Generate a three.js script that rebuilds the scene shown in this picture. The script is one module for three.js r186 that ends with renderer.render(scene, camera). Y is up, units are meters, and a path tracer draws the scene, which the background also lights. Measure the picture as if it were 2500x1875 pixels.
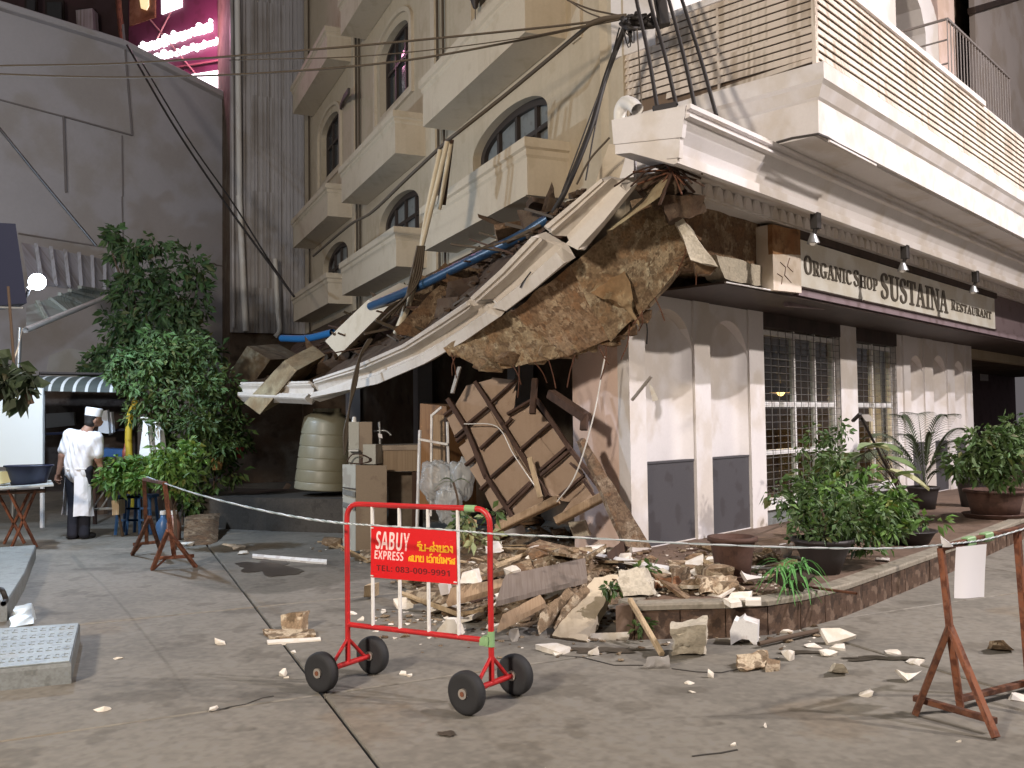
import * as THREE from 'three';
import { mergeGeometries, mergeVertices, toCreasedNormals } from 'three/addons/utils/BufferGeometryUtils.js';
import { ConvexGeometry } from 'three/addons/geometries/ConvexGeometry.js';
import { MarchingCubes } from 'three/addons/objects/MarchingCubes.js';
import { TextGeometry } from 'three/addons/geometries/TextGeometry.js';
import { FontLoader } from 'three/addons/loaders/FontLoader.js';

// ------------------------------------------------------------------ camera, sky, street lighting, exposure
const scene = new THREE.Scene();
const camera = new THREE.PerspectiveCamera(45.24, 4 / 3, 0.05, 400);
camera.position.set(0, 1.5, 0);
camera.rotation.set(Math.atan(90 / 2250), 0, -0.013, 'YXZ');
camera.updateMatrixWorld(true);
const renderer = new THREE.WebGLRenderer({ antialias: true });
renderer.toneMapping = THREE.LinearToneMapping;
renderer.toneMappingExposure = 0.95;
renderer.shadowMap.enabled = true;
{ // night sky over a lit city: dim and almost even
  const w = 64, h = 32, d = new Float32Array(w * h * 4);
  for (let y = 0; y < h; y++) for (let x = 0; x < w; x++) {
    const e = Math.max(0, Math.sin(((y + 0.5) / h - 0.5) * Math.PI)), k = 1 - 0.3 * e;
    d.set([0.135 * k, 0.122 * k, 0.128 * k, 1], (y * w + x) * 4);
  }
  const t = new THREE.DataTexture(d, w, h, THREE.RGBAFormat, THREE.FloatType);
  t.mapping = THREE.EquirectangularReflectionMapping; t.magFilter = THREE.LinearFilter; t.needsUpdate = true;
  scene.background = t; scene.environment = t;
}
// street lamps: [x, height, z, candela, colour, source radius in units of 2 cm]
const LAMPS = [
  [17.4, 19.8, -0.75, 1900, [1.0, 0.94, 1.0], 10, 'floodlight on a tall pole across the street aimed at the shop front', [4.8, 1.8, -10.4]],
  [-5.2, 5.0, 2.2, 370, [1.0, 0.88, 0.75], 24, 'warm street lamp on pole behind the camera'],
  [12.4, 8.8, -3.9, 430, [1.0, 0.9, 0.83], 10, 'street lamp on pole across the street facing the shop sign'],
  [-10.5, 8.2, -11.5, 28, [0.9, 0.97, 1.0], 12, 'pale street lamp on pole beside the alley on the left'],
];

// ------------------------------------------------------------------ helpers
const V = (x, y, z) => new THREE.Vector3(x, y, z);
function rng(seed) { let s = seed >>> 0; return () => { s = (s + 0x6d2b79f5) | 0; let t = Math.imul(s ^ (s >>> 15), 1 | s); t = (t + Math.imul(t ^ (t >>> 7), 61 | t)) ^ t; return ((t ^ (t >>> 14)) >>> 0) / 4294967296; }; }
const EYE = camera.position.clone(), FPX = 2250;
const ray = (u, v) => V((u - 1250) / FPX, -(v - 937.5) / FPX, -1).applyMatrix4(new THREE.Matrix4().extractRotation(camera.matrixWorld));
const P = (u, v, Z) => { const d = ray(u, v); return EYE.clone().addScaledVector(d, Z / -d.z); };
const G = (u, v, h = 0) => { const d = ray(u, v); return EYE.clone().addScaledVector(d, (h - EYE.y) / d.y); };
const hit = (u, v, p0, n) => { const d = ray(u, v); return EYE.clone().addScaledVector(d, p0.clone().sub(EYE).dot(n) / d.dot(n)); };
// street facade frame: t along the street, L out from the ground floor wall, h up
const D2 = V(0.67559, 0, -0.737277), N2 = V(0.737277, 0, 0.67559), O2 = V(2.0467, 0, -9.854);
const F = (t, L, h) => O2.clone().addScaledVector(D2, t).addScaledVector(N2, L).setY(h);
const Fp = (u, v, L) => hit(u, v, F(0, L, 0), N2);
const Ft = (u, v, L = 0) => { const p = Fp(u, v, L); return [p.clone().sub(O2).dot(D2), p.y]; };
// alley facade frame: s along the alley, L out from its wall, h up
const DA = V(-0.406737, 0, -0.913545), NA = V(-0.913545, 0, 0.406737), OA = V(1.131, 0, -8.998);
const A = (s, L, h) => OA.clone().addScaledVector(DA, s).addScaledVector(NA, L).setY(h);
const Ap = (u, v, L) => hit(u, v, A(0, L, 0), NA);
const UP = V(0, 1, 0);

// geometry -----------------------------------------------------------
function raw(pos, smooth = false) {
  const g = new THREE.BufferGeometry();
  g.setAttribute('position', new THREE.BufferAttribute(new Float32Array(pos), 3));
  g.computeVertexNormals();
  return uvBox(g);
}
function uvBox(g) { // texture coordinates in metres, from the side each face looks to
  if (g.index) g = g.toNonIndexed();
  const p = g.attributes.position, uv = new Float32Array(p.count * 2), a = V(), b = V(), c = V();
  for (let i = 0; i < p.count; i += 3) {
    a.fromBufferAttribute(p, i); b.fromBufferAttribute(p, i + 1); c.fromBufferAttribute(p, i + 2);
    const n = b.clone().sub(a).cross(c.clone().sub(a)), ax = Math.abs(n.x), ay = Math.abs(n.y), az = Math.abs(n.z);
    for (let k = 0; k < 3; k++) {
      const q = [a, b, c][k];
      const [x, y] = ay > ax && ay > az ? [q.x, q.z] : Math.abs(ax - az) < 0.35 * (ax + az) ? [(q.x - Math.sign(n.x * n.z) * q.z) * 0.7071, q.y] : ax > az ? [q.z, q.y] : [q.x, q.y];
      uv[(i + k) * 2] = x; uv[(i + k) * 2 + 1] = y;
    }
  }
  g.setAttribute('uv', new THREE.BufferAttribute(uv, 2));
  return g;
}
function tri2(poly) { // triangulate a roughly flat 3D polygon
  const n = V(), k = poly.length;
  for (let i = 0; i < k; i++) { const a = poly[i], b = poly[(i + 1) % k]; n.x += (a.y - b.y) * (a.z + b.z); n.y += (a.z - b.z) * (a.x + b.x); n.z += (a.x - b.x) * (a.y + b.y); }
  n.normalize();
  const e = (Math.abs(n.y) < 0.9 ? V(0, 1, 0) : V(1, 0, 0)).cross(n).normalize(), f = n.clone().cross(e);
  return THREE.ShapeUtils.triangulateShape(poly.map((q) => new THREE.Vector2(q.dot(e), q.dot(f))), []);
}
const out3 = (arr, ...ps) => { for (const p of ps) arr.push(p.x, p.y, p.z); };
function loftPos(rings, caps = true, closed = true) {
  const o = [];
  for (let r = 0; r + 1 < rings.length; r++) { const X = rings[r], Y = rings[r + 1], k = X.length; for (let i = 0; i < (closed ? k : k - 1); i++) { const j = (i + 1) % k; out3(o, X[i], Y[i], X[j], X[j], Y[i], Y[j]); } }
  if (caps) for (const R of [rings[0], rings[rings.length - 1]]) for (const [a, b, c] of tri2(R)) out3(o, R[a], R[b], R[c]);
  return o;
}
const loft = (rings, caps = true, closed = true) => raw(loftPos(rings, caps, closed));
const prism = (poly, vec) => loft([poly, poly.map((p) => p.clone().add(vec))]);
function bar(a, b, w, h, up = UP) { // rectangular bar from a to b
  const d = b.clone().sub(a).normalize();
  let x = d.clone().cross(up); if (x.length() < 0.05) x = d.clone().cross(V(1, 0, 0.2)); x.normalize();
  const y = x.clone().cross(d), c = Math.min(w, h) * 0.12, r = [];
  for (const [i, j] of [[-1, -1], [1, -1], [1, 1], [-1, 1]]) {
    const q = [[i * (w / 2 - c), j * h / 2], [i * w / 2, j * (h / 2 - c)]]; if (i * j > 0) q.reverse();
    for (const [m, n] of q) r.push(x.clone().multiplyScalar(m).addScaledVector(y, n));
  }
  return loft([r.map((q) => q.clone().add(a)), r.map((q) => q.clone().add(b))]);
}
function tube(pts, r, seg = 8, smooth = true) {
  const c = smooth && pts.length > 2 ? new THREE.CatmullRomCurve3(pts) : null;
  if (!c) return mergeGeometries(pts.slice(1).map((p, i) => new THREE.TubeGeometry(new THREE.LineCurve3(pts[i], p), 1, r, seg, false)));
  return new THREE.TubeGeometry(c, pts.length * 6, r, seg, false);
}
const boxF = (t0, t1, L0, L1, h0, h1) => loft([[F(t0, L0, h0), F(t0, L1, h0), F(t0, L1, h1), F(t0, L0, h1)], [F(t1, L0, h0), F(t1, L1, h0), F(t1, L1, h1), F(t1, L0, h1)]]);
const boxA = (t0, t1, L0, L1, h0, h1) => loft([[A(t0, L0, h0), A(t0, L1, h0), A(t0, L1, h1), A(t0, L0, h1)], [A(t1, L0, h0), A(t1, L1, h0), A(t1, L1, h1), A(t1, L0, h1)]]);
function sweepPlan(fr, path, prof) { // profile [out, height] swept with mitres along a path [along, L] in a facade frame; out is to the left of the path's run
  const n = path.length, rings = [];
  for (let i = 0; i < n; i++) {
    const seg = (a, b) => { const x = b[0] - a[0], y = b[1] - a[1], l = Math.hypot(x, y); return [-y / l, x / l]; };
    const n0 = i ? seg(path[i - 1], path[i]) : seg(path[0], path[1]), n1 = i < n - 1 ? seg(path[i], path[i + 1]) : n0;
    const m = [n0[0] + n1[0], n0[1] + n1[1]], k = 1 / (1 + n0[0] * n1[0] + n0[1] * n1[1]);
    rings.push(prof.map(([o, h]) => fr(path[i][0] + m[0] * k * o, path[i][1] + m[1] * k * o, h)));
  }
  return loft(rings);
}
const hash3 = (x, y, z) => { let h = Math.imul(x | 0, 374761393) ^ Math.imul(y | 0, 668265263) ^ Math.imul(z | 0, 2147483647 ^ 0x5bd1e995); h = Math.imul(h ^ (h >>> 13), 1274126177); return ((h ^ (h >>> 16)) >>> 0) / 4294967296; };
function noise3(x, y, z) {
  const X = Math.floor(x), Y = Math.floor(y), Z = Math.floor(z), s = (q) => q * q * (3 - 2 * q), fx = s(x - X), fy = s(y - Y), fz = s(z - Z), L = (a, b, t) => a + (b - a) * t;
  const c = (i, j, k) => hash3(X + i, Y + j, Z + k);
  return L(L(L(c(0, 0, 0), c(1, 0, 0), fx), L(c(0, 1, 0), c(1, 1, 0), fx), fy), L(L(c(0, 0, 1), c(1, 0, 1), fx), L(c(0, 1, 1), c(1, 1, 1), fx), fy), fz) * 2 - 1;
}
const fb3 = (p, f) => noise3(p.x * f, p.y * f, p.z * f) * 0.6 + noise3(p.x * f * 2.3 + 7, p.y * f * 2.3, p.z * f * 2.3) * 0.4;
// a solid with eight given corners (front 0-3, back 4-7), faces broken up by noise of height amp
function hexa(c, amp = 0.01, cell = 0.06, freq = 9, crease = 0.7) {
  const len = (a, b) => c[a].distanceTo(c[b]);
  const seg = (l) => Math.max(1, Math.min(34, Math.round(l / cell)));
  const g0 = new THREE.BoxGeometry(1, 1, 1, seg(Math.max(len(0, 1), len(2, 3))), seg(Math.max(len(0, 3), len(1, 2))), seg(len(0, 4)));
  g0.deleteAttribute('normal'); g0.deleteAttribute('uv');
  const g = mergeVertices(g0, 1e-4), p = g.attributes.position, cen = V(); c.forEach((q) => cen.addScaledVector(q, 1 / 8));
  for (let i = 0; i < p.count; i++) {
    const x = p.getX(i) + 0.5, y = p.getY(i) + 0.5, z = 0.5 - p.getZ(i), q = V();
    [[0, 0, 1, 0], [1, 1, 1, 0], [2, 1, 0, 0], [3, 0, 0, 0], [4, 0, 1, 1], [5, 1, 1, 1], [6, 1, 0, 1], [7, 0, 0, 1]].forEach(([k, a, b, d]) => q.addScaledVector(c[k], (a ? x : 1 - x) * (b ? y : 1 - y) * (d ? z : 1 - z)));
    if (amp) { const e = q.clone().sub(cen).normalize(); q.addScaledVector(e, amp * fb3(q, freq)); q.x += amp * 0.6 * noise3(q.x * freq + 31, q.y * freq, q.z * freq); q.y += amp * 0.6 * noise3(q.x * freq, q.y * freq + 57, q.z * freq); }
    p.setXYZ(i, q.x, q.y, q.z);
  }
  return uvBox(toCreasedNormals(g, crease));
}
const quadSlab = (q, vec, amp = 0.006, cell = 0.07, freq = 9) => hexa([...q, ...q.map((p) => p.clone().add(vec))], amp, cell, freq);
function chunk(c, sx, sy, sz, seed, n = 18) { // broken lump
  const r = rng(seed), pts = [], turn = new THREE.Euler(r() * 0.5, r() * 6.3, r() * 0.5);
  for (let i = 0; i < n; i++) { const q = V(r() - 0.5, r() - 0.5, r() - 0.5); q.multiplyScalar(0.62 / Math.max(Math.abs(q.x), Math.abs(q.y), Math.abs(q.z), 0.3)).applyEuler(turn); pts.push(V(q.x * sx, q.y * sy, q.z * sz)); }
  const g = new ConvexGeometry(pts); g.computeBoundingBox(); g.translate(c.x, c.y - g.boundingBox.min.y - 0.01, c.z);
  return uvBox(g);
}
const merge = (list) => mergeGeometries(list.map((g) => { g = g.index ? g.toNonIndexed() : g; for (const k of Object.keys(g.attributes)) if (!['position', 'normal', 'uv'].includes(k)) g.deleteAttribute(k); return g; }));
const cyl = (r0, r1, h, seg = 20, open = false) => new THREE.CylinderGeometry(r0, r1, h, seg, 1, open);

// textures -----------------------------------------------------------
const tile2 = (seed, per) => (x, y) => {
  const X = Math.floor(x), Y = Math.floor(y), s = (q) => q * q * (3 - 2 * q), fx = s(x - X), fy = s(y - Y), w = (a) => ((a % per) + per) % per;
  const h = (i, j) => hash3(w(X + i), w(Y + j), seed);
  return (h(0, 0) * (1 - fx) + h(1, 0) * fx) * (1 - fy) + (h(0, 1) * (1 - fx) + h(1, 1) * fx) * fy;
};
function fbm(seed, per, oct) { const L = []; for (let i = 0; i < oct; i++) L.push([tile2(seed + i * 13, per << i), per << i, 0.5 ** i]); const tot = L.reduce((a, b) => a + b[2], 0); return (u, v) => L.reduce((a, [f, p, w]) => a + f(u * p, v * p) * w, 0) / tot; }
const sstep = (a, b, x) => THREE.MathUtils.smoothstep(x, a, b), mixc = (a, b, k) => a.map((x, i) => x + (b[i] - x) * k);
function tex(size, fn) {
  const d = new Uint8Array(size * size * 4);
  for (let y = 0; y < size; y++) for (let x = 0; x < size; x++) { const c = fn(x / size, y / size), o = (y * size + x) * 4; for (let k = 0; k < 3; k++) d[o + k] = Math.max(0, Math.min(255, c[k] * 255)); d[o + 3] = 255; }
  const t = new THREE.DataTexture(d, size, size, THREE.RGBAFormat); t.wrapS = t.wrapT = THREE.RepeatWrapping; t.magFilter = THREE.LinearFilter; t.minFilter = THREE.LinearMipmapLinearFilter; t.generateMipmaps = true; t.needsUpdate = true; return t;
}
const T = {};
{
  const a = fbm(11, 4, 6), b = fbm(23, 8, 5), c = fbm(5, 64, 2), d = fbm(91, 3, 5);
  T.concrete = tex(512, (u, v) => { const blot = sstep(0.42, 0.62, a(u, v)), sp = c(u, v), dk = sstep(0.6, 0.72, b(u, v)); let m = mixc([1, 0.98, 0.94], [0.8, 0.79, 0.76], blot * 0.7); m = mixc(m, [0.5, 0.47, 0.42], dk * 0.55); const st = sstep(0.62, 0.7, d(u, v)); m = mixc(m, [0.86, 0.72, 0.56], st * 0.5); return m.map((x) => x * (0.74 + sp * 0.42)); });
  const e = fbm(37, 3, 6), f = fbm(41, 6, 5), g = fbm(3, 90, 2);
  T.plaster = tex(512, (u, v) => { const s = sstep(0.55, 0.72, e(u, v)); return mixc([1, 0.99, 0.97], [0.84, 0.79, 0.7], s * 0.8).map((x) => x * (0.93 + 0.1 * f(u, v)) * (0.96 + 0.06 * g(u, v))); });
  const h = fbm(71, 4, 7), i = fbm(83, 9, 6), j = fbm(17, 5, 7);
  T.stain = tex(512, (u, v) => { const p = h(u, v), q = i(u, v), r = j(u, v); let m = mixc([0.46, 0.32, 0.2], [0.64, 0.52, 0.38], sstep(0.3, 0.7, p)); m = mixc(m, [0.86, 0.8, 0.64], sstep(0.5, 0.78, r) * 0.8); m = mixc(m, [0.2, 0.13, 0.08], sstep(0.5, 0.78, q) * 0.75); m = mixc(m, [0.5, 0.28, 0.14], sstep(0.48, 0.75, h(v, u)) * 0.45); return m.map((x) => x * (0.72 + 0.3 * g(u, v) + 0.2 * f(u, v))); });
  const k = fbm(131, 2, 4), l = fbm(137, 4, 5);
  const grain = tile2(9, 64), gr2 = tile2(19, 4);
  T.wood = tex(512, (u, v) => { const w = grain(u * 64 + 2 * k(u, v), v * 2) * 0.6 + tile2(29, 128)(u * 128, v * 4) * 0.4, s = sstep(0.5, 0.75, l(u, v)); return mixc([1, 0.95, 0.86], [0.55, 0.45, 0.34], w * 0.75).map((x) => x * (1 - 0.4 * s)); });
  const m = fbm(151, 6, 6), n = fbm(157, 24, 3);
  T.rust = tex(512, (u, v) => { const s = sstep(0.4, 0.62, m(u, v)), q = sstep(0.5, 0.7, n(u, v)); return mixc(mixc([1, 0.6, 0.38], [0.45, 0.24, 0.15], s), [0.9, 0.8, 0.72], q * 0.35); });
  const o = fbm(161, 4, 5), pz = tile2(167, 48);
  T.streak = tex(512, (u, v) => { const w = pz(u * 48, v * 1.0), q = o(u, v); return mixc([1, 1, 1], [0.62, 0.58, 0.52], sstep(0.45, 0.9, w * 0.55 + q * 0.55)); });
  const rr = fbm(171, 8, 5);
  T.rubble = tex(512, (u, v) => { const q = rr(u, v), z = i(u, v), y = c(u, v); let x = mixc([0.5, 0.4, 0.3], [0.95, 0.88, 0.76], sstep(0.45, 0.6, q)); x = mixc(x, [0.2, 0.15, 0.1], sstep(0.52, 0.62, z) * 0.8); return x.map((w) => w * (0.65 + 0.6 * y)); });
  const wz = tile2(191, 40), wq = fbm(193, 3, 6), wr = fbm(197, 8, 4);
  T.weather = tex(512, (u, v) => { const d = sstep(0.55, 0.95, wz(u * 40, v * 1) * 0.25 + wq(u, v) * 0.85), s = sstep(0.56, 0.75, wr(u, v)); return mixc(mixc([1, 0.99, 0.96], [0.68, 0.62, 0.52], d * 0.5), [0.8, 0.76, 0.68], s * 0.5).map((x) => x * (0.94 + 0.09 * g(u, v))); });
  const ck = fbm(201, 12, 5), cs = fbm(203, 3, 5);
  T.chip = tex(512, (u, v) => { const q = sstep(0.63, 0.66, ck(u, v) * 0.75 + cs(u, v) * 0.25), w = sstep(0.45, 0.7, cs(u, v)); return mixc([1, 1, 1], [0.4, 2.4, 1.6], q * 0.5).map((x, k) => Math.min(1, x * (1 - 0.3 * w))); });
  const ga = fbm(211, 3, 7), gb = fbm(213, 7, 6), gc = fbm(217, 20, 4), gd = fbm(219, 60, 2);
  T.gritty = tex(1024, (u, v) => { const p = ga(u, v), q = gb(u, v), r = gc(u, v), z = gd(u, v); let m = mixc([0.4, 0.31, 0.22], [0.66, 0.58, 0.46], sstep(0.38, 0.66, p)); m = mixc(m, [0.88, 0.84, 0.7], sstep(0.52, 0.68, q) * 0.7); m = mixc(m, [0.24, 0.17, 0.12], sstep(0.52, 0.66, r) * 0.75); m = mixc(m, [0.48, 0.3, 0.17], sstep(0.5, 0.64, gb(v, u)) * 0.5); return m.map((x) => x * (0.6 + 0.75 * z)); });
  const red = fbm(181, 5, 5);
  T.paint = tex(512, (u, v) => { const q = sstep(0.58, 0.7, red(u, v)); return mixc([1, 1, 1], [0.66, 0.6, 0.58], q * 0.6).map((x) => x * (0.9 + 0.15 * g(u, v))); });
}
function M(color, { map, size = 1, rough = 0.8, metal = 0, bump = 0, name, ...more } = {}) {
  const m = new (more.clearcoat || more.transmission || more.sheen ? THREE.MeshPhysicalMaterial : THREE.MeshStandardMaterial)({ roughness: rough, metalness: metal, side: THREE.DoubleSide, ...more });
  m.color.setRGB(...color);
  if (map) { const t = T[map].clone(); t.repeat.set(1 / size, 1 / size); t.needsUpdate = true; m.map = t; if (bump) { m.bumpMap = t; m.bumpScale = bump; } }
  return m;
}
const mat = {
  ground: M([0.215, 0.2, 0.175], { map: 'concrete', size: 2.3, rough: 0.78, bump: 0.007 }),
  dirt: M([0.05, 0.045, 0.04], { rough: 0.95 }),
  wallWhite: M([0.74, 0.71, 0.71], { map: 'plaster', size: 1.7, rough: 0.75, bump: 0.001 }),
  wallPink: M([0.84, 0.66, 0.6], { map: 'plaster', size: 1.3, rough: 0.8, bump: 0.001 }),
  cream: M([0.48, 0.405, 0.3], { map: 'weather', size: 2.6, rough: 0.8, bump: 0.0015 }),
  creamTrim: M([0.53, 0.455, 0.35], { map: 'weather', size: 1.9, rough: 0.75, bump: 0.001 }),
  trim: M([0.72, 0.69, 0.69], { map: 'plaster', size: 1.4, rough: 0.7, bump: 0.001 }),
  dado: M([0.07, 0.067, 0.074], { map: 'paint', size: 0.9, rough: 0.7 }),
  soffit: M([0.22, 0.17, 0.16], { map: 'plaster', size: 1.3, rough: 0.85 }),
  darkwood: M([0.05, 0.033, 0.03], { map: 'wood', size: 0.6, rough: 0.6 }),
  canopyTrim: M([0.63, 0.58, 0.53], { map: 'weather', size: 1.4, rough: 0.75, bump: 0.001 }),
  mauve: M([0.2, 0.15, 0.16], { map: 'paint', size: 1.1, rough: 0.6 }),
  slat: M([0.66, 0.58, 0.5], { map: 'streak', size: 1.2, rough: 0.65 }),
  slatGapShade: M([0.16, 0.11, 0.075], { rough: 0.9 }),
  stain: M([0.6, 0.54, 0.45], { map: 'gritty', size: 0.85, rough: 0.97, bump: 0.014 }),
  stainDark: M([0.38, 0.3, 0.23], { map: 'gritty', size: 0.8, rough: 0.95, bump: 0.012 }),
  rawConcrete: M([0.55, 0.5, 0.41], { map: 'concrete', size: 0.9, rough: 0.95, bump: 0.008 }),
  deck: M([0.13, 0.1, 0.08], { map: 'stain', size: 0.8, rough: 0.95, bump: 0.015 }),
  dark: M([0.06, 0.052, 0.05], { rough: 0.95 }),
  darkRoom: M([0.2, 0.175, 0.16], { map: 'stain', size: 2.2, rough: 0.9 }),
  frameDark: M([0.035, 0.025, 0.02], { rough: 0.5 }),
  glassDark: M([0.05, 0.055, 0.055], { rough: 0.12 }),
  glassGrey: M([0.2, 0.21, 0.2], { map: 'paint', size: 0.4, rough: 0.3 }),
  blackCable: M([0.018, 0.014, 0.012], { rough: 0.6 }),
  brownCable: M([0.07, 0.05, 0.03], { rough: 0.7 }),
  bluePipe: M([0.015, 0.055, 0.12], { map: 'paint', size: 0.6, rough: 0.35 }),
  whitePaint: M([0.78, 0.77, 0.75], { map: 'paint', size: 0.5, rough: 0.5 }),
  redPaint: M([0.52, 0.02, 0.022], { map: 'chip', size: 0.3, rough: 0.38 }),
  rubber: M([0.018, 0.018, 0.02], { rough: 0.75 }),
  railGrey: M([0.17, 0.15, 0.14], { rough: 0.6 }),
  grille: M([0.13, 0.125, 0.12], { rough: 0.5 }),
  hub: M([0.42, 0.38, 0.34], { rough: 0.4, metal: 0.5 }),
  rust: M([0.23, 0.135, 0.1], { map: 'rust', size: 0.4, rough: 0.85 }),
  rustDark: M([0.14, 0.085, 0.06], { map: 'rust', size: 0.3, rough: 0.85 }),
  greenTape: M([0.25, 0.42, 0.2], { rough: 0.45 }),
  paper: M([0.78, 0.76, 0.77], { rough: 0.85 }),
  rope: M([0.6, 0.63, 0.66], { rough: 0.4 }),
  wood: M([0.4, 0.3, 0.21], { map: 'wood', size: 0.5, rough: 0.85, bump: 0.002 }),
  woodPale: M([0.55, 0.45, 0.32], { map: 'wood', size: 0.45, rough: 0.85, bump: 0.002 }),
  woodDark: M([0.075, 0.042, 0.03], { map: 'wood', size: 0.4, rough: 0.85, bump: 0.002 }),
  board: M([0.37, 0.27, 0.2], { map: 'weather', size: 0.9, rough: 0.9 }),
  tank: M([0.27, 0.255, 0.185], { map: 'plaster', size: 0.9, rough: 0.42 }),
  appliance: M([0.45, 0.46, 0.42], { map: 'paint', size: 0.6, rough: 0.4 }),
  applianceSide: M([0.27, 0.21, 0.15], { map: 'paint', size: 0.8, rough: 0.5 }),
  plasticBag: M([0.62, 0.64, 0.64], { rough: 0.18, transparent: true, opacity: 0.42 }),
  plasterBit: M([0.8, 0.76, 0.7], { map: 'plaster', size: 0.3, rough: 0.85, bump: 0.002 }),
  plasterTan: M([0.55, 0.48, 0.39], { map: 'rubble', size: 0.5, rough: 0.92, bump: 0.004 }),
  rubble: M([0.42, 0.36, 0.29], { map: 'rubble', size: 0.6, rough: 0.95, bump: 0.008 }),
  kerbTile: M([0.17, 0.12, 0.095], { map: 'rubble', size: 0.5, rough: 0.75 }),
  kerbTop: M([0.3, 0.27, 0.22], { map: 'concrete', size: 1.2, rough: 0.8 }),
  paving: M([0.17, 0.115, 0.085], { map: 'concrete', size: 1.6, rough: 0.75, bump: 0.003 }),
  greyWall: M([0.46, 0.45, 0.49], { map: 'plaster', size: 4.2, rough: 0.9, bump: 0.002 }),
  metalSheet: M([0.46, 0.44, 0.44], { map: 'streak', size: 2.5, rough: 0.55, metal: 0.25 }),
  pvc: M([0.72, 0.7, 0.66], { rough: 0.45 }),
  pvcCream: M([0.6, 0.52, 0.38], { map: 'plaster', size: 0.5, rough: 0.5 }),
  terracotta: M([0.085, 0.042, 0.03], { map: 'concrete', size: 0.7, rough: 0.8 }),
  potBlack: M([0.025, 0.02, 0.02], { rough: 0.6 }),
  soil: M([0.04, 0.03, 0.02], { rough: 1 }),
  navy: M([0.012, 0.016, 0.04], { rough: 0.45 }),
  blue: M([0.03, 0.1, 0.25], { rough: 0.45 }),
  steel: M([0.35, 0.36, 0.36], { rough: 0.4, metal: 0.6 }),
  yellow: M([0.5, 0.36, 0.03], { rough: 0.5 }),
  cloth: M([0.75, 0.76, 0.76], { rough: 0.95 }),
  skin: M([0.33, 0.18, 0.12], { rough: 0.6 }),
  hair: M([0.012, 0.01, 0.009], { rough: 0.7 }),
  trousers: M([0.014, 0.014, 0.022], { rough: 0.9 }),
  shirt: M([0.76, 0.75, 0.76], { rough: 0.95 }),
  plateTop: M([0.28, 0.31, 0.31], { map: 'concrete', size: 0.7, rough: 0.5 }),
  plateSide: M([0.2, 0.215, 0.22], { map: 'concrete', size: 0.7, rough: 0.7 }),
};
const leafMat = (c) => M(c, { rough: 0.7, transmission: 0.3, vertexColors: true });
const leaf = { dark: leafMat([0.09, 0.16, 0.045]), mid: leafMat([0.11, 0.19, 0.042]), bright: leafMat([0.2, 0.36, 0.06]), fresh: leafMat([0.11, 0.34, 0.07]), olive: leafMat([0.17, 0.25, 0.09]), pale: leafMat([0.5, 0.5, 0.28]), palm: leafMat([0.06, 0.085, 0.035]) };
const stemMat = M([0.09, 0.06, 0.04], { rough: 0.9 });

// objects ------------------------------------------------------------
const used = {}, baseOf = new WeakMap();
const numbered = (n) => { used[n] = (used[n] ?? -1) + 1; return used[n] ? n + '_' + String(used[n]).padStart(3, '0') : n; };
function tag(o, label, category, group, kind) { o.userData.label = label; if (category) o.userData.category = category; if (group) o.userData.group = group; if (kind) o.userData.kind = kind; return o; }
function thing(name, label, category, pos, group) { const o = new THREE.Group(); o.name = numbered(name); o.position.copy(pos); baseOf.set(o, pos.clone()); scene.add(o); return tag(o, label, category, group); }
function part(parent, name, geo, m, label) {
  const g = geo.clone(), b = baseOf.get(parent); g.translate(-b.x, -b.y, -b.z);
  const o = new THREE.Mesh(g, m); o.name = name; o.castShadow = o.receiveShadow = true; baseOf.set(o, b); if (label) o.userData.label = label; parent.add(o); return o;
}
function solo(name, label, category, geo, m, group) {
  geo.computeBoundingBox(); const b = geo.boundingBox, c = V((b.min.x + b.max.x) / 2, b.min.y, (b.min.z + b.max.z) / 2), g = geo.clone(); g.translate(-c.x, -c.y, -c.z);
  const o = new THREE.Mesh(g, m); o.name = numbered(name); o.position.copy(c); o.castShadow = o.receiveShadow = true; baseOf.set(o, c); scene.add(o); return tag(o, label, category, group);
}
function struct(name, geo, m) { const o = new THREE.Mesh(geo, m); o.name = name; o.castShadow = o.receiveShadow = true; o.userData.kind = 'structure'; baseOf.set(o, V(0, 0, 0)); scene.add(o); return o; }
const font = { serif: await new FontLoader().loadAsync('fonts/droid/droid_serif_bold.typeface.json') };

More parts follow.
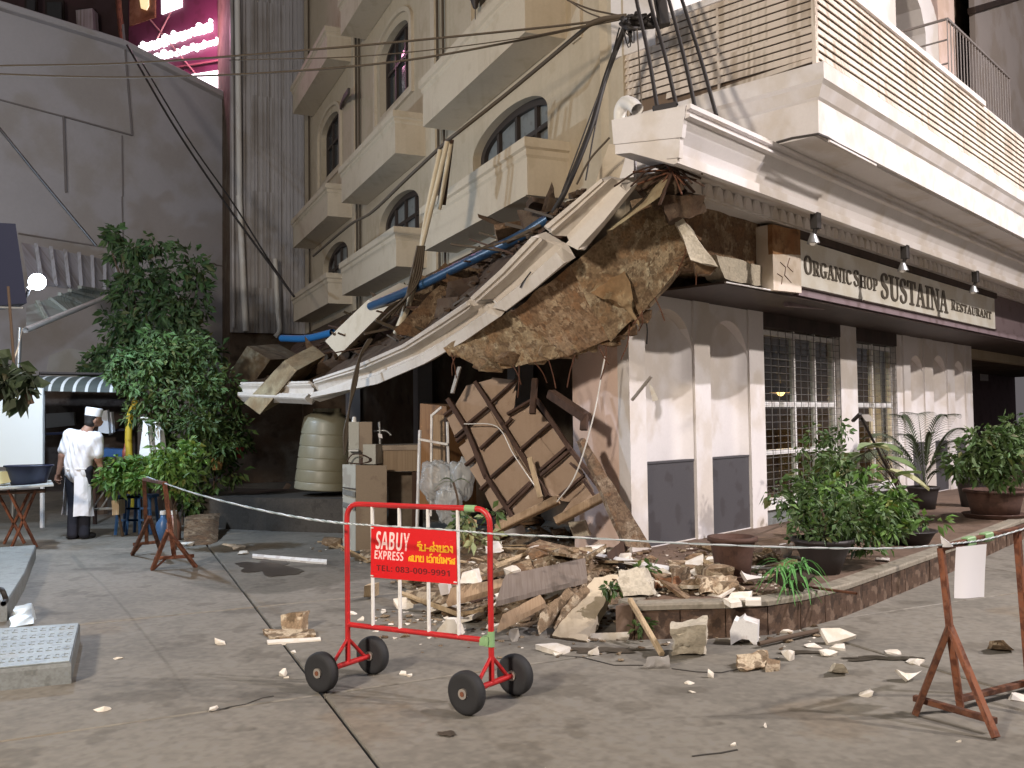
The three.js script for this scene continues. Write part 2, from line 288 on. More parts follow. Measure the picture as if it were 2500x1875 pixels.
// ------------------------------------------------------------------ street lamps outside the frame
for (const [x, y, z, cd, col, soft, label, aim] of LAMPS) {
  const o = thing(aim ? 'floodlight' : 'street_lamp', label, aim ? 'floodlight' : 'street lamp', V(x, 0, z));
  const dir = V(0, 1.5, -8).sub(V(x, 1.5, z)).normalize(), back = V(x, y + 0.35, z).addScaledVector(dir, -1.2);
  part(o, 'pole', loft([[...Array(10).keys()].map((i) => V(back.x + 0.09 * Math.cos(i * 0.628), 0, back.z + 0.09 * Math.sin(i * 0.628))), [...Array(10).keys()].map((i) => V(back.x + 0.05 * Math.cos(i * 0.628), y + 0.3, back.z + 0.05 * Math.sin(i * 0.628)))]), mat.steel);
  part(o, 'arm', tube([back, V(x, y + 0.42, z)], 0.03), mat.steel);
  const em = M([0.9, 0.9, 0.9], { rough: 0.4 }); em.emissive.setRGB(...col); em.emissiveIntensity = 8;
  part(o, 'lamp_head', bar(V(x, y + 0.4, z).addScaledVector(dir, -0.3), V(x, y + 0.4, z).addScaledVector(dir, 0.3), 0.24, 0.1), mat.steel);
  const bulb = new THREE.SphereGeometry(0.13, 16, 10); bulb.translate(x, y, z);
  part(o, 'lamp_bulb', bulb, em);
  const li = aim ? new THREE.SpotLight(new THREE.Color().setRGB(...col), cd, 0, 0.4, 0.8, 2) : new THREE.PointLight(new THREE.Color().setRGB(...col), cd, 0, 2);
  if (aim) { li.target.position.set(aim[0] - x, aim[1], aim[2] - z); o.add(li.target); li.target.name = 'aim'; }
  li.castShadow = true; li.shadow.radius = soft; li.position.set(0, y, 0); o.add(li); li.name = 'street_lamp_light';
}

// ------------------------------------------------------------------ ground, cut into slabs by joints, with the pavement and its kerb
{
  const g = new THREE.PlaneGeometry(240, 240); g.rotateX(-Math.PI / 2); g.translate(0, -0.035, -40);
  const base = struct('ground', uvBox(g), mat.dirt);
  // joints: two families of lines on the ground, read from the photograph
  const a0 = G(200, 1525), a1 = G(650, 1480), b0 = G(560, 1400), b1 = G(870, 1800);
  const da = a1.clone().sub(a0).setY(0).normalize(), db = b0.clone().sub(b1).setY(0).normalize(), X0 = (() => { const m = new THREE.Matrix3(); const w = a0.clone().sub(b0), det = da.x * -db.z - da.z * -db.x, k = (-w.x * -db.z + w.z * -db.x) / det; return a0.clone().addScaledVector(da, k); })();
  const q = G(520, 1735).sub(X0), det = da.x * db.z - da.z * db.x, jb = -(da.x * q.z - da.z * q.x) / det; // distance between the two cross joints along db
  const step = Math.abs(jb), wa = 3.4, r = rng(4), gap = 0.011;
  for (let i = -4; i < 7; i++) for (let j = -4; j < 14; j++) {
    const o = X0.clone().addScaledVector(da, i * wa).addScaledVector(db, j * step), dy = (r() - 0.5) * 0.006;
    const c = [[gap, gap], [wa - gap, gap], [wa - gap, step - gap], [gap, step - gap]].map(([x, y]) => o.clone().addScaledVector(da, x).addScaledVector(db, y).setY(dy));
    const in_ = c.map((p) => p.clone()), mid = c[0].clone().add(c[2]).multiplyScalar(0.5);
    if (mid.z > 6 || Math.hypot(mid.x, mid.z) > 34) continue;
    part(base, 'slab', loft([c.map((p) => p.clone().setY(-0.03)), c.map((p) => p.clone().setY(dy - 0.006)), in_.map((p) => p.clone().lerp(mid, 0.004).setY(dy))]), mat.ground);
  }
}
const kerbTopPx = [[1503, 1477], [1560, 1474], [1700, 1470], [1800, 1468], [1895, 1460], [1955, 1450], [2007, 1438], [2060, 1424], [2116, 1405], [2200, 1376], [2297, 1342], [2400, 1303], [2500, 1264], [2640, 1212]];
const kerbLine = kerbTopPx.map(([u, v]) => G(u, v, 0.24));
{
  const back = [F(24, -0.4, 0.24), F(-1.3, -0.4, 0.24), A(0.2, 0.16, 0.24)];
  const last = kerbLine[kerbLine.length - 1].clone().addScaledVector(D2, 14);
  const outline = [A(-0.6, 0.4, 0.24), A(-1.6, 0.62, 0.24), ...kerbLine, last, ...back];
  const top = outline.map((p) => p.clone().setY(0.232)), bot = outline.map((p) => p.clone().setY(-0.02));
  const pave = struct('pavement', loft([bot, top]), mat.paving);
  // kerb: a pale edging and brown facing tiles
  const curve = new THREE.CatmullRomCurve3([A(0.2, 0.16, 0.24), A(-0.6, 0.4, 0.24), A(-1.6, 0.62, 0.24), ...kerbLine, last], false, 'centripetal'), len = curve.getLength(), n = Math.round(len / 0.31);
  const pts = curve.getSpacedPoints(n);
  const outw = pts.map((p, i) => { const t = pts[Math.min(i + 1, n)].clone().sub(pts[Math.max(i - 1, 0)]); return V(-t.z, 0, t.x).normalize(); });
  const sgn = outw[20].dot(V(0, 0, 1)) > 0 ? 1 : -1;
  for (let i = 0; i < n; i++) {
    if (pts[i].x > 16) break;
    const t = pts[i + 1].clone().sub(pts[i]).normalize(), A0 = pts[i].clone().addScaledVector(t, 0.004), B0 = pts[i + 1].clone().addScaledVector(t, -0.004), o0 = outw[i].clone().multiplyScalar(sgn), o1 = outw[i + 1].clone().multiplyScalar(sgn), jit = (hash3(i, 3, 9) - 0.5) * 0.006;
    const ring = (p, o) => [[0, 0], [0.022 + jit, 0], [0.022 + jit, 0.2], [0.018 + jit, 0.205], [0, 0.205]].map(([x, y]) => p.clone().addScaledVector(o, x).setY(y - 0.01));
    part(pave, 'tile', loft([ring(A0, o0), ring(B0, o1)]), mat.kerbTile);
    const ring2 = (p, o) => [[-0.1, 0.2], [0.03, 0.2], [0.034, 0.23], [0.028, 0.245], [-0.1, 0.245]].map(([x, y]) => p.clone().addScaledVector(o, x).setY(y));
    if (i % 3 === 0) { const e = Math.min(i + 3, n), rr = []; for (let k = i; k <= e; k++) rr.push(ring2(pts[k].clone().addScaledVector(t, k === i ? 0.003 : k === e ? -0.003 : 0), outw[k].clone().multiplyScalar(sgn))); part(pave, 'kerb_stone', loft(rr), mat.kerbTop); }
  }
}

// ------------------------------------------------------------------ the corner building
const B = thing('corner_building', 'cream corner shophouse with collapsed canopy, arched windows and louvered street balcony', 'building', F(0, 0, 0));
{
  // street side, ground floor ---------------------------------------
  const pil = [[-1.36, -1.085], [-0.165, 0.155], [1.03, 1.385]];
  const niche = (t0, t1, spring) => {
    const w = t1 - t0, c = (t0 + t1) / 2, R = w / 2 - 0.005, h0 = 0.235, N = 14, o = [];
    // plate with an arched opening
    const s = new THREE.Shape([[t0, h0], [t1, h0], [t1, 2.75], [t0, 2.75]].map(([x, y]) => new THREE.Vector2(x, y)));
    const hole = new THREE.Path(); hole.moveTo(c - R, h0 + 0.01); hole.lineTo(c + R, h0 + 0.01); hole.lineTo(c + R, spring); hole.absarc(c, spring, R, 0, Math.PI, false); hole.lineTo(c - R, h0 + 0.01); s.holes.push(hole);
    const e = new THREE.ExtrudeGeometry(s, { depth: 0.2, bevelEnabled: false, curveSegments: 24 }), p = e.attributes.position;
    for (let i = 0; i < p.count; i++) { const q = F(p.getX(i), p.getZ(i) - 0.225, p.getY(i)); p.setXYZ(i, q.x, q.y, q.z); }
    e.computeVertexNormals();
    part(B, 'niche_surround', uvBox(e), mat.wallWhite);
    // hollow back of the niche
    const g = new THREE.PlaneGeometry(1, 1, N, 1), pp = g.attributes.position;
    for (let i = 0; i < pp.count; i++) { const x = pp.getX(i) * 2, q = F(c + x * R * 0.998, -0.028 - 0.15 * Math.sqrt(Math.max(0, 1 - x * x)), pp.getY(i) > 0 ? 2.72 : 1.06); pp.setXYZ(i, q.x, q.y, q.z); }
    g.computeVertexNormals(); g.setAttribute('uv', new THREE.BufferAttribute(new Float32Array([...Array(pp.count).keys()].flatMap((i) => [(i % (N + 1)) / N * w, pp.getY(i)])), 2));
    part(B, 'niche', g, mat.wallWhite);
    part(B, 'dado_panel', boxF(t0 + 0.004, t1 - 0.004, -0.1, -0.035, 0.238, 1.055), mat.dado);
    part(B, 'dado_rail', boxF(t0 + 0.003, t1 - 0.003, -0.1, -0.026, 1.055, 1.075), mat.dado);
  };
  for (const [a, b] of pil) part(B, 'pilaster', prism([F(a, 0, 0), F(b, 0, 0), F(b, -0.2, 0), F(a + (a < -1 ? 0.087 : 0), -0.2, 0)].map((p) => p.setY(0.2)), V(0, 2.55, 0)), mat.wallWhite);
  niche(-1.085, -0.165, 2.17); niche(0.155, 1.03, 2.16);
  const tt = (u) => Ft(u, 1000)[0], far = [[2210, 2226], [2260, 2281], [2316, 2333], [2360, 2376]].map(([a, b]) => [tt(a), tt(b)]);
  for (const [a, b] of far) part(B, 'pilaster', boxF(a, b, -0.2, 0.0, 0.2, 2.75), mat.wallWhite);
  for (let i = 0; i < 3; i++) niche(far[i][1], far[i + 1][0], 2.15);
  part(B, 'pilaster', boxF(3.6, 4.16, -0.2, -0.01, 0.2, 2.75), mat.wallWhite);
  part(B, 'wall', boxF(5.68, far[0][0], -0.2, -0.03, 0.2, 2.75), mat.wallWhite);
  part(B, 'wall', boxF(-1.14, 17, -0.45, -0.235, 2.6, 4.45), mat.cream); part(B, 'wall', boxF(-1.14, Ft(2188, 60, 0.3)[0], -0.45, -0.235, 4.45, 9.4), mat.cream);
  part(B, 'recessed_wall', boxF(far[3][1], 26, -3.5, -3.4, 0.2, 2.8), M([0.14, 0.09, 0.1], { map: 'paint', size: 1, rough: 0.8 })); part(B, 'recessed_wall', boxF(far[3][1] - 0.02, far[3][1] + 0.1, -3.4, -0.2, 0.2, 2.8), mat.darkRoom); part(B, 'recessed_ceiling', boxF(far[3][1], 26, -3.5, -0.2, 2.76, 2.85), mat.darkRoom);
  part(B, 'notice', prism([[2394, 908], [2413, 910], [2413, 930], [2395, 929]].map(([u, v]) => Fp(u, v, -3.38)), N2.clone().multiplyScalar(-0.02)), mat.paper);
  for (const [a, b] of [[-1.17, 1.385], [5.6, far[3][1]]]) part(B, 'wall', boxF(a, b, -0.4, -0.24, 0.2, 2.6), mat.wallWhite);
  // windows with security grilles
  const win = (t0, t1, h0, h1, mull) => {
    part(B, 'wall', boxF(t0, t1, -0.3, -0.02, 0.2, h0 - 0.05), mat.plateSide);
    const w = part(B, 'window', boxF(t0, t1, -0.3, 0.015, h0 - 0.05, h0), mat.whitePaint);
    for (const x of [t0 + 0.05, ...mull, t1 - 0.05]) part(w, 'mullion', boxF(x - 0.025, x + 0.025, -0.14, -0.08, h0, h1), mat.whitePaint);
    for (const y of [h0 + 0.04, h0 + 0.62, h0 + 1.2, h1 - 0.05]) part(w, 'rail', boxF(t0 + 0.05, t1 - 0.05, -0.135, -0.085, y - 0.03, y + 0.03), mat.whitePaint);
    part(w, 'pane', boxF(t0 + 0.03, t1 - 0.03, -0.112, -0.108, h0, h1), M([0.9, 0.95, 0.92], { rough: 0.03, transmission: 1, thickness: 0 }));
    part(w, 'lintel', boxF(t0, t1, -0.3, 0, h1, 2.75), mat.darkwood);
    for (let y = h0 + 0.05; y < h1; y += 0.085) part(w, 'grille_bar', bar(F(t0, -0.03, y), F(t1, -0.03, y), 0.007, 0.007), mat.grille);
    const n = Math.round((t1 - t0) / 0.21); for (let i = 0; i <= n; i++) { const x = t0 + 0.01 + (t1 - t0 - 0.02) * i / n; part(w, 'grille_bar', bar(F(x, -0.018, h0), F(x, -0.018, h1), 0.008, 0.008), mat.grille); }
  };
  win(1.385, 3.6, 0.46, 2.58, [2.35, 2.95]); win(4.16, 5.68, 0.46, 2.56, [4.9]);
  // dining room behind the windows
  part(B, 'interior_wall', boxF(1.3, 6.4, -2.4, -2.3, 0.2, 2.8), mat.woodDark);
  for (const t of [1.3, 6.3]) part(B, 'interior_wall', boxF(t, t + 0.08, -2.3, -0.3, 0.2, 2.8), mat.darkRoom);
  part(B, 'interior_floor', boxF(1.3, 6.4, -2.4, -0.3, 0.16, 0.225), mat.darkRoom);
  part(B, 'interior_ceiling', boxF(1.3, 6.4, -2.4, -0.3, 2.76, 2.86), mat.darkRoom);
  for (let i = 0; i < 7; i++) { const t = 2.1 + i * 0.24; part(B, 'partition_slat', boxF(t, t + 0.1, -1.75, -1.72, 0.25, 1.85), mat.wood); }
  part(B, 'partition_rail', boxF(2.0, 3.7, -1.76, -1.71, 1.85, 1.92), mat.wood);
  // beam zone over the ground floor
  part(B, 'beam', boxF(0.03, 17, -0.22, 0.82, 2.775, 3.47), mat.mauve);
  part(B, 'beam_soffit', boxF(-1.0, 17, -0.2, 0.84, 2.752, 2.775), mat.darkwood);
  part(B, 'fascia_board', boxF(0.5, 7.68, 0.82, 0.9, 3.385, 3.465), mat.darkwood);
  part(B, 'fascia_board', boxF(0.5, 17, 0.82, 0.87, 2.78, 2.865), mat.mauve);
  part(B, 'awning_rail', bar(Fp(1918, 738, 0.6), Fp(2075, 752, 0.6), 0.05, 0.09), mat.mauve);
  part(B, 'post_cladding', quadSlab([Fp(1885, 548, 0.9), F(0.5, 0.9, 3.46), F(0.5, 0.9, 2.8), Fp(1889, 708, 0.9)], N2.clone().multiplyScalar(-0.25), 0.004), M([0.66, 0.58, 0.5], { map: 'plaster', size: 0.6, rough: 0.9, bump: 0.004 }), 'cracked pale plaster post beside the shop sign');
  part(B, 'post_stain', quadSlab([Fp(1885, 548, 0.902), F(0.499, 0.902, 3.461), F(0.499, 0.902, 3.2), Fp(1887, 620, 0.902)], N2.clone().multiplyScalar(-0.05), 0.006, 0.03), M([0.5, 0.33, 0.2], { map: 'stain', size: 0.7, rough: 0.9 }), 'brown stained top of the plaster post');
  for (const l of [[[1905, 640], [1918, 652], [1916, 672], [1932, 690]], [[1928, 630], [1922, 650], [1936, 664]], [[1898, 668], [1910, 676], [1908, 694]]]) for (let i = 0; i + 1 < l.length; i++) part(B, 'crack', bar(Fp(...l[i], 0.903), Fp(...l[i + 1], 0.903), 0.006, 0.006, N2), mat.rustDark);
  part(B, 'broken_beam', quadSlab([Fp(1652, 470, 0.72), F(-0.06, 0.72, 3.55), F(-0.06, 0.72, 2.8), Fp(1690, 640, 0.72)], N2.clone().multiplyScalar(-0.5), 0.035, 0.08, 6), mat.stainDark, 'exposed brown concrete beam stub under the broken canopy corner');
  part(B, 'broken_beam', quadSlab([Fp(1748, 622, 0.78), F(-0.09, 0.78, 3.03), F(-0.09, 0.78, 2.82), Fp(1770, 680, 0.78)], N2.clone().multiplyScalar(-0.2), 0.02, 0.07, 8), mat.rawConcrete, 'pale broken lower edge of the beam stub');
  part(B, 'metal_strip', bar(Fp(1771, 689, 0.86), Fp(1884, 709, 0.86), 0.02, 0.012), mat.whitePaint);
  // frieze of rounded scallops
  const t0f = Ft(1712, 470, 0.9)[0];
  const fr = part(B, 'frieze', boxF(t0f, 17, 0.3, 0.885, 3.47, 3.66), mat.trim);
  part(fr, 'frieze_end', quadSlab([Fp(1684, 440, 0.9), F(t0f, 0.9, 3.66), F(t0f, 0.9, 3.49), Fp(1700, 478, 0.9)], N2.clone().multiplyScalar(-0.1), 0.01), mat.trim);
  {
    const disc = []; for (let i = 0; i <= 12; i++) { const a = Math.PI * i / 12; disc.push([Math.cos(a) * 0.085, Math.sin(a) * 0.15]); }
    for (let i = 0, t = t0f + 0.1; t < 10.5; i++, t += 0.182) {
      const rings = [[0, 1], [0.028, 1], [0.045, 0.8]].map(([o, k]) => disc.map(([x, y]) => F(t + x * k, 0.883 + o, 3.485 + y * k)));
      part(fr, 'scallop', loft(rings), mat.trim);
    }
  }
  // main cornice, cut off at its left end
  part(B, 'cornice', sweepPlan(F, [[17, 0.9], [-2.7, 0.9]].reverse(), [[-0.05, 3.86], [0.65, 3.86], [0.65, 3.825], [0.615, 3.82], [0.615, 3.79], [0.64, 3.785], [0.64, 3.765], [0.6, 3.755], [0.56, 3.68], [0.51, 3.6], [0.485, 3.515], [0.525, 3.51], [0.525, 3.435], [0.49, 3.43], [0.1, 3.6], [-0.05, 3.62]]), mat.trim);
  {
    const lines = [[1500, 322, 1668, 286], [1500, 330, 1664, 296]];
    for (const [a, b, c, d] of lines) { const p0 = F(-2.702, 0, 0), n = D2, q = hit(a, b, p0, n), r = hit(c, d, p0, n); part(B, 'cornice_bead', bar(q, r, 0.02, 0.014), mat.trim); }
    const cap = (u, v) => hit(u, v, F(-2.715, 0, 0), D2);
    part(B, 'cornice_end', quadSlab([cap(1493, 293), cap(1674, 256), cap(1664, 335), cap(1498, 352)], D2.clone().multiplyScalar(0.05), 0.003), mat.trim);
    part(B, 'cornice_end', quadSlab([cap(1625, 344), cap(1660, 338), cap(1658, 384), cap(1626, 388)], D2.clone().multiplyScalar(0.05), 0.004), mat.trim);
  }
  // balcony slab with fascia and lip, carried round its left end
  const path = [[-1.25, -0.15], [-1.25, 1.9], [17, 1.9]];
  part(B, 'balcony_fascia', sweepPlan(F, path, [[-0.16, 4.44], [0.1, 4.44], [0.1, 4.3], [0.07, 4.27], [0.02, 4.185], [0, 4.165], [0, 3.885], [-0.16, 3.885]]), mat.trim);
  part(B, 'balcony_soffit', boxF(-1.24, 17, -0.15, 1.86, 3.866, 3.884), mat.trim);
  part(B, 'balcony_deck', boxF(-1.1, 17, -0.15, 1.75, 3.89, 4.43), mat.creamTrim);
  for (const [pts, w] of [[[[1895, 348], [1935, 337], [1998, 327], [2023, 337]], 0.018], [[[2022, 336], [2065, 362], [2110, 387], [2140, 401]], 0.012]]) for (let i = 0; i + 1 < pts.length; i++) {
    const q = (k) => k[0] < 1999 ? hit(k[0], k[1], F(-1.254, 0, 0), D2) : Fp(k[0], k[1], 1.904);
    part(B, 'crack', bar(q(pts[i]), q(pts[i + 1]), 0.012, w), mat.dark);
  }
  part(B, 'broken_strip', bar(Fp(2024, 344, 1.91), Fp(2138, 404, 1.91), 0.02, 0.02), mat.trim);
  // louvered parapet
  const N0 = 12, pitch = 0.0705;
  part(B, 'louver_gap_shade', boxF(-1.2, -1.16, 0, 1.84, 4.44, 5.29), mat.slatGapShade);  // brown boards added behind the slats for the shadow in their gaps
  part(B, 'louver_gap_shade', boxF(-1.16, 17, 1.8, 1.84, 4.44, 5.29), mat.slatGapShade);
  for (let i = 0; i < N0; i++) {
    const h = 4.475 + i * pitch;
    const slat = (fr, a, b, L, drop = 0) => { const pr = [[0, 0.062], [0.012, 0.062], [0.03, 0.0], [0.018, 0.0]]; return loft([pr.map(([o, y]) => fr(a, L + o, h + y)), pr.map(([o, y]) => fr(b, L + o, h + y - drop))]); };
    const side = (along, L, hh) => F(-1.21 - (L - 0), along, hh);
    if (i > 0) part(B, 'louver_slat', slat((a, o, hh) => F(-1.215 - o, a, hh), -0.1 + (i === 1 ? 0.5 : 0), 1.9, 0), mat.slat);
    else part(B, 'louver_slat', loft([[[0, 0.05], [0.012, 0.05], [0.03, 0], [0.018, 0]].map(([o, y]) => F(-1.215 - o, 0.3, h + y - 0.05)), [[0, 0.05], [0.012, 0.05], [0.03, 0], [0.018, 0]].map(([o, y]) => F(-1.215 - o, 1.86, h + y + 0.03))]), mat.slat, 'loose slat hanging off level');
    part(B, 'louver_slat', slat((a, o, hh) => F(a, o, hh), -1.2, 16, 1.86), mat.slat);
  }
  for (const L of [-0.05, 0.95]) part(B, 'louver_post', boxF(-1.236, -1.21, L, L + 0.025, 4.44, 5.3), mat.slat);
  part(B, 'louver_corner', boxF(-1.25, -1.2, 1.86, 1.895, 4.44, 5.33), mat.slat);
  part(B, 'parapet_cap', sweepPlan(F, [[-1.25, -0.1], [-1.25, 1.9], [3.6, 1.9]], [[-0.1, 5.36], [0.01, 5.36], [0.01, 5.3], [-0.1, 5.3]]), mat.trim);
  part(B, 'parapet_cap', boxF(2.0, 16, 1.72, 1.86, 5.3, 5.34), mat.trim);
  // upper street wall: arch, pillars and railing
  part(B, 'upper_wall', boxF(-1.25, Ft(2188, 60, 0.3)[0], -0.22, 0.3, 5.1, 9.4), mat.wallWhite);
  part(B, 'arch_recess', boxF(Ft(2188, 60, 0.3)[0] - 0.2, Ft(2300, 60, 0.3)[0], -1.6, -1.5, 4.5, 9.4), mat.darkRoom);
  {
    const c = [[2228, -30], [2248, 20], [2260, 80], [2262, 190]].map(([u, v]) => Fp(u, v, 0.35)), d = [[2262, -30], [2280, 20], [2290, 60], [2294, 190]].map(([u, v]) => Fp(u, v, 0.35));
    for (let i = 0; i < 3; i++) part(B, 'arch_rib', prism([c[i], d[i], d[i + 1], c[i + 1]], N2.clone().multiplyScalar(-0.4)), mat.wallWhite);
    part(B, 'pillar', boxF(Ft(2292, 100, 0.3)[0], Ft(2332, 100, 0.3)[0], -0.2, 0.3, 4.4, 9.4), mat.wallPink);
    part(B, 'upper_wall', boxF(Ft(2382, 100, 0)[0], 60, -0.1, 0.0, 4.4, 26), M([0.42, 0.38, 0.38], { map: 'plaster', size: 2, rough: 0.9 }));
    part(B, 'upper_wall', boxF(Ft(2332, 100, 0)[0], 20, -0.5, -0.4, 4.4, 12), mat.darkRoom);
    part(B, 'eave', bar(Fp(2372, 26, 0.06), Fp(2520, -18, 0.06), 0.12, 0.14, N2), mat.darkwood);
    const k = Ft(2312, 46, 1.3), e = Ft(2464, 194, 1.3);
    const rl = part(B, 'railing', bar(F(k[0], 1.3, k[1]), F(e[0], 1.3, k[1]), 0.035, 0.035), mat.railGrey);
    part(rl, 'rail', bar(F(k[0], 1.3, k[1]), F(k[0], 0.3, k[1]), 0.03, 0.03), mat.railGrey);
    for (const y of [0.28, 0.6]) part(rl, 'rail', bar(F(k[0], 1.3, k[1] - y), F(k[0], 0.3, k[1] - y), 0.02, 0.02), mat.railGrey);
    const n = 22; for (let i = 0; i <= n; i++) { const t = k[0] + (e[0] - k[0]) * i / n; part(rl, 'baluster', bar(F(t, 1.3, k[1]), F(t, 1.3, k[1] - 0.95), 0.013, 0.013), mat.railGrey); }
  }

  // alley side -------------------------------------------------------
  part(B, 'side_wall', boxA(-0.1, 1.05, 0.0, 0.058, 0.0, 2.62), mat.wallPink, 'pink plastered ground floor side wall');
  part(B, 'side_wall', boxA(-0.1, 0.5, 0, 0.05, 2.62, 3.95), mat.cream);
  const S = new THREE.Shape([[-0.02, 3.3], [15.6, 3.3], [15.6, 13], [-0.02, 13]].map(([x, y]) => new THREE.Vector2(x, y)));
  const wins = [[1.67, 4.02, 4.45, 5.12, 5.47, 1], [6.4, 8.75, 4.45, 5.1, 5.46, 1], [11.15, 13.5, 4.45, 5.1, 5.46, 1], [6.9, 8.65, 7.15, 8.2, 8.46, 0], [11.9, 13.65, 7.15, 8.2, 8.46, 0], [2.0, 3.7, 7.15, 8.2, 8.46, 0]];
  for (const [a, b, h0, h1, h2] of wins) {
    const h = new THREE.Path(), c = (a + b) / 2; h.moveTo(a, h0); h.lineTo(b, h0); h.lineTo(b, h1); h.absellipse(c, h1, (b - a) / 2, h2 - h1, 0, Math.PI, false, 0); h.lineTo(a, h0); S.holes.push(h);
  }
  const mapA = (e, L0) => { const p = e.attributes.position; for (let i = 0; i < p.count; i++) { const q = A(p.getX(i), L0 + p.getZ(i), p.getY(i)); p.setXYZ(i, q.x, q.y, q.z); } e.computeVertexNormals(); return uvBox(e); };
  part(B, 'wall', mapA(new THREE.ExtrudeGeometry(S, { depth: 0.24, bevelEnabled: false, curveSegments: 16 }), -0.24), mat.cream);
  part(B, 'inner_wall', boxA(1.0, 15.6, -0.95, -0.9, 3.3, 13), mat.cream);
  const archShape = (a, b, h0, h1, h2, inset) => { const s = new THREE.Shape(), c = (a + b) / 2; s.moveTo(a + inset, h0 + inset * 0.6); s.lineTo(b - inset, h0 + inset * 0.6); s.lineTo(b - inset, h1); s.absellipse(c, h1, (b - a) / 2 - inset, h2 - h1 - inset * 0.7, 0, Math.PI, false, 0); s.lineTo(a + inset, h0 + inset * 0.6); return s; };
  for (const [a, b, h0, h1, h2, low] of wins) {
    const fs = archShape(a, b, h0, h1, h2, -0.01); fs.holes.push(new THREE.Path(archShape(a, b, h0, h1, h2, low ? 0.13 : 0.08).getPoints(16)));
    const w = part(B, 'window', mapA(new THREE.ExtrudeGeometry(fs, { depth: 0.08, bevelEnabled: false, curveSegments: 16 }), -0.2), mat.frameDark);
    part(w, 'pane', mapA(new THREE.ExtrudeGeometry(archShape(a, b, h0, h1, h2, 0.05), { depth: 0.01, bevelEnabled: false, curveSegments: 16 }), -0.19), low ? mat.glassGrey : mat.glassDark);
    const nm = low ? 3 : 2;
    for (let i = 1; i <= nm; i++) { const s = a + (b - a) * i / (nm + 1); const k = Math.abs(2 * i / (nm + 1) - 1); part(w, 'mullion', boxA(s - 0.035, s + 0.035, -0.178, -0.13, h0, h1 + (h2 - h1) * Math.sqrt(1 - k * k) - 0.04), mat.frameDark); }
    part(w, 'rail', boxA(a + 0.05, b - 0.05, -0.176, -0.132, h1 - (low ? 0.12 : 0.3), h1 - (low ? 0.06 : 0.24)), mat.frameDark);
    if (!low) { // raised band round the tall arches
      const band = archShape(a, b, h0, h1, h2, -0.3); band.holes.push(new THREE.Path(archShape(a, b, h0, h1, h2, -0.2).getPoints(16)));
      part(w, 'arch_band', mapA(new THREE.ExtrudeGeometry(band, { depth: 0.05, bevelEnabled: false, curveSegments: 16 }), 0.0), mat.creamTrim);
    }
  }
  const balc = (s0, s1, h, hm, ht) => part(B, 'balcony', sweepPlan(A, [[s1, -0.05], [s1, 0.5], [s0, 0.5], [s0, -0.05]].reverse().map(([s, L]) => [s, L]), [[-0.6, ht], [0.05, ht], [0.05, ht - 0.1], [0.02, ht - 0.12], [0.02, hm], [0, hm - 0.03], [0, h], [-0.6, h]].map(([o, y]) => [Math.max(o, -0.48), y])), mat.creamTrim);
  for (const [a, b] of [[1.18, 4.68], [6.05, 9.6], [10.8, 14.5]]) { balc(a, b, 3.94, 4.38, 4.56); balc(a, b, 5.73, 6.24, 6.4); part(B, 'balcony_floor', boxA(a + 0.03, b - 0.03, 0, 0.48, 3.95, 4.0), mat.creamTrim); part(B, 'balcony_floor', boxA(a + 0.03, b - 0.03, 0, 0.48, 5.74, 5.8), mat.creamTrim); }
  for (const [a, b] of [[6.05, 9.6], [10.8, 14.5]]) { balc(a, b, 9.0, 9.5, 9.66); part(B, 'balcony_floor', boxA(a + 0.03, b - 0.03, 0, 0.48, 9.01, 9.06), mat.creamTrim); }
  for (const s of [5.05, 5.3, 9.95, 10.2, 14.8]) part(B, 'drain_pipe', tube([A(s, 0.05, 3.4), A(s, 0.05, 12.5)], 0.022, 6), mat.brownCable);
  for (const s of [5.55, 10.5]) part(B, 'wall_strip', boxA(s - 0.09, s + 0.09, 0, 0.045, 3.6, 12.5), mat.creamTrim);
  part(B, 'wall_strip', boxA(0.8, 1.0, 0, 0.03, 5.6, 12.5), mat.creamTrim);
  // dark hollow under the alley side
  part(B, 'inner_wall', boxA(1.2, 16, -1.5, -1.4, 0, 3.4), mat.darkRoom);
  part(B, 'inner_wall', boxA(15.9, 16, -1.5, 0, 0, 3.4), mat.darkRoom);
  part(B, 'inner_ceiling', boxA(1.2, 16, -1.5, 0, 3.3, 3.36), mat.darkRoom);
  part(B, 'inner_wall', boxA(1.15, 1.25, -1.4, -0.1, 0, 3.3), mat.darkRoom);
  for (const s of [4.9, 9.6, 15.2]) part(B, 'column', boxA(s, s + 0.3, -1.3, -1.0, 0, 3.4), mat.greyWall);
}

{
  const c = Ap(1160, 2, 0.12), o = thing('wall_lantern', 'small dark lantern hanging on the upper alley wall at the top edge', 'lantern', c), g = new THREE.LatheGeometry([[0.001, -0.12], [0.03, -0.1], [0.07, 0.02], [0.09, 0.04], [0.02, 0.12], [0.001, 0.2]].map(([x, y]) => new THREE.Vector2(x, y)), 8); g.translate(c.x, c.y, c.z); part(o, 'body', g, mat.frameDark); part(o, 'bracket', bar(c.clone().add(V(0, 0.18, 0)), c.clone().addScaledVector(NA, -0.14).add(V(0, 0.18, 0)), 0.02, 0.02), mat.frameDark); part(o, 'chain', tube([c.clone().add(V(0, -0.12, 0)), c.clone().add(V(0, -0.34, 0))], 0.006, 5), mat.frameDark);
  const q = Ap(840, 240, 0.1); solo('wall_bracket', 'dark bent bracket on the alley wall beside the tall arched window', 'bracket', merge([bar(q, Ap(852, 222, 0.3), 0.05, 0.12), bar(Ap(832, 262, 0.05), q, 0.05, 0.1)]), mat.frameDark);
}
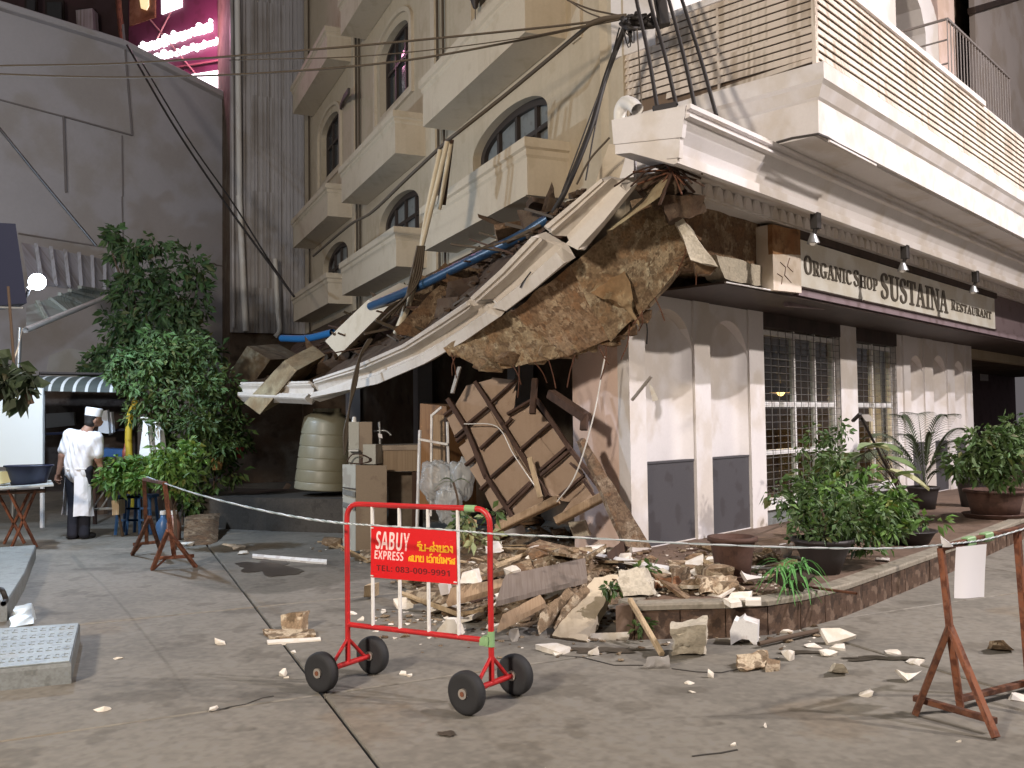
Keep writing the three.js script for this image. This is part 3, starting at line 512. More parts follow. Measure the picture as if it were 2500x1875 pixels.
// shop sign ----------------------------------------------------------
{
  const t0 = 0.53, t1 = 7.6, h0 = 2.875, h1 = 3.375, s = thing('shop_sign', 'long white shop sign with raised dark serif lettering below the scalloped frieze', 'sign', F((t0 + t1) / 2, 0.83, h0));
  part(s, 'sign_board', boxF(t0, t1, 0.83, 0.88, h0, h1), M([0.8, 0.79, 0.74], { map: 'plaster', size: 1.5, rough: 0.5 }));
  part(s, 'sign_frame', boxF(t0 - 0.01, t1 + 0.01, 0.82, 0.893, h0 - 0.018, h0 - 0.001), mat.darkwood);
  const ink = M([0.1, 0.085, 0.065], { rough: 0.5 });
  const word = (txt, u0, v0, u1, v1, hBase, hCap) => {
    const g = new TextGeometry(txt, { font: font.serif, size: 1, depth: 0.012, curveSegments: 5, bevelEnabled: false }); g.computeBoundingBox(); const b = g.boundingBox;
    const a = Ft(u0, v0, 0.88)[0], c = Ft(u1, v1, 0.88)[0], p = g.attributes.position;
    for (let i = 0; i < p.count; i++) { const q = F(a + (p.getX(i) - b.min.x) / (b.max.x - b.min.x) * (c - a), 0.88 + p.getZ(i), hBase + p.getY(i) / b.max.y * (hCap - hBase)); p.setXYZ(i, q.x, q.y, q.z); }
    g.computeVertexNormals(); part(s, 'lettering', uvBox(g), ink);
  };
  const hs = (u, v) => Ft(u, v, 0.88)[1];
  const hb = 3.02;
  word('O', 1962, 645, 1981, 650, hb, hb + 0.2); word('RGANIC', 1983, 650, 2077, 680, hb, hb + 0.165); word('S', 2083, 675, 2096, 680, hb, hb + 0.19); word('HOP', 2098, 680, 2141, 695, hb, hb + 0.15);
  word('SUSTAINA', 2149, 690, 2313, 740, hb - 0.07, hb + 0.25); word('R', 2321, 740, 2332, 745, hb + 0.0, hb + 0.15); word('ESTAURANT', 2333, 745, 2419, 765, hb, hb + 0.125);
}
// sign spotlights under the cornice
[[1990, 478, 'black spotlight under the cornice nearest the broken corner'], [2208, 560, 'black spotlight under the cornice above the word SUSTAINA'], [2380, 628, 'black spotlight under the cornice above the end of the shop sign']].forEach(([u, v, label]) => {
  const c = Fp(u, v, 1.4), o = thing('spotlight', label, 'spotlight', c), top = c.clone().setY(Math.min(c.y, 3.445));
  part(o, 'bracket', bar(top, top.clone().setY(top.y - 0.15), 0.085, 0.08, N2), mat.blackCable);
  part(o, 'arm', tube([top.clone().setY(top.y - 0.14), top.clone().addScaledVector(N2, -0.02).setY(top.y - 0.2)], 0.022), mat.blackCable);
  const head = cyl(0.022, 0.062, 0.1, 18, true); head.rotateX(0); const q = top.clone().addScaledVector(N2, -0.03).setY(top.y - 0.235);
  head.translate(q.x, q.y, q.z); part(o, 'lamp_shade', head, mat.steel);
  const bulb = new THREE.SphereGeometry(0.04, 14, 10); bulb.translate(q.x, q.y - 0.035, q.z); part(o, 'bulb', bulb, mat.pvc);
});
// warm pendant inside the dining room
{
  const c = Fp(1906, 957, -1.2), o = thing('pendant_lamp', 'warm glowing pendant lamp seen through the grilled restaurant window', 'lamp', c);
  const em = M([0.9, 0.7, 0.4], { rough: 0.5 }); em.emissive.setRGB(1, 0.62, 0.22); em.emissiveIntensity = 5;
  const b = new THREE.SphereGeometry(0.06, 16, 12); b.translate(c.x, c.y, c.z); part(o, 'bulb', b, em);
  part(o, 'lamp_shade', (() => { const g = cyl(0.05, 0.16, 0.14, 18, true); g.translate(c.x, c.y + 0.06, c.z); return g; })(), mat.frameDark);
  part(o, 'cord', tube([c.clone(), c.clone().setY(2.76)], 0.008, 5), mat.blackCable);
  const li = new THREE.PointLight(new THREE.Color().setRGB(1, 0.6, 0.25), 6); li.castShadow = true; li.shadow.radius = 3; o.add(li);
}

// ------------------------------------------------------------------ collapsed canopy along the alley
const Q = (list) => list.map(([u, v, Z]) => P(u, v, Z));
{ // broken cornice: moulded lengths hanging down to the left
  const o = thing('fallen_cornice', 'broken moulded canopy cornice sagging from the building corner down to the alley', 'cornice', G(1150, 1240, 0));
  // stations: top edge and bottom edge in the picture, with depth
  const seg = [
    [[[1478, 428, 7.25], [1549, 452, 7.15]], [[1400, 494, 7.45], [1478, 540, 7.35]], [[1328, 556, 7.75], [1405, 620, 7.6]]],
    [[[1310, 568, 7.82], [1390, 636, 7.68]], [[1225, 655, 8.3], [1312, 702, 8.15]], [[1148, 726, 8.8], [1236, 760, 8.6]]],
    [[[1140, 735, 8.85], [1222, 772, 8.65]], [[1062, 788, 9.5], [1140, 830, 9.25]], [[985, 840, 10.2], [1040, 888, 9.95]], [[880, 886, 11.2], [925, 937, 11.0]], [[772, 930, 12.4], [760, 974, 12.2]]],
    [[[766, 934, 12.5], [752, 976, 12.3]], [[700, 936, 12.9], [690, 973, 12.7]], [[590, 938, 13.6], [575, 968, 13.4]]],
  ];
  const prof = [[0, 0], [0.02, 0.035], [0.13, 0.035], [0.15, 0.015], [0.2, 0.015], [0.22, 0.03], [0.25, 0.03], [0.28, -0.02], [0.45, -0.06], [0.62, -0.045], [0.66, 0.005], [0.98, 0.02], [1, 0], [0.97, -0.09], [0.6, -0.13], [0.03, -0.11]];
  seg.forEach((st, k) => {
    const stat = st.map(([a, b]) => [P(...a), P(...b)]), N = 5, rings = [], r = rng(70 + k);
    const dirA = stat[stat.length - 1][0].clone().sub(stat[0][0]).normalize();
    for (let i = 0; i + 1 < stat.length; i++) for (let j = i ? 1 : 0; j <= N; j++) {
      const f = j / N, a = stat[i][0].clone().lerp(stat[i + 1][0], f), b = stat[i][1].clone().lerp(stat[i + 1][1], f), up = a.clone().sub(b), nrm = up.clone().cross(dirA).normalize(); if (nrm.dot(EYE.clone().sub(a)) < 0) nrm.negate();
      const end = (i === 0 && j === 0) ? 1 : (i + 2 === stat.length && j === N) ? -1 : 0;
      rings.push(prof.map(([x, y], m) => { const q = a.clone().lerp(b, x).addScaledVector(nrm, y * 1.3); if (end) q.addScaledVector(dirA, end * 0.05 * r() + end * 0.03 * Math.sin(x * 14 + k * 2)); return q; }));
    }
    part(o, 'cornice_segment', loft(rings), mat.canopyTrim, ['straight upper length of the cornice next to the broken corner', 'second length of the cornice with a hairline crack', 'long sagging length of the cornice', 'short flat end of the cornice at the bottom'][k]);
  });
  const pl = (l) => l.map(([u, v, Z]) => P(u, v, Z));
  const crackP = pl([[1296, 664, 8.1], [1285, 678, 8.15], [1276, 690, 8.2], [1270, 702, 8.25]]);
  for (let i = 0; i < 3; i++) part(o, 'crack', bar(crackP[i], crackP[i + 1], 0.012, 0.01), mat.dark);
  part(o, 'backing_board', quadSlab(Q([[1630, 437, 7.35], [1612, 478, 7.25], [1495, 562, 7.45], [1520, 540, 7.6]]), N2.clone().multiplyScalar(-0.06), 0.012), M([0.5, 0.5, 0.42], { map: 'stain', size: 1.3, rough: 0.9 }), 'pale weathered board below the top end of the cornice');
}
{ // torn roof deck between the wall and the cornice
  const o = thing('collapsed_roof_deck', 'dark torn canopy roof deck sloping from under the balconies to the fallen cornice', 'roof', A(5, 1, 0));
  const inner = [0.9, 1.8, 3.2, 5, 7, 9.5, 12.5, 15.5].map((s, i) => A(s, 0.04, 3.88 - i * 0.02));
  const outer = [[1468, 440, 7.5], [1400, 500, 7.6], [1315, 575, 8.0], [1140, 742, 9.0], [985, 848, 10.4], [870, 896, 11.4], [765, 938, 12.6], [600, 944, 13.8]].map(([u, v, Z]) => P(u, v, Z));
  const NU = 70, NV = 16, g = new THREE.PlaneGeometry(1, 1, NU, NV), p = g.attributes.position, ci = new THREE.CatmullRomCurve3(inner), co = new THREE.CatmullRomCurve3(outer);
  for (let i = 0; i < p.count; i++) { const u = p.getX(i) + 0.5, v = p.getY(i) + 0.5, q = ci.getPoint(u).lerp(co.getPoint(u), v), e = Math.sin(Math.PI * v); q.y += e * (0.09 * fb3(q, 4.5) - 0.06) + 0.02 * noise3(q.x * 20, q.y * 20, q.z * 20) * e; p.setXYZ(i, q.x, q.y, q.z); }
  g.computeVertexNormals(); part(o, 'roof_sheet', uvBox(g), mat.deck);
  const r = rng(17), junk = [];
  for (let i = 0; i < 200; i++) { const u = 0.05 + r() * 0.92, v = 0.3 + r() * 0.65, q = ci.getPoint(u).lerp(co.getPoint(u), v), s = 0.02 + r() * r() * 0.12; q.y += 0.02; junk.push(chunk(q, s, s * 0.5, s, i + 5, 12)); }
  tag(part(o, 'torn_roofing', merge(junk), mat.deck), undefined, undefined, undefined, 'stuff');
  for (let i = 0; i < 26; i++) { const u = 0.05 + 0.9 * r(), v = 0.35 + r() * 0.55, q = ci.getPoint(u).lerp(co.getPoint(u), v), w = 0.15 + r() * 0.3, h = 0.12 + r() * 0.25, ax = V(r() - 0.5, 0.5 * (r() - 0.3), r() - 0.5).normalize().multiplyScalar(w), ay = V(r() - 0.5, r() * 0.6, r() - 0.2).normalize().multiplyScalar(h); part(o, 'broken_slab', quadSlab([q.clone().sub(ax).add(ay), q.clone().add(ax).addScaledVector(ay, 0.6), q.clone().addScaledVector(ax, 0.7).sub(ay), q.clone().sub(ax).addScaledVector(ay, -0.7)].map((p) => p.add(V(0, 0.04, 0))), V(0.02, -0.05, -0.02), 0.015, 0.07, 9), r() < 0.3 ? mat.stainDark : mat.deck); }
  for (let i = 0; i < 60; i++) { const u = 0.1 + r() * 0.85, v = 0.35 + r() * 0.6, a = ci.getPoint(u).lerp(co.getPoint(u), v), b = a.clone().add(V((r() - 0.6) * 1.1, (r() - 0.55) * 0.5, (r() - 0.5) * 0.8)); part(o, 'lath', bar(a, b, 0.02 + r() * 0.03, 0.015 + r() * 0.02), r() < 0.5 ? mat.woodDark : mat.brownCable); }
}
// big broken beam of the canopy
{
  const o = thing('broken_canopy_beam', 'massive cracked brown concrete beam hanging askew over the pink wall', 'beam', G(1400, 1290, 0.24));
  const back = V(0.2, 0.12, -0.9);
  part(o, 'beam_chunk', quadSlab(Q([[1480, 560, 7.75], [1655, 470, 7.9], [1688, 622, 8.05], [1560, 768, 8.1]]), back, 0.025, 0.05, 7), mat.stain, 'upper cracked chunk of the beam');
  part(o, 'beam_chunk', quadSlab(Q([[1392, 650, 7.95], [1500, 560, 7.85], [1580, 738, 8.1], [1490, 836, 8.25]]), back, 0.022, 0.05, 7), mat.stain, 'middle chunk of the beam with a pale broken edge');
  part(o, 'beam_chunk', quadSlab(Q([[1245, 762, 8.75], [1402, 642, 8.0], [1500, 826, 8.3], [1385, 872, 8.7]]), back, 0.022, 0.05, 7), M([0.58, 0.47, 0.38], { map: 'gritty', size: 0.9, rough: 0.97, bump: 0.014 }), 'lower reddish chunk of the beam');
  part(o, 'beam_chunk', quadSlab(Q([[1080, 848, 9.5], [1250, 758, 8.8], [1392, 866, 8.75], [1190, 908, 9.3]]), back, 0.025, 0.05, 7), mat.stain, 'pointed lower end of the beam');
  part(o, 'pale_lit_patch', quadSlab(Q([[1446, 712, 7.9], [1532, 664, 7.9], [1562, 806, 8.06], [1536, 762, 8.08]]), V(0.03, 0.03, -0.16), 0.05, 0.03, 9), M([0.6, 0.54, 0.43], { map: 'stain', size: 1.6, rough: 0.95, bump: 0.01 }), 'pale patch painted for the lit triangle on the beam');  // the lit, pale triangle on the beam put into this piece's colour
  { const r = rng(44), edge = [[1655, 475, 7.85], [1690, 620, 7.95], [1560, 770, 8.05], [1490, 838, 8.2], [1390, 872, 8.65], [1270, 890, 8.95], [1190, 905, 9.2], [1100, 860, 9.4]];
    for (let i = 0; i < 44; i++) { const k = Math.floor(r() * (edge.length - 1)), f = r(), a = P(...edge[k]).lerp(P(...edge[k + 1]), f), s = 0.05 + r() * 0.13; a.add(V((r() - 0.5) * 0.12, (r() - 0.3) * 0.08, -0.05 - r() * 0.3)); part(o, 'broken_edge', chunk(a, s * 1.4, s * 0.8, s, 900 + i, 14), r() < 0.5 ? mat.stain : mat.stainDark); }
    for (let i = 0; i < 16; i++) { const k = Math.floor(r() * (edge.length - 1)), a = P(...edge[k]).lerp(P(...edge[k + 1]), r()), b = a.clone().add(V((r() - 0.5) * 0.25, -0.1 - r() * 0.25, (r() - 0.5) * 0.2)); part(o, 'reinforcing_bar', tube([a, a.clone().lerp(b, 0.5).add(V(0.04 * (r() - 0.5), 0, 0.03)), b], 0.006, 5), mat.rustDark); } }
}
solo('concrete_wedge', 'pale wedge of broken concrete hanging below the beam stub', 'rubble', quadSlab(Q([[1630, 505, 7.6], [1652, 512, 7.6], [1752, 652, 7.75], [1690, 636, 7.7]]), V(0.05, 0.1, -0.35), 0.03, 0.05, 7), mat.rawConcrete);
solo('concrete_bracket', 'narrow grey bracket of concrete left under the beam stub corner', 'rubble', quadSlab(Q([[1690, 622, 7.9], [1752, 650, 7.9], [1735, 668, 7.95], [1700, 668, 7.95]]), V(0.05, 0.02, -0.3), 0.02, 0.05, 7), mat.stainDark);
{ // splintered laths and bent reinforcing at the torn corner
  const o = thing('torn_corner', 'tangle of dark splinters and bent wires at the torn canopy corner', 'wreckage', P(1600, 440, 7.4)), r = rng(3);
  const ends = [[1715, 425], [1712, 436], [1700, 440], [1690, 448], [1672, 452], [1720, 455], [1650, 405], [1560, 470], [1580, 500], [1540, 455], [1530, 460], [1610, 500], [1665, 475], [1695, 470], [1545, 420], [1500, 455]];
  ends.forEach(([u, v], i) => part(o, i % 3 ? 'splinter' : 'reinforcing_bar', i % 3 ? bar(P(1625 + r() * 20, 405 + r() * 25, 7.35), P(u, v, 7.2 + r() * 0.3), 0.028, 0.012) : tube([P(1625, 400, 7.4), P((1625 + u) / 2, (400 + v) / 2 - 12, 7.3), P(u, v, 7.2)], 0.008, 5), i % 2 ? mat.woodDark : mat.rustDark));
  part(o, 'mortar_lump', hexa([...Q([[1560, 450, 7.45], [1640, 400, 7.4], [1672, 462, 7.45], [1600, 505, 7.5]]), ...Q([[1560, 450, 7.8], [1640, 400, 7.8], [1672, 462, 7.8], [1600, 505, 7.8]])], 0.06, 0.05, 8), mat.deck);
  part(o, 'mortar_lump', hexa([...Q([[1610, 470, 7.4], [1720, 480, 7.5], [1715, 520, 7.6], [1640, 540, 7.5]]), ...Q([[1610, 470, 7.8], [1720, 480, 7.8], [1715, 520, 7.9], [1640, 540, 7.8]])], 0.05, 0.05, 8), mat.deck);
}
solo('broken_render', 'pink piece of broken wall render beside the end of the cornice', 'rubble', quadSlab([P(1486, 352, 8.3), P(1532, 352, 8.3), P(1540, 440, 8.3), P(1448, 462, 8.4)], V(0.05, 0, -0.15), 0.012, 0.06, 8), mat.creamTrim);
solo('wall_stub', 'white strip of wall standing under the broken end of the cornice', 'wall', quadSlab(Q([[1530, 372, 7.7], [1548, 365, 7.7], [1547, 432, 7.7], [1512, 436, 7.75]]), V(0.05, 0, -0.2), 0.006), mat.trim);
solo('torn_timber', 'torn brown timber lodged under the broken end of the cornice', 'timber', bar(P(1540, 380, 7.7), P(1628, 362, 7.45), 0.07, 0.06), mat.wood);
solo('white_elbow_pipe', 'white plastic elbow pipe on top of the cornice end', 'pipe', (() => { const p = [P(1515, 306, 7.6), P(1515, 270, 7.6), P(1524, 252, 7.55), P(1545, 256, 7.4), P(1556, 268, 7.35)]; return tube(p, 0.055, 12); })(), mat.pvc);
solo('blue_water_pipe', 'long thick blue water pipe lying on the collapsed roof deck', 'pipe', tube(Q([[1345, 530, 8.45], [1280, 572, 8.9], [1150, 636, 9.8], [1020, 700, 10.8], [905, 748, 11.9]]), 0.055, 14), mat.bluePipe);
solo('blue_water_pipe', 'short blue pipe at the far end of the collapsed deck under the corrugated wall', 'pipe', tube(Q([[812, 812, 14.6], [750, 826, 15.2], [688, 826, 15.8]]), 0.06, 12), M([0.02, 0.13, 0.32], { rough: 0.4 }));
// fallen planter boxes
solo('fallen_balcony_box', 'cream balcony box fallen diagonally onto the deck below the middle balcony', 'balcony', quadSlab(Q([[898, 732, 12.0], [948, 748, 11.6], [826, 869, 12.3], [794, 832, 12.7]]), V(0.35, 0.3, -0.55), 0.004, 0.2), mat.creamTrim);
solo('fallen_balcony_box', 'grey lichened balcony box hanging over the end of the fallen cornice', 'balcony', quadSlab(Q([[694, 880, 13.0], [724, 905, 12.7], [634, 1012, 12.9], [596, 984, 13.2]]), V(0.3, 0.25, -0.5), 0.006, 0.2), M([0.4, 0.38, 0.3], { map: 'stain', size: 1.6, rough: 0.9 }));
solo('fallen_balcony_box', 'dark grey block half hidden behind the green tree at the end of the deck', 'balcony', quadSlab(Q([[605, 845, 15.0], [660, 878, 14.6], [620, 935, 14.8], [556, 918, 15.3]]), V(0.3, 0.1, -0.8), 0.02, 0.2), M([0.2, 0.19, 0.16], { map: 'stain', size: 1.2, rough: 0.95 }));
{ // leaning conduits beside the big balcony
  const o = thing('leaning_conduits', 'bundle of broken cream conduits leaning past the near end of the middle balcony', 'pipe', P(1010, 790, 11));
  for (const [a, b, c] of [[[1092, 345, 10.2], [1055, 500, 10.4], [1008, 690, 10.7]], [[1075, 365, 10.3], [1042, 520, 10.5], [1015, 700, 10.8]], [[1100, 350, 10.4], [1080, 470, 10.6], [1072, 510, 10.7]]]) part(o, 'conduit', tube(Q([a, b, c]), 0.028, 8), mat.pvcCream);
  part(o, 'conduit', tube(Q([[1012, 690, 10.7], [990, 760, 10.9], [968, 815, 11.0]]), 0.045, 8), mat.pvcCream);
  for (let i = 0; i < 5; i++) part(o, 'cable', tube(Q([[1020 + i * 4, 600, 10.5], [1000 + i * 5, 690, 10.6], [985 - i * 14, 760 + i * 6, 10.8]]), 0.014, 5), mat.brownCable);
  part(o, 'lap_board', bar(P(1098, 340, 10.5), P(1078, 500, 10.7), 0.1, 0.03), mat.woodDark);
}
{ // hanging twisted cable in front of the sagging cornice
  const o = thing('hanging_cable', 'twisted brown cable hanging in front of the sagging cornice down to the white cabinet', 'cable', P(845, 1110, 10.6));
  for (const k of [0, 4, -5]) part(o, 'strand', tube(Q([[905 + k, 828, 11], [880, 870 + k, 10.9], [866 + k, 935, 10.8], [852, 1000, 10.8], [845 + k, 1060, 10.7], [842, 1110, 10.7]]), 0.014, 5), mat.brownCable);
}

// collapsed ceiling panel --------------------------------------------
{
  const o = thing('fallen_ceiling_panel', 'fallen wooden ceiling panel with a grid of dark joists leaning over the rubble', 'ceiling panel', G(1330, 1300, 0.3));
  const p0 = P(1218, 1290, 9.15), p1 = P(1470, 1215, 8.85), p2 = P(1165, 936, 9.75), n = p1.clone().sub(p0).cross(p2.clone().sub(p0)).normalize(); if (n.z < 0) n.negate();
  const at = (x, y, k = 0) => hit(900 + x / 3.0157, 850 + y / 3.0157, p0, n).addScaledVector(n, k);
  const boards = [[[620, 420], [800, 290], [880, 450], [720, 580]], [[720, 590], [885, 460], [968, 610], [835, 730]], [[840, 740], [972, 620], [1072, 800], [912, 945]], [[915, 955], [1078, 810], [1195, 990], [1040, 1150]], [[1045, 1165], [1205, 1005], [1290, 1100], [1090, 1270]],
    [[815, 285], [900, 205], [1085, 225], [1000, 440]], [[890, 450], [1075, 300], [1060, 420], [985, 580]], [[1010, 590], [1190, 395], [1335, 560], [1110, 750]], [[1120, 770], [1240, 640], [1360, 790], [1280, 880]], [[1330, 590], [1370, 560], [1470, 720], [1410, 760]], [[1290, 960], [1490, 770], [1580, 930], [1420, 1080], [1320, 1080]], [[1380, 1250], [1580, 980], [1650, 1090], [1420, 1265]],
    [[560, 500], [640, 440], [720, 620], [640, 690]], [[650, 720], [740, 650], [800, 790], [720, 860]], [[730, 880], [800, 820], [890, 970], [830, 1040]], [[840, 1060], [900, 1000], [1000, 1180], [925, 1240]], [[935, 1255], [1010, 1190], [1070, 1260], [965, 1320]], [[1200, 1000], [1240, 1090], [1310, 1090], [1130, 790]]];
  part(o, 'backing_sheet', prism([[700, 260], [905, 205], [1060, 300], [985, 470], [1200, 400], [1490, 770], [1640, 1030], [1590, 1140], [1390, 1110], [960, 1310], [800, 900], [590, 450]].map(([x, y]) => at(x, y, -0.07)), n.clone().multiplyScalar(-0.01)), mat.board);
  boards.forEach((b, i) => part(o, 'board', prism(b.map(([x, y]) => at(x, y, -0.04 - 0.012 * hash3(i, 1, 2))), n.clone().multiplyScalar(-0.012)), mat.board));
  for (const [a, b, w] of [[[590, 380], [720, 590], 0.05], [[715, 570], [870, 960], 0.045], [[865, 940], [1075, 1265], 0.042], [[790, 255], [1000, 575], 0.045], [[985, 555], [1320, 1095], 0.042], [[1240, 380], [1500, 765], 0.045], [[1490, 750], [1690, 1010], 0.045]]) part(o, 'joist', bar(at(...a, 0), at(...b, 0), w, 0.085, n), mat.woodDark);
  for (const [a, b] of [[[710, 580], [880, 440]], [[825, 745], [975, 605]], [[905, 955], [1085, 795]], [[1035, 1175], [1210, 1000]], [[1025, 1150], [1195, 990]], [[1025, 490], [1205, 385]], [[1105, 765], [1345, 555]], [[1270, 940], [1490, 755]], [[1262, 905], [1470, 725]], [[1410, 1090], [1590, 940]], [[715, 865], [795, 800]], [[825, 1045], [895, 980]], [[915, 1235], [1005, 1180]], [[930, 1260], [1010, 1215]], [[650, 690], [735, 620]], [[640, 660], [720, 590]], [[560, 500], [640, 440]], [[900, 410], [1090, 235]], [[1580, 970], [1665, 1090]], [[1490, 850], [1585, 935]], [[990, 590], [1060, 520]]]) part(o, 'cross_batten', bar(at(...a, 0.01), at(...b, 0.01), 0.026, 0.05, n), mat.woodDark);
  for (const [a, b] of [[[945, 1330], [1395, 1115]], [[1380, 1275], [1750, 1080]]]) part(o, 'edge_rail', bar(at(...a, 0), at(...b, 0), 0.08, 0.09, n), mat.wood);
  part(o, 'loose_slat', bar(at(1215, 830, 0.12), at(1290, 1115, 0.1), 0.05, 0.02, n), mat.woodPale);
  part(o, 'wire', tube([at(720, 570, 0.06), at(960, 590, 0.06), at(1080, 790, 0.06), at(1290, 1100, 0.06)], 0.006, 4), mat.pvc);
}
solo('timber_joist', 'thick brown timber with a notched end sticking out to the right of the ceiling panel', 'timber', merge([bar(P(1345, 962, 9.1), P(1432, 1020, 8.7), 0.1, 0.09), bar(P(1428, 1010, 8.72), P(1425, 1050, 8.68), 0.07, 0.05)]), mat.woodDark);
solo('timber_joist', 'short dark timber stub hanging vertically at the top of the ceiling panel', 'timber', bar(P(1306, 925, 9.2), P(1300, 1010, 9.1), 0.06, 0.05), mat.woodDark);
solo('grey_batten', 'grey batten hanging from the beam to the top left of the ceiling panel', 'timber', bar(P(1122, 896, 9.6), P(1104, 960, 9.5), 0.045, 0.02), mat.hub);
solo('shadow_band_slab', 'grey brown slab added for the shadow band on the pink wall beside the ceiling panel', 'slab', quadSlab(Q([[1416, 1078, 8.85], [1428, 1070, 8.85], [1592, 1338, 8.45], [1528, 1334, 8.5]]), V(-0.03, 0, -0.06), 0.014, 0.05, 9), M([0.4, 0.35, 0.32], { map: 'gritty', size: 0.7, rough: 0.95, bump: 0.006 }));  // slab added where the panel casts a soft shadow; also covers brown fragments
solo('wall_bracket_piece', 'small dark bracket with a white tag sticking out of the first pilaster', 'bracket', merge([bar(P(1543, 977, 8.7), P(1590, 919, 8.55), 0.025, 0.025)]), mat.hub);
solo('wall_tag', 'pale torn tag hanging beside the bracket on the first pilaster', 'tag', quadSlab(Q([[1583, 934, 8.5], [1596, 950, 8.48], [1608, 976, 8.48], [1594, 980, 8.5]]), V(0, 0, -0.01), 0.004), mat.plasterBit);
for (const [pts, label] of [[[[1575, 775, 8.6], [1580, 800, 8.6], [1579, 840, 8.6]], 'short dark wire dangling under the beam in front of the first pilaster'], [[[1477, 870, 8.6], [1448, 1020, 8.6], [1400, 1170, 8.75], [1360, 1225, 8.9]], 'thin pale wire hanging across the pink wall to the ceiling panel']]) solo('dangling_wire', label, 'wire', tube(Q(pts), 0.007, 5), label[0] === 's' ? mat.blackCable : mat.pvc);

// ------------------------------------------------------------------ cables
const wire = (label, pts, r, m = mat.blackCable, group) => solo('overhead_cable', label, 'cable', tube(Q(pts), r, 6), m, group);
wire('upper thin cable crossing the alley to the corner junction', [[-60, 164, 10], [0, 161, 10], [300, 155, 9.8], [800, 118, 9.2], [1200, 80, 8.8], [1440, 54, 8.5], [1515, 42, 8.4]], 0.011, mat.brownCable);
wire('lower thin cable crossing the alley to the corner junction', [[-60, 178, 10.2], [0, 181, 10.2], [300, 189, 10], [700, 175, 9.4], [1000, 146, 9], [1300, 92, 8.6], [1440, 62, 8.5], [1512, 48, 8.4]], 0.011, mat.brownCable);
wire('faint cable between the two thin alley cables', [[560, 147, 9.6], [900, 136, 9.1], [1250, 96, 8.6], [1440, 60, 8.5]], 0.006, mat.brownCable);
wire('thick cable bundle joining the alley cables to the corner junction', [[1432, 62, 8.5], [1470, 48, 8.45], [1530, 40, 8.4]], 0.03, mat.brownCable);
wire('black cable falling across the grey wall at the far left', [[-40, 266, 12], [0, 315, 12], [110, 450, 12.5], [235, 600, 13]], 0.02);
wire('left cable of the pair falling from the red sign to the corrugated wall', [[310, 110, 20], [420, 300, 19.5], [560, 510, 18.5], [640, 620, 18], [718, 724, 17]], 0.024);
wire('right cable of the pair falling from the red sign to the corrugated wall', [[345, 150, 20], [460, 340, 19.5], [575, 505, 18.5], [650, 625, 18], [712, 715, 17.1]], 0.018);
wire('dark cable running down the alley wall above the arched windows', [[1442, 58, 8.5], [1236, 230, 9.6], [1110, 330, 10.0], [1090, 346, 10.4], [1000, 430, 11.2], [905, 520, 13], [860, 545, 14.2], [765, 625, 17]], 0.022, mat.brownCable);
wire('thick black cable bundle dropping from the corner junction to the collapsed deck', [[1528, 60, 8.3], [1482, 180, 8.3], [1440, 320, 8.2], [1378, 470, 8.2], [1350, 520, 8.3]], 0.028);
wire('thin black wire beside the thick bundle on its left', [[1512, 68, 8.3], [1490, 150, 8.28], [1428, 320, 8.1], [1372, 470, 8.1]], 0.008);
wire('thin black wire beside the thick bundle on its right', [[1484, 182, 8.3], [1455, 300, 8.2], [1430, 440, 8.1]], 0.008);
wire('thin slack wire from the top edge down to the corner junction', [[1385, 0, 8.9], [1440, 22, 8.7], [1512, 38, 8.4]], 0.009, mat.brownCable);
wire('thin slack wire sagging under the other into the corner junction', [[1378, -6, 8.9], [1430, 28, 8.7], [1475, 46, 8.5]], 0.007, mat.brownCable);
wire('pair of wires slanting from the cornice end to the deck', [[1488, 336, 7.9], [1440, 390, 8.0], [1408, 450, 8.1]], 0.01, mat.brownCable);
[[[1545, -60], [1554, 0], [1605, 264], 'leftmost'], [[1575, -60], [1586, 0], [1651, 256], 'second from left'], [[1616, -60], [1633, 0], [1697, 262], 'third from left'], [[1645, -60], [1665, 0], [1749, 282], 'rightmost']].forEach(([a, b, c, w], i) => wire(w + ' of the four dark cables rising from the cornice past the louvers', [[a[0], a[1], 8.0], [b[0], b[1], 7.9], [(b[0] + c[0]) / 2 + 3, (b[1] + c[1]) / 2, 7.55], [c[0], c[1], 7.2]], 0.017, mat.blackCable, 'cables in front of the louvers'));
wire('thin wire hanging in front of the left end of the louvers', [[1555, 70, 8], [1562, 170, 7.8], [1567, 275, 7.5]], 0.006, mat.brownCable);
{
  const o = thing('junction_clutter', 'black knot of cable joints and clamps at the upper building corner', 'cable junction', P(1570, 80, 8.3)), r = rng(8);
  part(o, 'terminal_box', bar(P(1608, -20, 8.1), P(1622, 62, 8.1), 0.1, 0.1), mat.blackCable);
  for (let i = 0; i < 16; i++) part(o, 'joint', tube([P(1515 + r() * 90, 35 + r() * 30, 8.2 + r() * 0.2), P(1515 + r() * 90, 30 + r() * 40, 8.1), P(1515 + r() * 90, 40 + r() * 30, 8.2)], 0.012 + r() * 0.014, 6), mat.blackCable);
  for (let i = 0; i < 5; i++) part(o, 'tail', tube([P(1530 + r() * 20, 55, 8.2), P(1520 + r() * 30, 90 + r() * 30, 8.2), P(1515 + r() * 20, 60 + r() * 20, 8.2)], 0.006, 5), mat.blackCable);
  part(o, 'tray', bar(P(1595, 268, 7.2), P(1650, 258, 7.2), 0.06, 0.05), mat.blackCable);
}

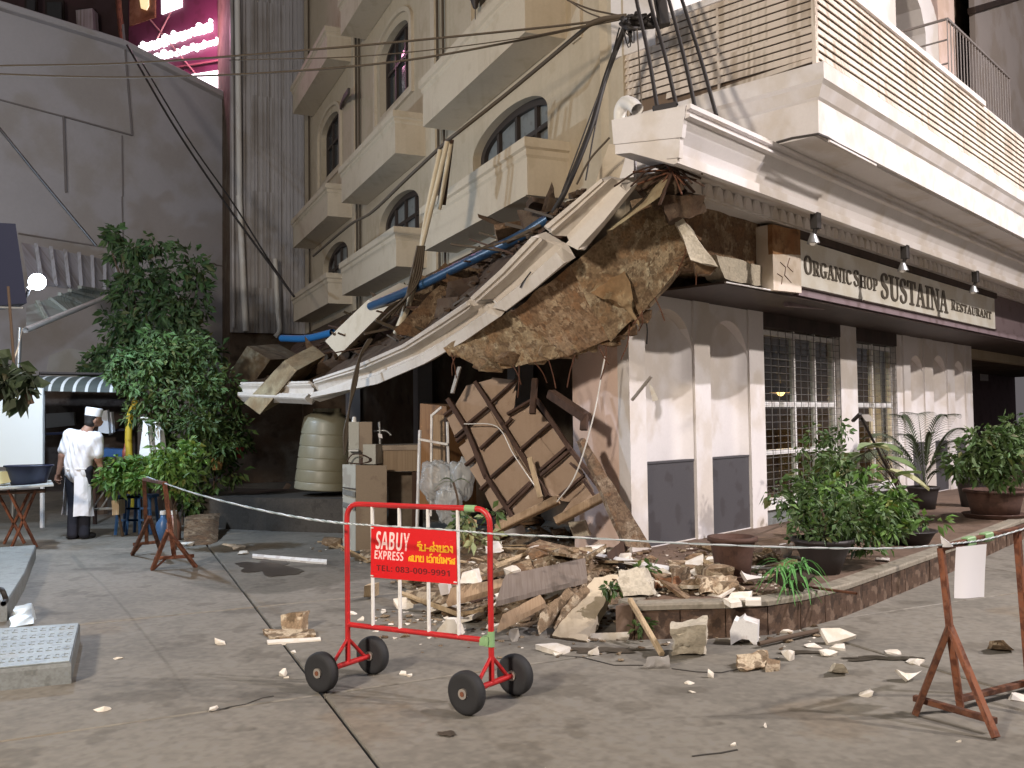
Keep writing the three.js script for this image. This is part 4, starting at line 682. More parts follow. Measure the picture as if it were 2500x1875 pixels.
// ------------------------------------------------------------------ buildings on the left
const WD = D2.clone().negate(), WP = P(562, 600, 25), WN = V(-N2.x, 0, -N2.z).negate();
const Wp = (u, v, k = 0) => hit(u, v, WP.clone().addScaledVector(N2, k), N2);
{
  const o = thing('grey_wall_building', 'big blank grey concrete wall with sloping parapet closing the alley on the left', 'building', WP.clone().setY(0));
  const corners = [[-420, -90], [0, 18], [292, 108], [562, 247], [640, 290]].map(([u, v]) => Wp(u, v));
  const low = (p) => p.clone().setY(0);
  part(o, 'wall', prism([...corners, low(corners[4]), low(corners[0])], N2.clone().multiplyScalar(-0.3)), mat.greyWall);
  for (let i = 0; i < 4; i++) part(o, 'parapet_cap', bar(corners[i], corners[i + 1], 0.42, 0.16), mat.greyWall);
  const dk = M([0.22, 0.2, 0.2], { rough: 0.9 });
  for (const [a, b, w] of [[[-60, 228], [152, 284], 0.06], [[152, 284], [323, 331], 0.1], [[154, 284], [160, 470], 0.12], [[300, 60], [322, 331], 0.08], [[298, 331], [300, 480], 0.03], [[298, 480], [302, 640], 0.03], [[45, 570], [560, 652], 0.06]]) part(o, 'wall_joint', bar(Wp(...a, 0.012), Wp(...b, 0.012), 0.03, w, N2), dk);
  part(o, 'render_patch', prism([[120, 868], [170, 850], [232, 862], [238, 925], [110, 930]].map(([u, v]) => Wp(u, v, 0.015)), N2.clone().multiplyScalar(-0.01)), M([0.5, 0.5, 0.5], { map: 'plaster', size: 2, rough: 0.9 }));
}
{
  const o = thing('lean_to_roof', 'low corrugated metal lean-to roof with a pale eave gutter against the grey wall', 'roof', P(160, 1100, 18).setY(0));
  const strip = (a, b, c, d, n, name, m) => { for (let i = 0; i < n; i++) { const f = i / n, g = (i + 0.93) / n, L = (p, q, k) => p.clone().lerp(q, k), t = V(0, -0.03, 0); part(o, name, prism([L(a, b, f), L(a, b, g), L(d, c, g), L(d, c, f)], t), m); const r0 = L(a, b, g), r1 = L(d, c, g); part(o, 'rib', bar(r0.clone().setY(r0.y + 0.02), r1.clone().setY(r1.y + 0.02), 0.07, 0.06), m); } };
  strip(P(52, 592, 17.4), P(288, 640, 20.2), P(284, 715, 19.6), P(70, 690, 16.6), 7, 'roof_sheet', M([0.42, 0.42, 0.46], { map: 'streak', size: 2, rough: 0.6 }));
  strip(P(64, 748, 15.8), P(196, 703, 17.6), P(280, 716, 19.5), P(64, 800, 15.0), 5, 'eave_sheet', M([0.36, 0.4, 0.38], { map: 'streak', size: 2, rough: 0.6 }));
  part(o, 'gutter', tube(Q([[62, 806, 14.8], [282, 716, 19.4]]), 0.05, 10), mat.whitePaint);
  part(o, 'post', tube([P(48, 800, 15.2), P(34, 900, 15.2).setY(0)], 0.04, 8), mat.steel);
}
{ // sheet-clad block closing the far end of the alley side
  const s0 = 16.4, Lp = (u, v) => { const p = hit(u, v, A(s0, 0, 0), DA); return p.clone().sub(OA).dot(NA); };
  const L1 = Lp(562, 400), L0 = -3, o = thing('sheet_clad_building', 'tall block clad in vertical corrugated metal sheets at the end of the alley', 'building', A(s0, L1, 0));
  const bottom = hit(600, 812, A(s0, 0, 0), DA).y, n = 9, w = 0.3;
  for (let i = 0; (i + 1) * w < L1 - L0; i++) {
    const a = L1 - i * w, prof = [[0, 0], [0.02, 0.05], [0.07, 0.05], [0.09, 0], [0.19, 0], [0.195, 0.018], [0.21, 0.018], [0.215, 0], [0.298, 0]];
    const ring = (h) => [...prof.map(([x, y]) => A(s0 - y, a - x, h)), A(s0 + 0.05, a - 0.298, h), A(s0 + 0.05, a, h)];
    part(o, 'cladding_sheet', loft([ring(bottom), ring(16)]), mat.metalSheet);
    if (i > 9) break;
  }
  part(o, 'wall', boxA(s0 + 0.06, s0 + 6, L0, L1, 0, 16), mat.darkRoom);
  for (const [u0, v0, u1, v1, r, nm] of [[579, -20, 585, 478, 0.07], [584, 478, 600, 808, 0.075]]) part(o, 'downpipe', tube([hit(u0, v0, A(s0 - 0.15, 0, 0), DA), hit(u1, v1, A(s0 - 0.15, 0, 0), DA)], r, 10), mat.pvc);
  part(o, 'downpipe', tube([[672, 632], [678, 760], [682, 810], [672, 822]].map(([u, v]) => hit(u, v, A(s0 - 0.4, 0, 0), DA)), 0.06, 10), mat.pvc);
  part(o, 'edge_flashing', tube([hit(566, -20, A(s0 - 0.05, 0, 0), DA), hit(570, 800, A(s0 - 0.05, 0, 0), DA)], 0.05, 6), mat.metalSheet);
}
{ // dark block and the lit billboard beyond the grey wall
  const o = thing('dark_background_block', 'dark building rising behind the grey wall at the top left', 'building', P(150, 1050, 34).setY(0));
  part(o, 'wall', prism([[-500, -400, 33], [312, -400, 30], [312, 400, 30], [-500, 400, 33]].map((q) => P(...q)), V(0, 0, -3)), M([0.09, 0.055, 0.06], { map: 'plaster', size: 3, rough: 0.9 }));
  for (const [u, v, w, h] of [[110, 0, 45, 60], [190, 20, 40, 50], [60, -10, 30, 40]]) { const wd = part(o, 'window', prism([P(u, v, 29.9), P(u + w, v, 29.9), P(u + w, v + h, 29.9), P(u, v + h, 29.9)], V(0, 0, -0.1)), mat.frameDark); part(wd, 'pane', prism([P(u + 5, v + 5, 29.75), P(u + w - 5, v + 5, 29.75), P(u + w - 5, v + h - 5, 29.75), P(u + 5, v + h - 5, 29.75)], V(0, 0, -0.05)), mat.glassDark); }
  part(o, 'air_conditioner', prism([P(185, 25, 29.2), P(225, 20, 29.2), P(228, 70, 29.2), P(188, 74, 29.2)], V(0, 0, -0.4)), mat.metalSheet);
  part(o, 'gutter_pipe', tube(Q([[285, -60, 27], [292, 40, 27], [300, 110, 27]]), 0.09, 8), mat.rustDark);
}
// stroke letters: [advance, [polylines with y from 0 at the top to 1 at the base]]
const THAI = {
  ร: [0.7, [[0.5, 1, 0.62, 0.92, 0.56, 0.45, 0.14, 0.32, 0.18, 0.1, 0.4, 0.16, 0.62, 0.06]]], บ: [0.95, [[0.25, 0.22, 0.1, 0.1, 0.14, 0.3, 0.14, 1, 0.8, 1, 0.8, 0.06]]],
  ส: [0.95, [[0.12, 1, 0.12, 0.5, 0.35, 0.3, 0.66, 0.3, 0.8, 0.5, 0.8, 1], [0.14, 0.72, 0.4, 0.62, 0.52, 0.75, 0.5, 1], [0.62, 0.34, 0.92, 0.08]]], ง: [0.7, [[0.3, 0.24, 0.3, 0.08, 0.5, 0.12, 0.54, 1, 0.1, 0.62]]],
  ข: [0.9, [[0.08, 0.3, 0.12, 0.1, 0.34, 0.14, 0.32, 0.45, 0.2, 0.6, 0.2, 1, 0.78, 1, 0.78, 0.08]]], อ: [0.9, [[0.34, 0.72, 0.12, 0.66, 0.14, 1, 0.72, 1, 0.8, 0.4, 0.62, 0.1, 0.24, 0.1, 0.1, 0.32]]],
  ย: [0.92, [[0.28, 0.28, 0.1, 0.24, 0.16, 0.08, 0.34, 0.18, 0.12, 0.5, 0.14, 1, 0.78, 1, 0.78, 0.06]]], า: [0.72, [[0.1, 0.3, 0.3, 0.08, 0.5, 0.14, 0.54, 1]]], เ: [0.5, [[0.22, 0.06, 0.22, 1, 0.4, 0.94, 0.3, 0.82]]],
  ก: [0.9, [[0.14, 1, 0.14, 0.46, 0.06, 0.34, 0.3, 0.1, 0.62, 0.1, 0.78, 0.32, 0.78, 1]]], ซ: [0.95, [[0.1, 0.3, 0.1, 0.1, 0.3, 0.1, 0.24, 0.4, 0.34, 0.5, 0.2, 0.62, 0.2, 1, 0.76, 1, 0.72, 0.4, 0.9, 0.06]]],
  พ: [1, [[0.26, 0.22, 0.1, 0.1, 0.16, 1, 0.46, 0.4, 0.76, 1, 0.84, 0.06]]], ท: [0.9, [[0.26, 0.26, 0.1, 0.12, 0.16, 0.3, 0.16, 1, 0.5, 0.1, 0.74, 0.2, 0.74, 1]]], น: [0.95, [[0.26, 0.22, 0.1, 0.12, 0.16, 0.3, 0.16, 1, 0.6, 0.84, 0.78, 1, 0.76, 0.06]]],
  ณ: [1.1, [[0.22, 0.95, 0.1, 0.8, 0.12, 0.3, 0.36, 0.08, 0.52, 0.3, 0.52, 1, 0.78, 0.84, 0.94, 1, 0.92, 0.06]]], ช: [0.95, [[0.1, 0.32, 0.12, 0.1, 0.32, 0.12, 0.26, 0.42, 0.2, 0.6, 0.2, 1, 0.76, 1, 0.72, 0.42, 0.92, 0.08], [0.58, 0.3, 0.74, 0.4]]],
  ต: [0.92, [[0.36, 0.66, 0.36, 0.84, 0.16, 0.9, 0.12, 0.4, 0.28, 0.1, 0.46, 0.22, 0.64, 0.1, 0.8, 0.34, 0.8, 1]]], ด: [0.92, [[0.36, 0.62, 0.4, 0.8, 0.18, 0.96, 0.12, 0.42, 0.34, 0.1, 0.62, 0.1, 0.8, 0.36, 0.8, 1]]], ไ: [0.5, [[0.4, 0.94, 0.26, 1, 0.24, 0, 0.06, -0.3, 0.4, -0.42]]],
  ค: [0.92, [[0.34, 0.58, 0.52, 0.62, 0.42, 0.8, 0.16, 1, 0.12, 0.4, 0.34, 0.1, 0.62, 0.1, 0.8, 0.36, 0.8, 1]]], ศ: [0.95, [[0.34, 0.58, 0.52, 0.62, 0.42, 0.8, 0.16, 1, 0.12, 0.4, 0.34, 0.14, 0.62, 0.14, 0.8, 0.36, 0.8, 1], [0.66, 0.18, 0.9, 0]]], ว: [0.75, [[0.1, 0.28, 0.3, 0.08, 0.56, 0.14, 0.6, 0.9, 0.44, 1, 0.4, 0.84]]],
  '\u0e31': [0, [[-0.5, -0.22, -0.32, -0.16, -0.08, -0.34]]], '\u0e48': [0, [[-0.2, -0.4, -0.2, -0.14]]], '\u0e47': [0, [[-0.5, -0.14, -0.44, -0.34, -0.2, -0.3, -0.1, -0.42]]], '\u0e4c': [0, [[-0.3, -0.14, -0.14, -0.2, -0.28, -0.28, -0.06, -0.44]]], '\u0e34': [0, [[-0.62, -0.14, -0.5, -0.32, -0.14, -0.28, -0.1, -0.14, -0.62, -0.14]]], '\u0e49': [0, [[-0.34, -0.3, -0.2, -0.42, -0.22, -0.2, -0.02, -0.36]]], '\u0e39': [0, [[-0.4, 1.12, -0.36, 1.34, -0.12, 1.34, -0.12, 1.1]]], '\u0e38': [0, [[-0.2, 1.1, -0.18, 1.34]]], '\u0e35': [0, [[-0.62, -0.14, -0.5, -0.32, -0.14, -0.28, -0.1, -0.14, -0.62, -0.14], [-0.12, -0.14, -0.12, -0.46]]], '\u0e37': [0, [[-0.62, -0.14, -0.5, -0.32, -0.1, -0.14, -0.62, -0.14], [-0.12, -0.14, -0.12, -0.46]]],
  '-': [0.6, [[0.1, 0.6, 0.46, 0.6]]], ' ': [0.5, []],
};
function thaiStrokes(txt) { let x = 0; const out = []; for (const ch of txt) { const g = THAI[ch]; for (const l of g[1]) { const q = []; for (let i = 0; i < l.length; i += 2) q.push([x + l[i], l[i + 1]]); out.push(q); } x += g[0]; } return { lines: out, width: x }; }
{
  const nrm = (() => { const a = P(318, 60, 27.6), b = P(560, 60, 25.6); return UP.clone().cross(b.sub(a)).normalize().negate(); })(), p0 = P(318, 60, 27.6); if (nrm.z < 0) nrm.negate();
  const H = (u, v, k = 0) => hit(u, v, p0.clone().addScaledVector(nrm, k), nrm);
  const o = thing('billboard_sign', 'dark red billboard with glowing white lettering and lit panels behind the grey wall', 'billboard', H(440, 240));
  part(o, 'sign_board', prism([H(314, -120), H(566, -220), H(566, 330), H(314, 330)], nrm.clone().multiplyScalar(-0.3)), M([0.15, 0.03, 0.075], { map: 'paint', size: 1.4, rough: 0.6 }));
  const lit = (c, k) => { const m = M([0.8, 0.8, 0.8], { rough: 0.6 }); m.emissive.setRGB(...c); m.emissiveIntensity = k; return m; };
  const white = lit([1, 0.98, 1], 3.2);
  part(o, 'lit_sign_panel', prism([H(392, -120, 0.05), H(442, -140, 0.05), H(442, 16, 0.05), H(394, 34, 0.05)], nrm.clone().multiplyScalar(-0.06)), white);
  part(o, 'lit_sign_panel', prism([H(457, 183, 0.05), H(559, 167, 0.05), H(559, 330, 0.05), H(457, 330, 0.05)], nrm.clone().multiplyScalar(-0.06)), white);
  part(o, 'sign_poster', prism([H(316, -120, 0.05), H(378, -140, 0.05), H(378, 42, 0.05), H(316, 63, 0.05)], nrm.clone().multiplyScalar(-0.06)), M([0.5, 0.3, 0.22], { map: 'stain', size: 2, rough: 0.6 }));
  part(o, 'lit_sign_picture', prism([H(336, -30, 0.1), H(360, -40, 0.1), H(362, 14, 0.1), H(356, 24, 0.1), H(344, 20, 0.1)], nrm.clone().multiplyScalar(-0.04)), lit([1, 0.72, 0.3], 1.0));
  const text = (txt, a, b, hpx, r) => { const t = thaiStrokes(txt), gs = []; for (const l of t.lines) { const q = l.map(([x, y]) => { const f = x / t.width; return H(a[0] + (b[0] - a[0]) * f, a[1] + (b[1] - a[1]) * f + (y - 1) * hpx, 0.06); }); for (let i = 0; i + 1 < q.length; i++) gs.push(bar(q[i], q[i + 1], r, r * 1.4, nrm)); } part(o, 'lit_sign_letters', merge(gs), white); };
  text('บัตรเดบิตไทยพาณิชย์', [340, 130], [517, 72], 17, 0.075);
  text('กวัน', [376, 147], [421, 136], 13, 0.07); text('ทั้งซื้อ', [428, 138], [462, 124], 10, 0.055); text('ที่ศูนย์การค้า', [465, 124], [539, 106], 11, 0.05);
  for (const [a, b] of [[[367, 48], [476, 178]], [[417, 30], [383, 95]]]) part(o, 'sign_frame_rod', bar(H(...a, 0.1), H(...b, 0.1), 0.035, 0.035, nrm), M([0.6, 0.3, 0.3], { rough: 0.4 }));
  part(o, 'sign_frame_rod', bar(H(420, 166, 0.06), H(556, 144, 0.06), 0.05, 0.05, nrm), M([0.35, 0.12, 0.14], { rough: 0.5 }));
  const li = new THREE.PointLight(new THREE.Color().setRGB(1, 0.42, 0.66), 16); li.castShadow = true; li.shadow.radius = 12; li.position.copy(H(450, 60, 1.2).sub(o.position)); o.add(li);
}
// work lamp over the food stall
{
  const c = P(91, 688, 11), o = thing('work_lamp', 'bright white bare work lamp glowing on a dark bracket at the left edge', 'lamp', c);
  const em = M([0.9, 0.95, 1], { rough: 0.4 }); em.emissive.setRGB(0.8, 0.9, 1); em.emissiveIntensity = 14;
  const b = new THREE.SphereGeometry(0.1, 18, 12); b.translate(c.x, c.y, c.z); part(o, 'lamp_bulb', b, em);
  part(o, 'lamp_holder', tube([P(70, 705, 11), P(84, 694, 11)], 0.03, 8), mat.pvc);
  part(o, 'bracket', tube(Q([[30, 740, 11.1], [60, 728, 11.05], [72, 704, 11]]), 0.02, 8), mat.blackCable);
  const li = new THREE.PointLight(new THREE.Color().setRGB(0.62, 0.78, 1), 40); li.castShadow = true; li.shadow.radius = 3; o.add(li);
}
{
  const o = thing('dark_lamp_housing', 'dark blue boxy lamp housing seen from behind at the left edge above the work lamp', 'lamp housing', P(-60, 1100, 9.9).setY(0));
  const m = M([0.02, 0.025, 0.06], { rough: 0.7 });
  part(o, 'housing', quadSlab(Q([[-70, 540, 9.9], [38, 546, 9.9], [70, 640, 9.85], [60, 748, 9.9]]).map((p, i) => i === 3 ? P(-70, 752, 9.9) : i === 2 ? P(66, 740, 9.85) : p), V(-0.32, 0, -0.4), 0.003, 0.2), m);
  part(o, 'pole', tube([P(-75, 400, 10), P(-75, 1040, 10).setY(0)], 0.05, 10), m);
  part(o, 'trim_strip', bar(P(-20, 750, 9.8), P(58, 752, 9.8), 0.03, 0.02), mat.steel);
}

// ------------------------------------------------------------------ plants
function leafCloud(blobs, size, seed, { aspect = 0.45, droop = 0.3, shell = 0.2 } = {}) {
  const r = rng(seed), pos = [], col = [];
  const clumps = [];
  for (const [c, rx, ry, rz, n] of blobs) { const k = Math.max(3, Math.round(n / 26)); for (let i = 0; i < k; i++) { const th = r() * 6.283, cz = r() * 2 - 1, sn = Math.sqrt(1 - cz * cz), q = 0.3 + 0.85 * Math.sqrt(r()), w = 0.16 + r() * 0.2; clumps.push([V(c.x + sn * Math.cos(th) * rx * q, c.y + cz * ry * q, c.z + sn * Math.sin(th) * rz * q), Math.max(size * 0.5, w * rx * 1.2), Math.max(size * 0.4, w * ry), Math.max(size * 0.5, w * rz * 1.2), Math.round(n * 0.85 / k)]); } }
  for (const [c, rx, ry, rz, n] of clumps) for (let i = 0; i < n; i++) {
    const th = r() * 6.283, cz = r() * 2 - 1, sn = Math.sqrt(1 - cz * cz), rad = shell + (1 - shell) * Math.cbrt(r());
    const dir = V(sn * Math.cos(th), cz, sn * Math.sin(th)), p = V(c.x + dir.x * rx * rad, c.y + dir.y * ry * rad, c.z + dir.z * rz * rad);
    const d = dir.clone().add(V((r() - 0.5) * 1.4, (r() - 0.5) * 1.0 - droop, (r() - 0.5) * 1.4)).normalize(), s = V(r() - 0.5, r() - 0.5, r() - 0.5).cross(d).normalize(), l = size * (0.6 + r() * 0.8), w = l * aspect * 0.5, nn = s.clone().cross(d);
    const a = p, m = p.clone().addScaledVector(d, l * 0.5), e = p.clone().addScaledVector(d, l).addScaledVector(UP, -l * 0.15), k = nn.multiplyScalar(w * 0.35);
    const L = m.clone().addScaledVector(s, w).add(k), R = m.clone().addScaledVector(s, -w).add(k);
    out3(pos, a, L, m, m, L, e, a, m, R, m, e, R);
    const t = 0.6 + 0.6 * r(), y = r() < 0.08 ? 1.9 : 0.85 + 0.35 * r(); for (let k = 0; k < 12; k++) col.push(Math.min(1, 0.62 * t * y), Math.min(1, 0.72 * t), 0.6 * t);
  }
  const g = raw(pos); g.setAttribute('color', new THREE.BufferAttribute(new Float32Array(col), 3)); return g;
}
function blade(a, dir, len, w, bend, n = 5) { // arching strap leaf
  const d = dir.clone().normalize(), s = d.clone().cross(UP).normalize(), pos = [], pt = (f) => a.clone().addScaledVector(d, len * f).addScaledVector(UP, -bend * len * f * f), wd = (f) => w * Math.sin(Math.PI * Math.min(0.95, 0.15 + f * 0.85));
  for (let i = 0; i < n; i++) { const f = i / n, g = (i + 1) / n, p = pt(f), q = pt(g), up = UP.clone().multiplyScalar(w * 0.3); const A0 = p.clone().addScaledVector(s, wd(f)).add(up), B0 = p.clone().addScaledVector(s, -wd(f)).add(up), C0 = q.clone().addScaledVector(s, wd(g)).add(up), D0 = q.clone().addScaledVector(s, -wd(g)).add(up); out3(pos, A0, p, C0, C0, p, q, p, B0, q, q, B0, D0); }
  return pos;
}
function frond(a, dir, len, seed, n = 22, bend = 0.24) { // dir runs from the foot to the tip; the stalk arches above that line
  const d = dir.clone().normalize(), s = d.clone().cross(UP).normalize(), pos = [], pt = (f) => a.clone().addScaledVector(d, len * f).addScaledVector(UP, bend * len * 4 * f * (1 - f));
  for (let i = 0; i < n; i++) { const f = 0.22 + 0.78 * i / n, p = pt(f), t = pt(f + 0.02).sub(p).normalize(), l = len * 0.36 * Math.sin(Math.PI * (0.15 + 0.7 * (1 - f))); for (const k of [-1, 1]) pos.push(...blade(p, s.clone().multiplyScalar(k).addScaledVector(t, 0.9), l, 0.011, 0.35, 3)); }
  const stem = loftPos([0, 0.25, 0.5, 0.75, 1].map((f) => { const p = pt(f), w = 0.008 * (1.1 - f); return [p.clone().addScaledVector(s, w), p.clone().addScaledVector(UP, w), p.clone().addScaledVector(s, -w)]; }));
  return raw([...pos, ...stem]);
}
function pot(o, c, r0, r1, h, m, rim = 0.02) {
  const g = new THREE.LatheGeometry([[0.001, 0], [r0, 0], [r0 + (r1 - r0) * 0.5, h * 0.5], [r1, h * 0.9], [r1 + rim, h * 0.9], [r1 + rim, h], [r1 - 0.015, h], [r1 - 0.02, h * 0.85], [0.001, h * 0.85]].map(([x, y]) => new THREE.Vector2(x, y)), 28); g.translate(c.x, c.y, c.z);
  return part(o, 'pot', g, m);
}
const trunkTo = (a, b, r0, r1) => { const n = 7, ring = (p, r) => [...Array(n).keys()].map((i) => V(p.x + r * Math.cos(i / n * 6.283), p.y, p.z + r * Math.sin(i / n * 6.283))); return loft([ring(a, r0), ring(a.clone().lerp(b, 0.5).add(V(0.03, 0, 0.02)), (r0 + r1) / 2), ring(b, r1)]); };
function tree(name, label, cat, base, blobs, size, seed, m, opts = {}) {
  const o = thing(name, label, cat, base), r = rng(seed + 1);
  const bl = blobs.map(([u, v, Z, rx, ry, n]) => [P(u, v, Z), rx * Z / FPX, ry * Z / FPX, (opts.deep ?? 0.8) * rx * Z / FPX, n]);
  const top = bl[0][0];
  part(o, 'trunk', trunkTo(base, top.clone().setY(Math.max(base.y + 0.2, top.y * 0.6)), opts.tr ?? 0.09, (opts.tr ?? 0.09) * 0.6), stemMat);
  const limbs = []; for (const b of bl) limbs.push(trunkTo(base.clone().lerp(top, 0.5).setY(base.y + (top.y - base.y) * 0.45), b[0], (opts.tr ?? 0.09) * 0.45, 0.01));
  part(o, 'limbs', merge(limbs), stemMat);
  part(o, 'crown', leafCloud(bl, size, seed, opts), m);
  return o;
}
tree('dark_tree', 'tall dark tree with a narrow ragged crown against the grey wall', 'tree', P(380, 1160, 16.5).setY(0), [[390, 640, 17, 105, 55, 700], [290, 600, 17, 55, 35, 260], [340, 700, 17, 70, 60, 500], [440, 720, 17, 60, 60, 420], [380, 790, 16.8, 100, 75, 800], [470, 800, 16.8, 60, 55, 420], [330, 840, 16.6, 70, 60, 420], [480, 880, 16.5, 70, 80, 500], [262, 582, 17, 20, 14, 60]], 0.17, 5, leaf.dark, { tr: 0.14 });
tree('round_bush', 'small dark round bush behind the striped awning', 'bush', P(250, 1120, 15.8).setY(0), [[246, 890, 15.8, 34, 34, 420], [225, 905, 15.8, 22, 22, 160]], 0.14, 6, leaf.dark);
tree('green_tree', 'bright green leafy tree beside the food stall, lit by the work lamp', 'tree', P(430, 1270, 13.2).setY(0), [[370, 890, 13.2, 90, 40, 900], [440, 860, 13.4, 70, 45, 700], [330, 920, 13, 50, 30, 500], [420, 950, 13.2, 100, 50, 1000], [490, 940, 13.5, 70, 60, 700], [400, 1020, 13, 70, 55, 700], [470, 1050, 13.2, 80, 60, 800], [550, 990, 13.8, 40, 60, 400], [520, 1080, 13.4, 60, 50, 500], [300, 880, 12.9, 30, 14, 160], [400, 830, 13.4, 40, 25, 240]], 0.115, 9, leaf.mid, { aspect: 0.36, droop: 0.15 });
{
  const o = thing('reed_plant', 'thin plant with long pale blades sticking up above the green tree', 'plant', P(445, 1260, 13.9).setY(0)), pos = [];
  for (const [u, v] of [[432, 760], [402, 775], [455, 790], [418, 800], [470, 800], [385, 800]]) { const a = P(445, 880, 13.8), b = P(u, v, 13.8); pos.push(...blade(a, b.clone().sub(a), a.distanceTo(b) * 1.1, 0.02, 0.1)); }
  part(o, 'blades', raw(pos), leaf.olive); part(o, 'stem', tube([P(445, 1260, 13.9).setY(0), P(445, 880, 13.8)], 0.02, 6), stemMat);
}
tree('light_shrub', 'light green shrub tied to the old barrier on the left', 'shrub', P(428, 1350, 11.2).setY(0), [[420, 1115, 11.2, 45, 28, 420], [470, 1105, 11.3, 30, 25, 220], [395, 1130, 11.1, 25, 20, 160], [440, 1150, 11.2, 50, 25, 300], [430, 1190, 11.2, 30, 25, 140]], 0.1, 12, leaf.bright, { tr: 0.025 });
tree('low_plant', 'low leafy plant in front of the blue chairs beside the person', 'plant', P(300, 1290, 12.6).setY(0), [[275, 1145, 12.6, 40, 22, 240], [320, 1155, 12.5, 40, 22, 240], [300, 1175, 12.5, 50, 18, 200], [345, 1140, 12.6, 25, 18, 120]], 0.13, 15, leaf.bright, { tr: 0.02 });
tree('lower_foliage', 'dark foliage mass at the foot of the green tree behind the old barrier', 'shrub', P(520, 1280, 13.8).setY(0), [[520, 1120, 13.8, 60, 50, 500], [480, 1200, 13.6, 50, 50, 360], [560, 1060, 14.2, 40, 50, 300]], 0.13, 18, leaf.mid, { tr: 0.03 });
[[530, 1130, 13.4, 'yellowed clay flower pot on the dark ledge under the green tree', M([0.35, 0.2, 0.07], { rough: 0.7 }), 0.1], [582, 1102, 13.8, 'red flower pot on the dark ledge beside the water tank', M([0.28, 0.03, 0.025], { rough: 0.6 }), 0.08]].forEach(([u, v, Z, label, m, r], i) => {
  const c = P(u, v, Z); c.y -= 0.1; const o = thing('flower_pot', label, 'flower pot', c); pot(o, c, r * 0.65, r, r * 2, m, 0.01); part(o, 'foliage', leafCloud([[c.clone().setY(c.y + r * 2.4), r * 1.3, r, r * 1.3, 90]], 0.08, 30 + i), leaf.mid);
});
{ // dark ledge carrying pots and the tank
  solo('concrete_ledge', 'low dark concrete ledge under the flower pots and the water tank', 'ledge', (() => { const a = P(470, 1180, 13.6), b = P(650, 1190, 13.0), c = P(860, 1205, 12.6); return loft([[a, b.clone(), c.clone(), c.clone().add(V(0, 0, -1.6)), a.clone().add(V(0, 0, -1.6))].map((p) => p.clone().setY(0)), [a, b, c, c.clone().add(V(0, 0, -1.6)), a.clone().add(V(0, 0, -1.6))].map((p) => p.clone().setY(0.46))]); })(), M([0.07, 0.06, 0.05], { map: 'concrete', size: 1, rough: 0.9 }));
}
{
  const o = thing('hanging_plant', 'dark drooping plant with two long pods hanging at the left edge before the white panel', 'plant', P(30, 850, 7.5));
  part(o, 'leaves', leafCloud([[P(25, 915, 7.5), 0.1, 0.09, 0.08, 50], [P(45, 950, 7.5), 0.08, 0.09, 0.06, 34], [P(68, 920, 7.5), 0.05, 0.03, 0.04, 12], [P(5, 890, 7.5), 0.09, 0.09, 0.06, 30]], 0.13, 51, { aspect: 0.75, droop: 0.6 }), leaf.palm);  // leaves coloured dark to show them as an unlit silhouette
  part(o, 'stem', tube(Q([[20, 700, 7.6], [30, 830, 7.5], [34, 900, 7.5]]), 0.012, 6), stemMat);
  for (const [a, b] of [[[54, 955], [72, 987]], [[60, 945], [80, 985]]]) part(o, 'pod', tube([P(...a, 7.5), P((a[0] + b[0]) / 2 + 3, (a[1] + b[1]) / 2, 7.5), P(...b, 7.5)], 0.013, 6), stemMat);
  part(o, 'dry_leaf', prism(Q([[46, 838, 7.5], [54, 800, 7.5], [42, 858, 7.5], [26, 898, 7.5]]), V(0, 0, -0.01)), mat.plasterBit);
}
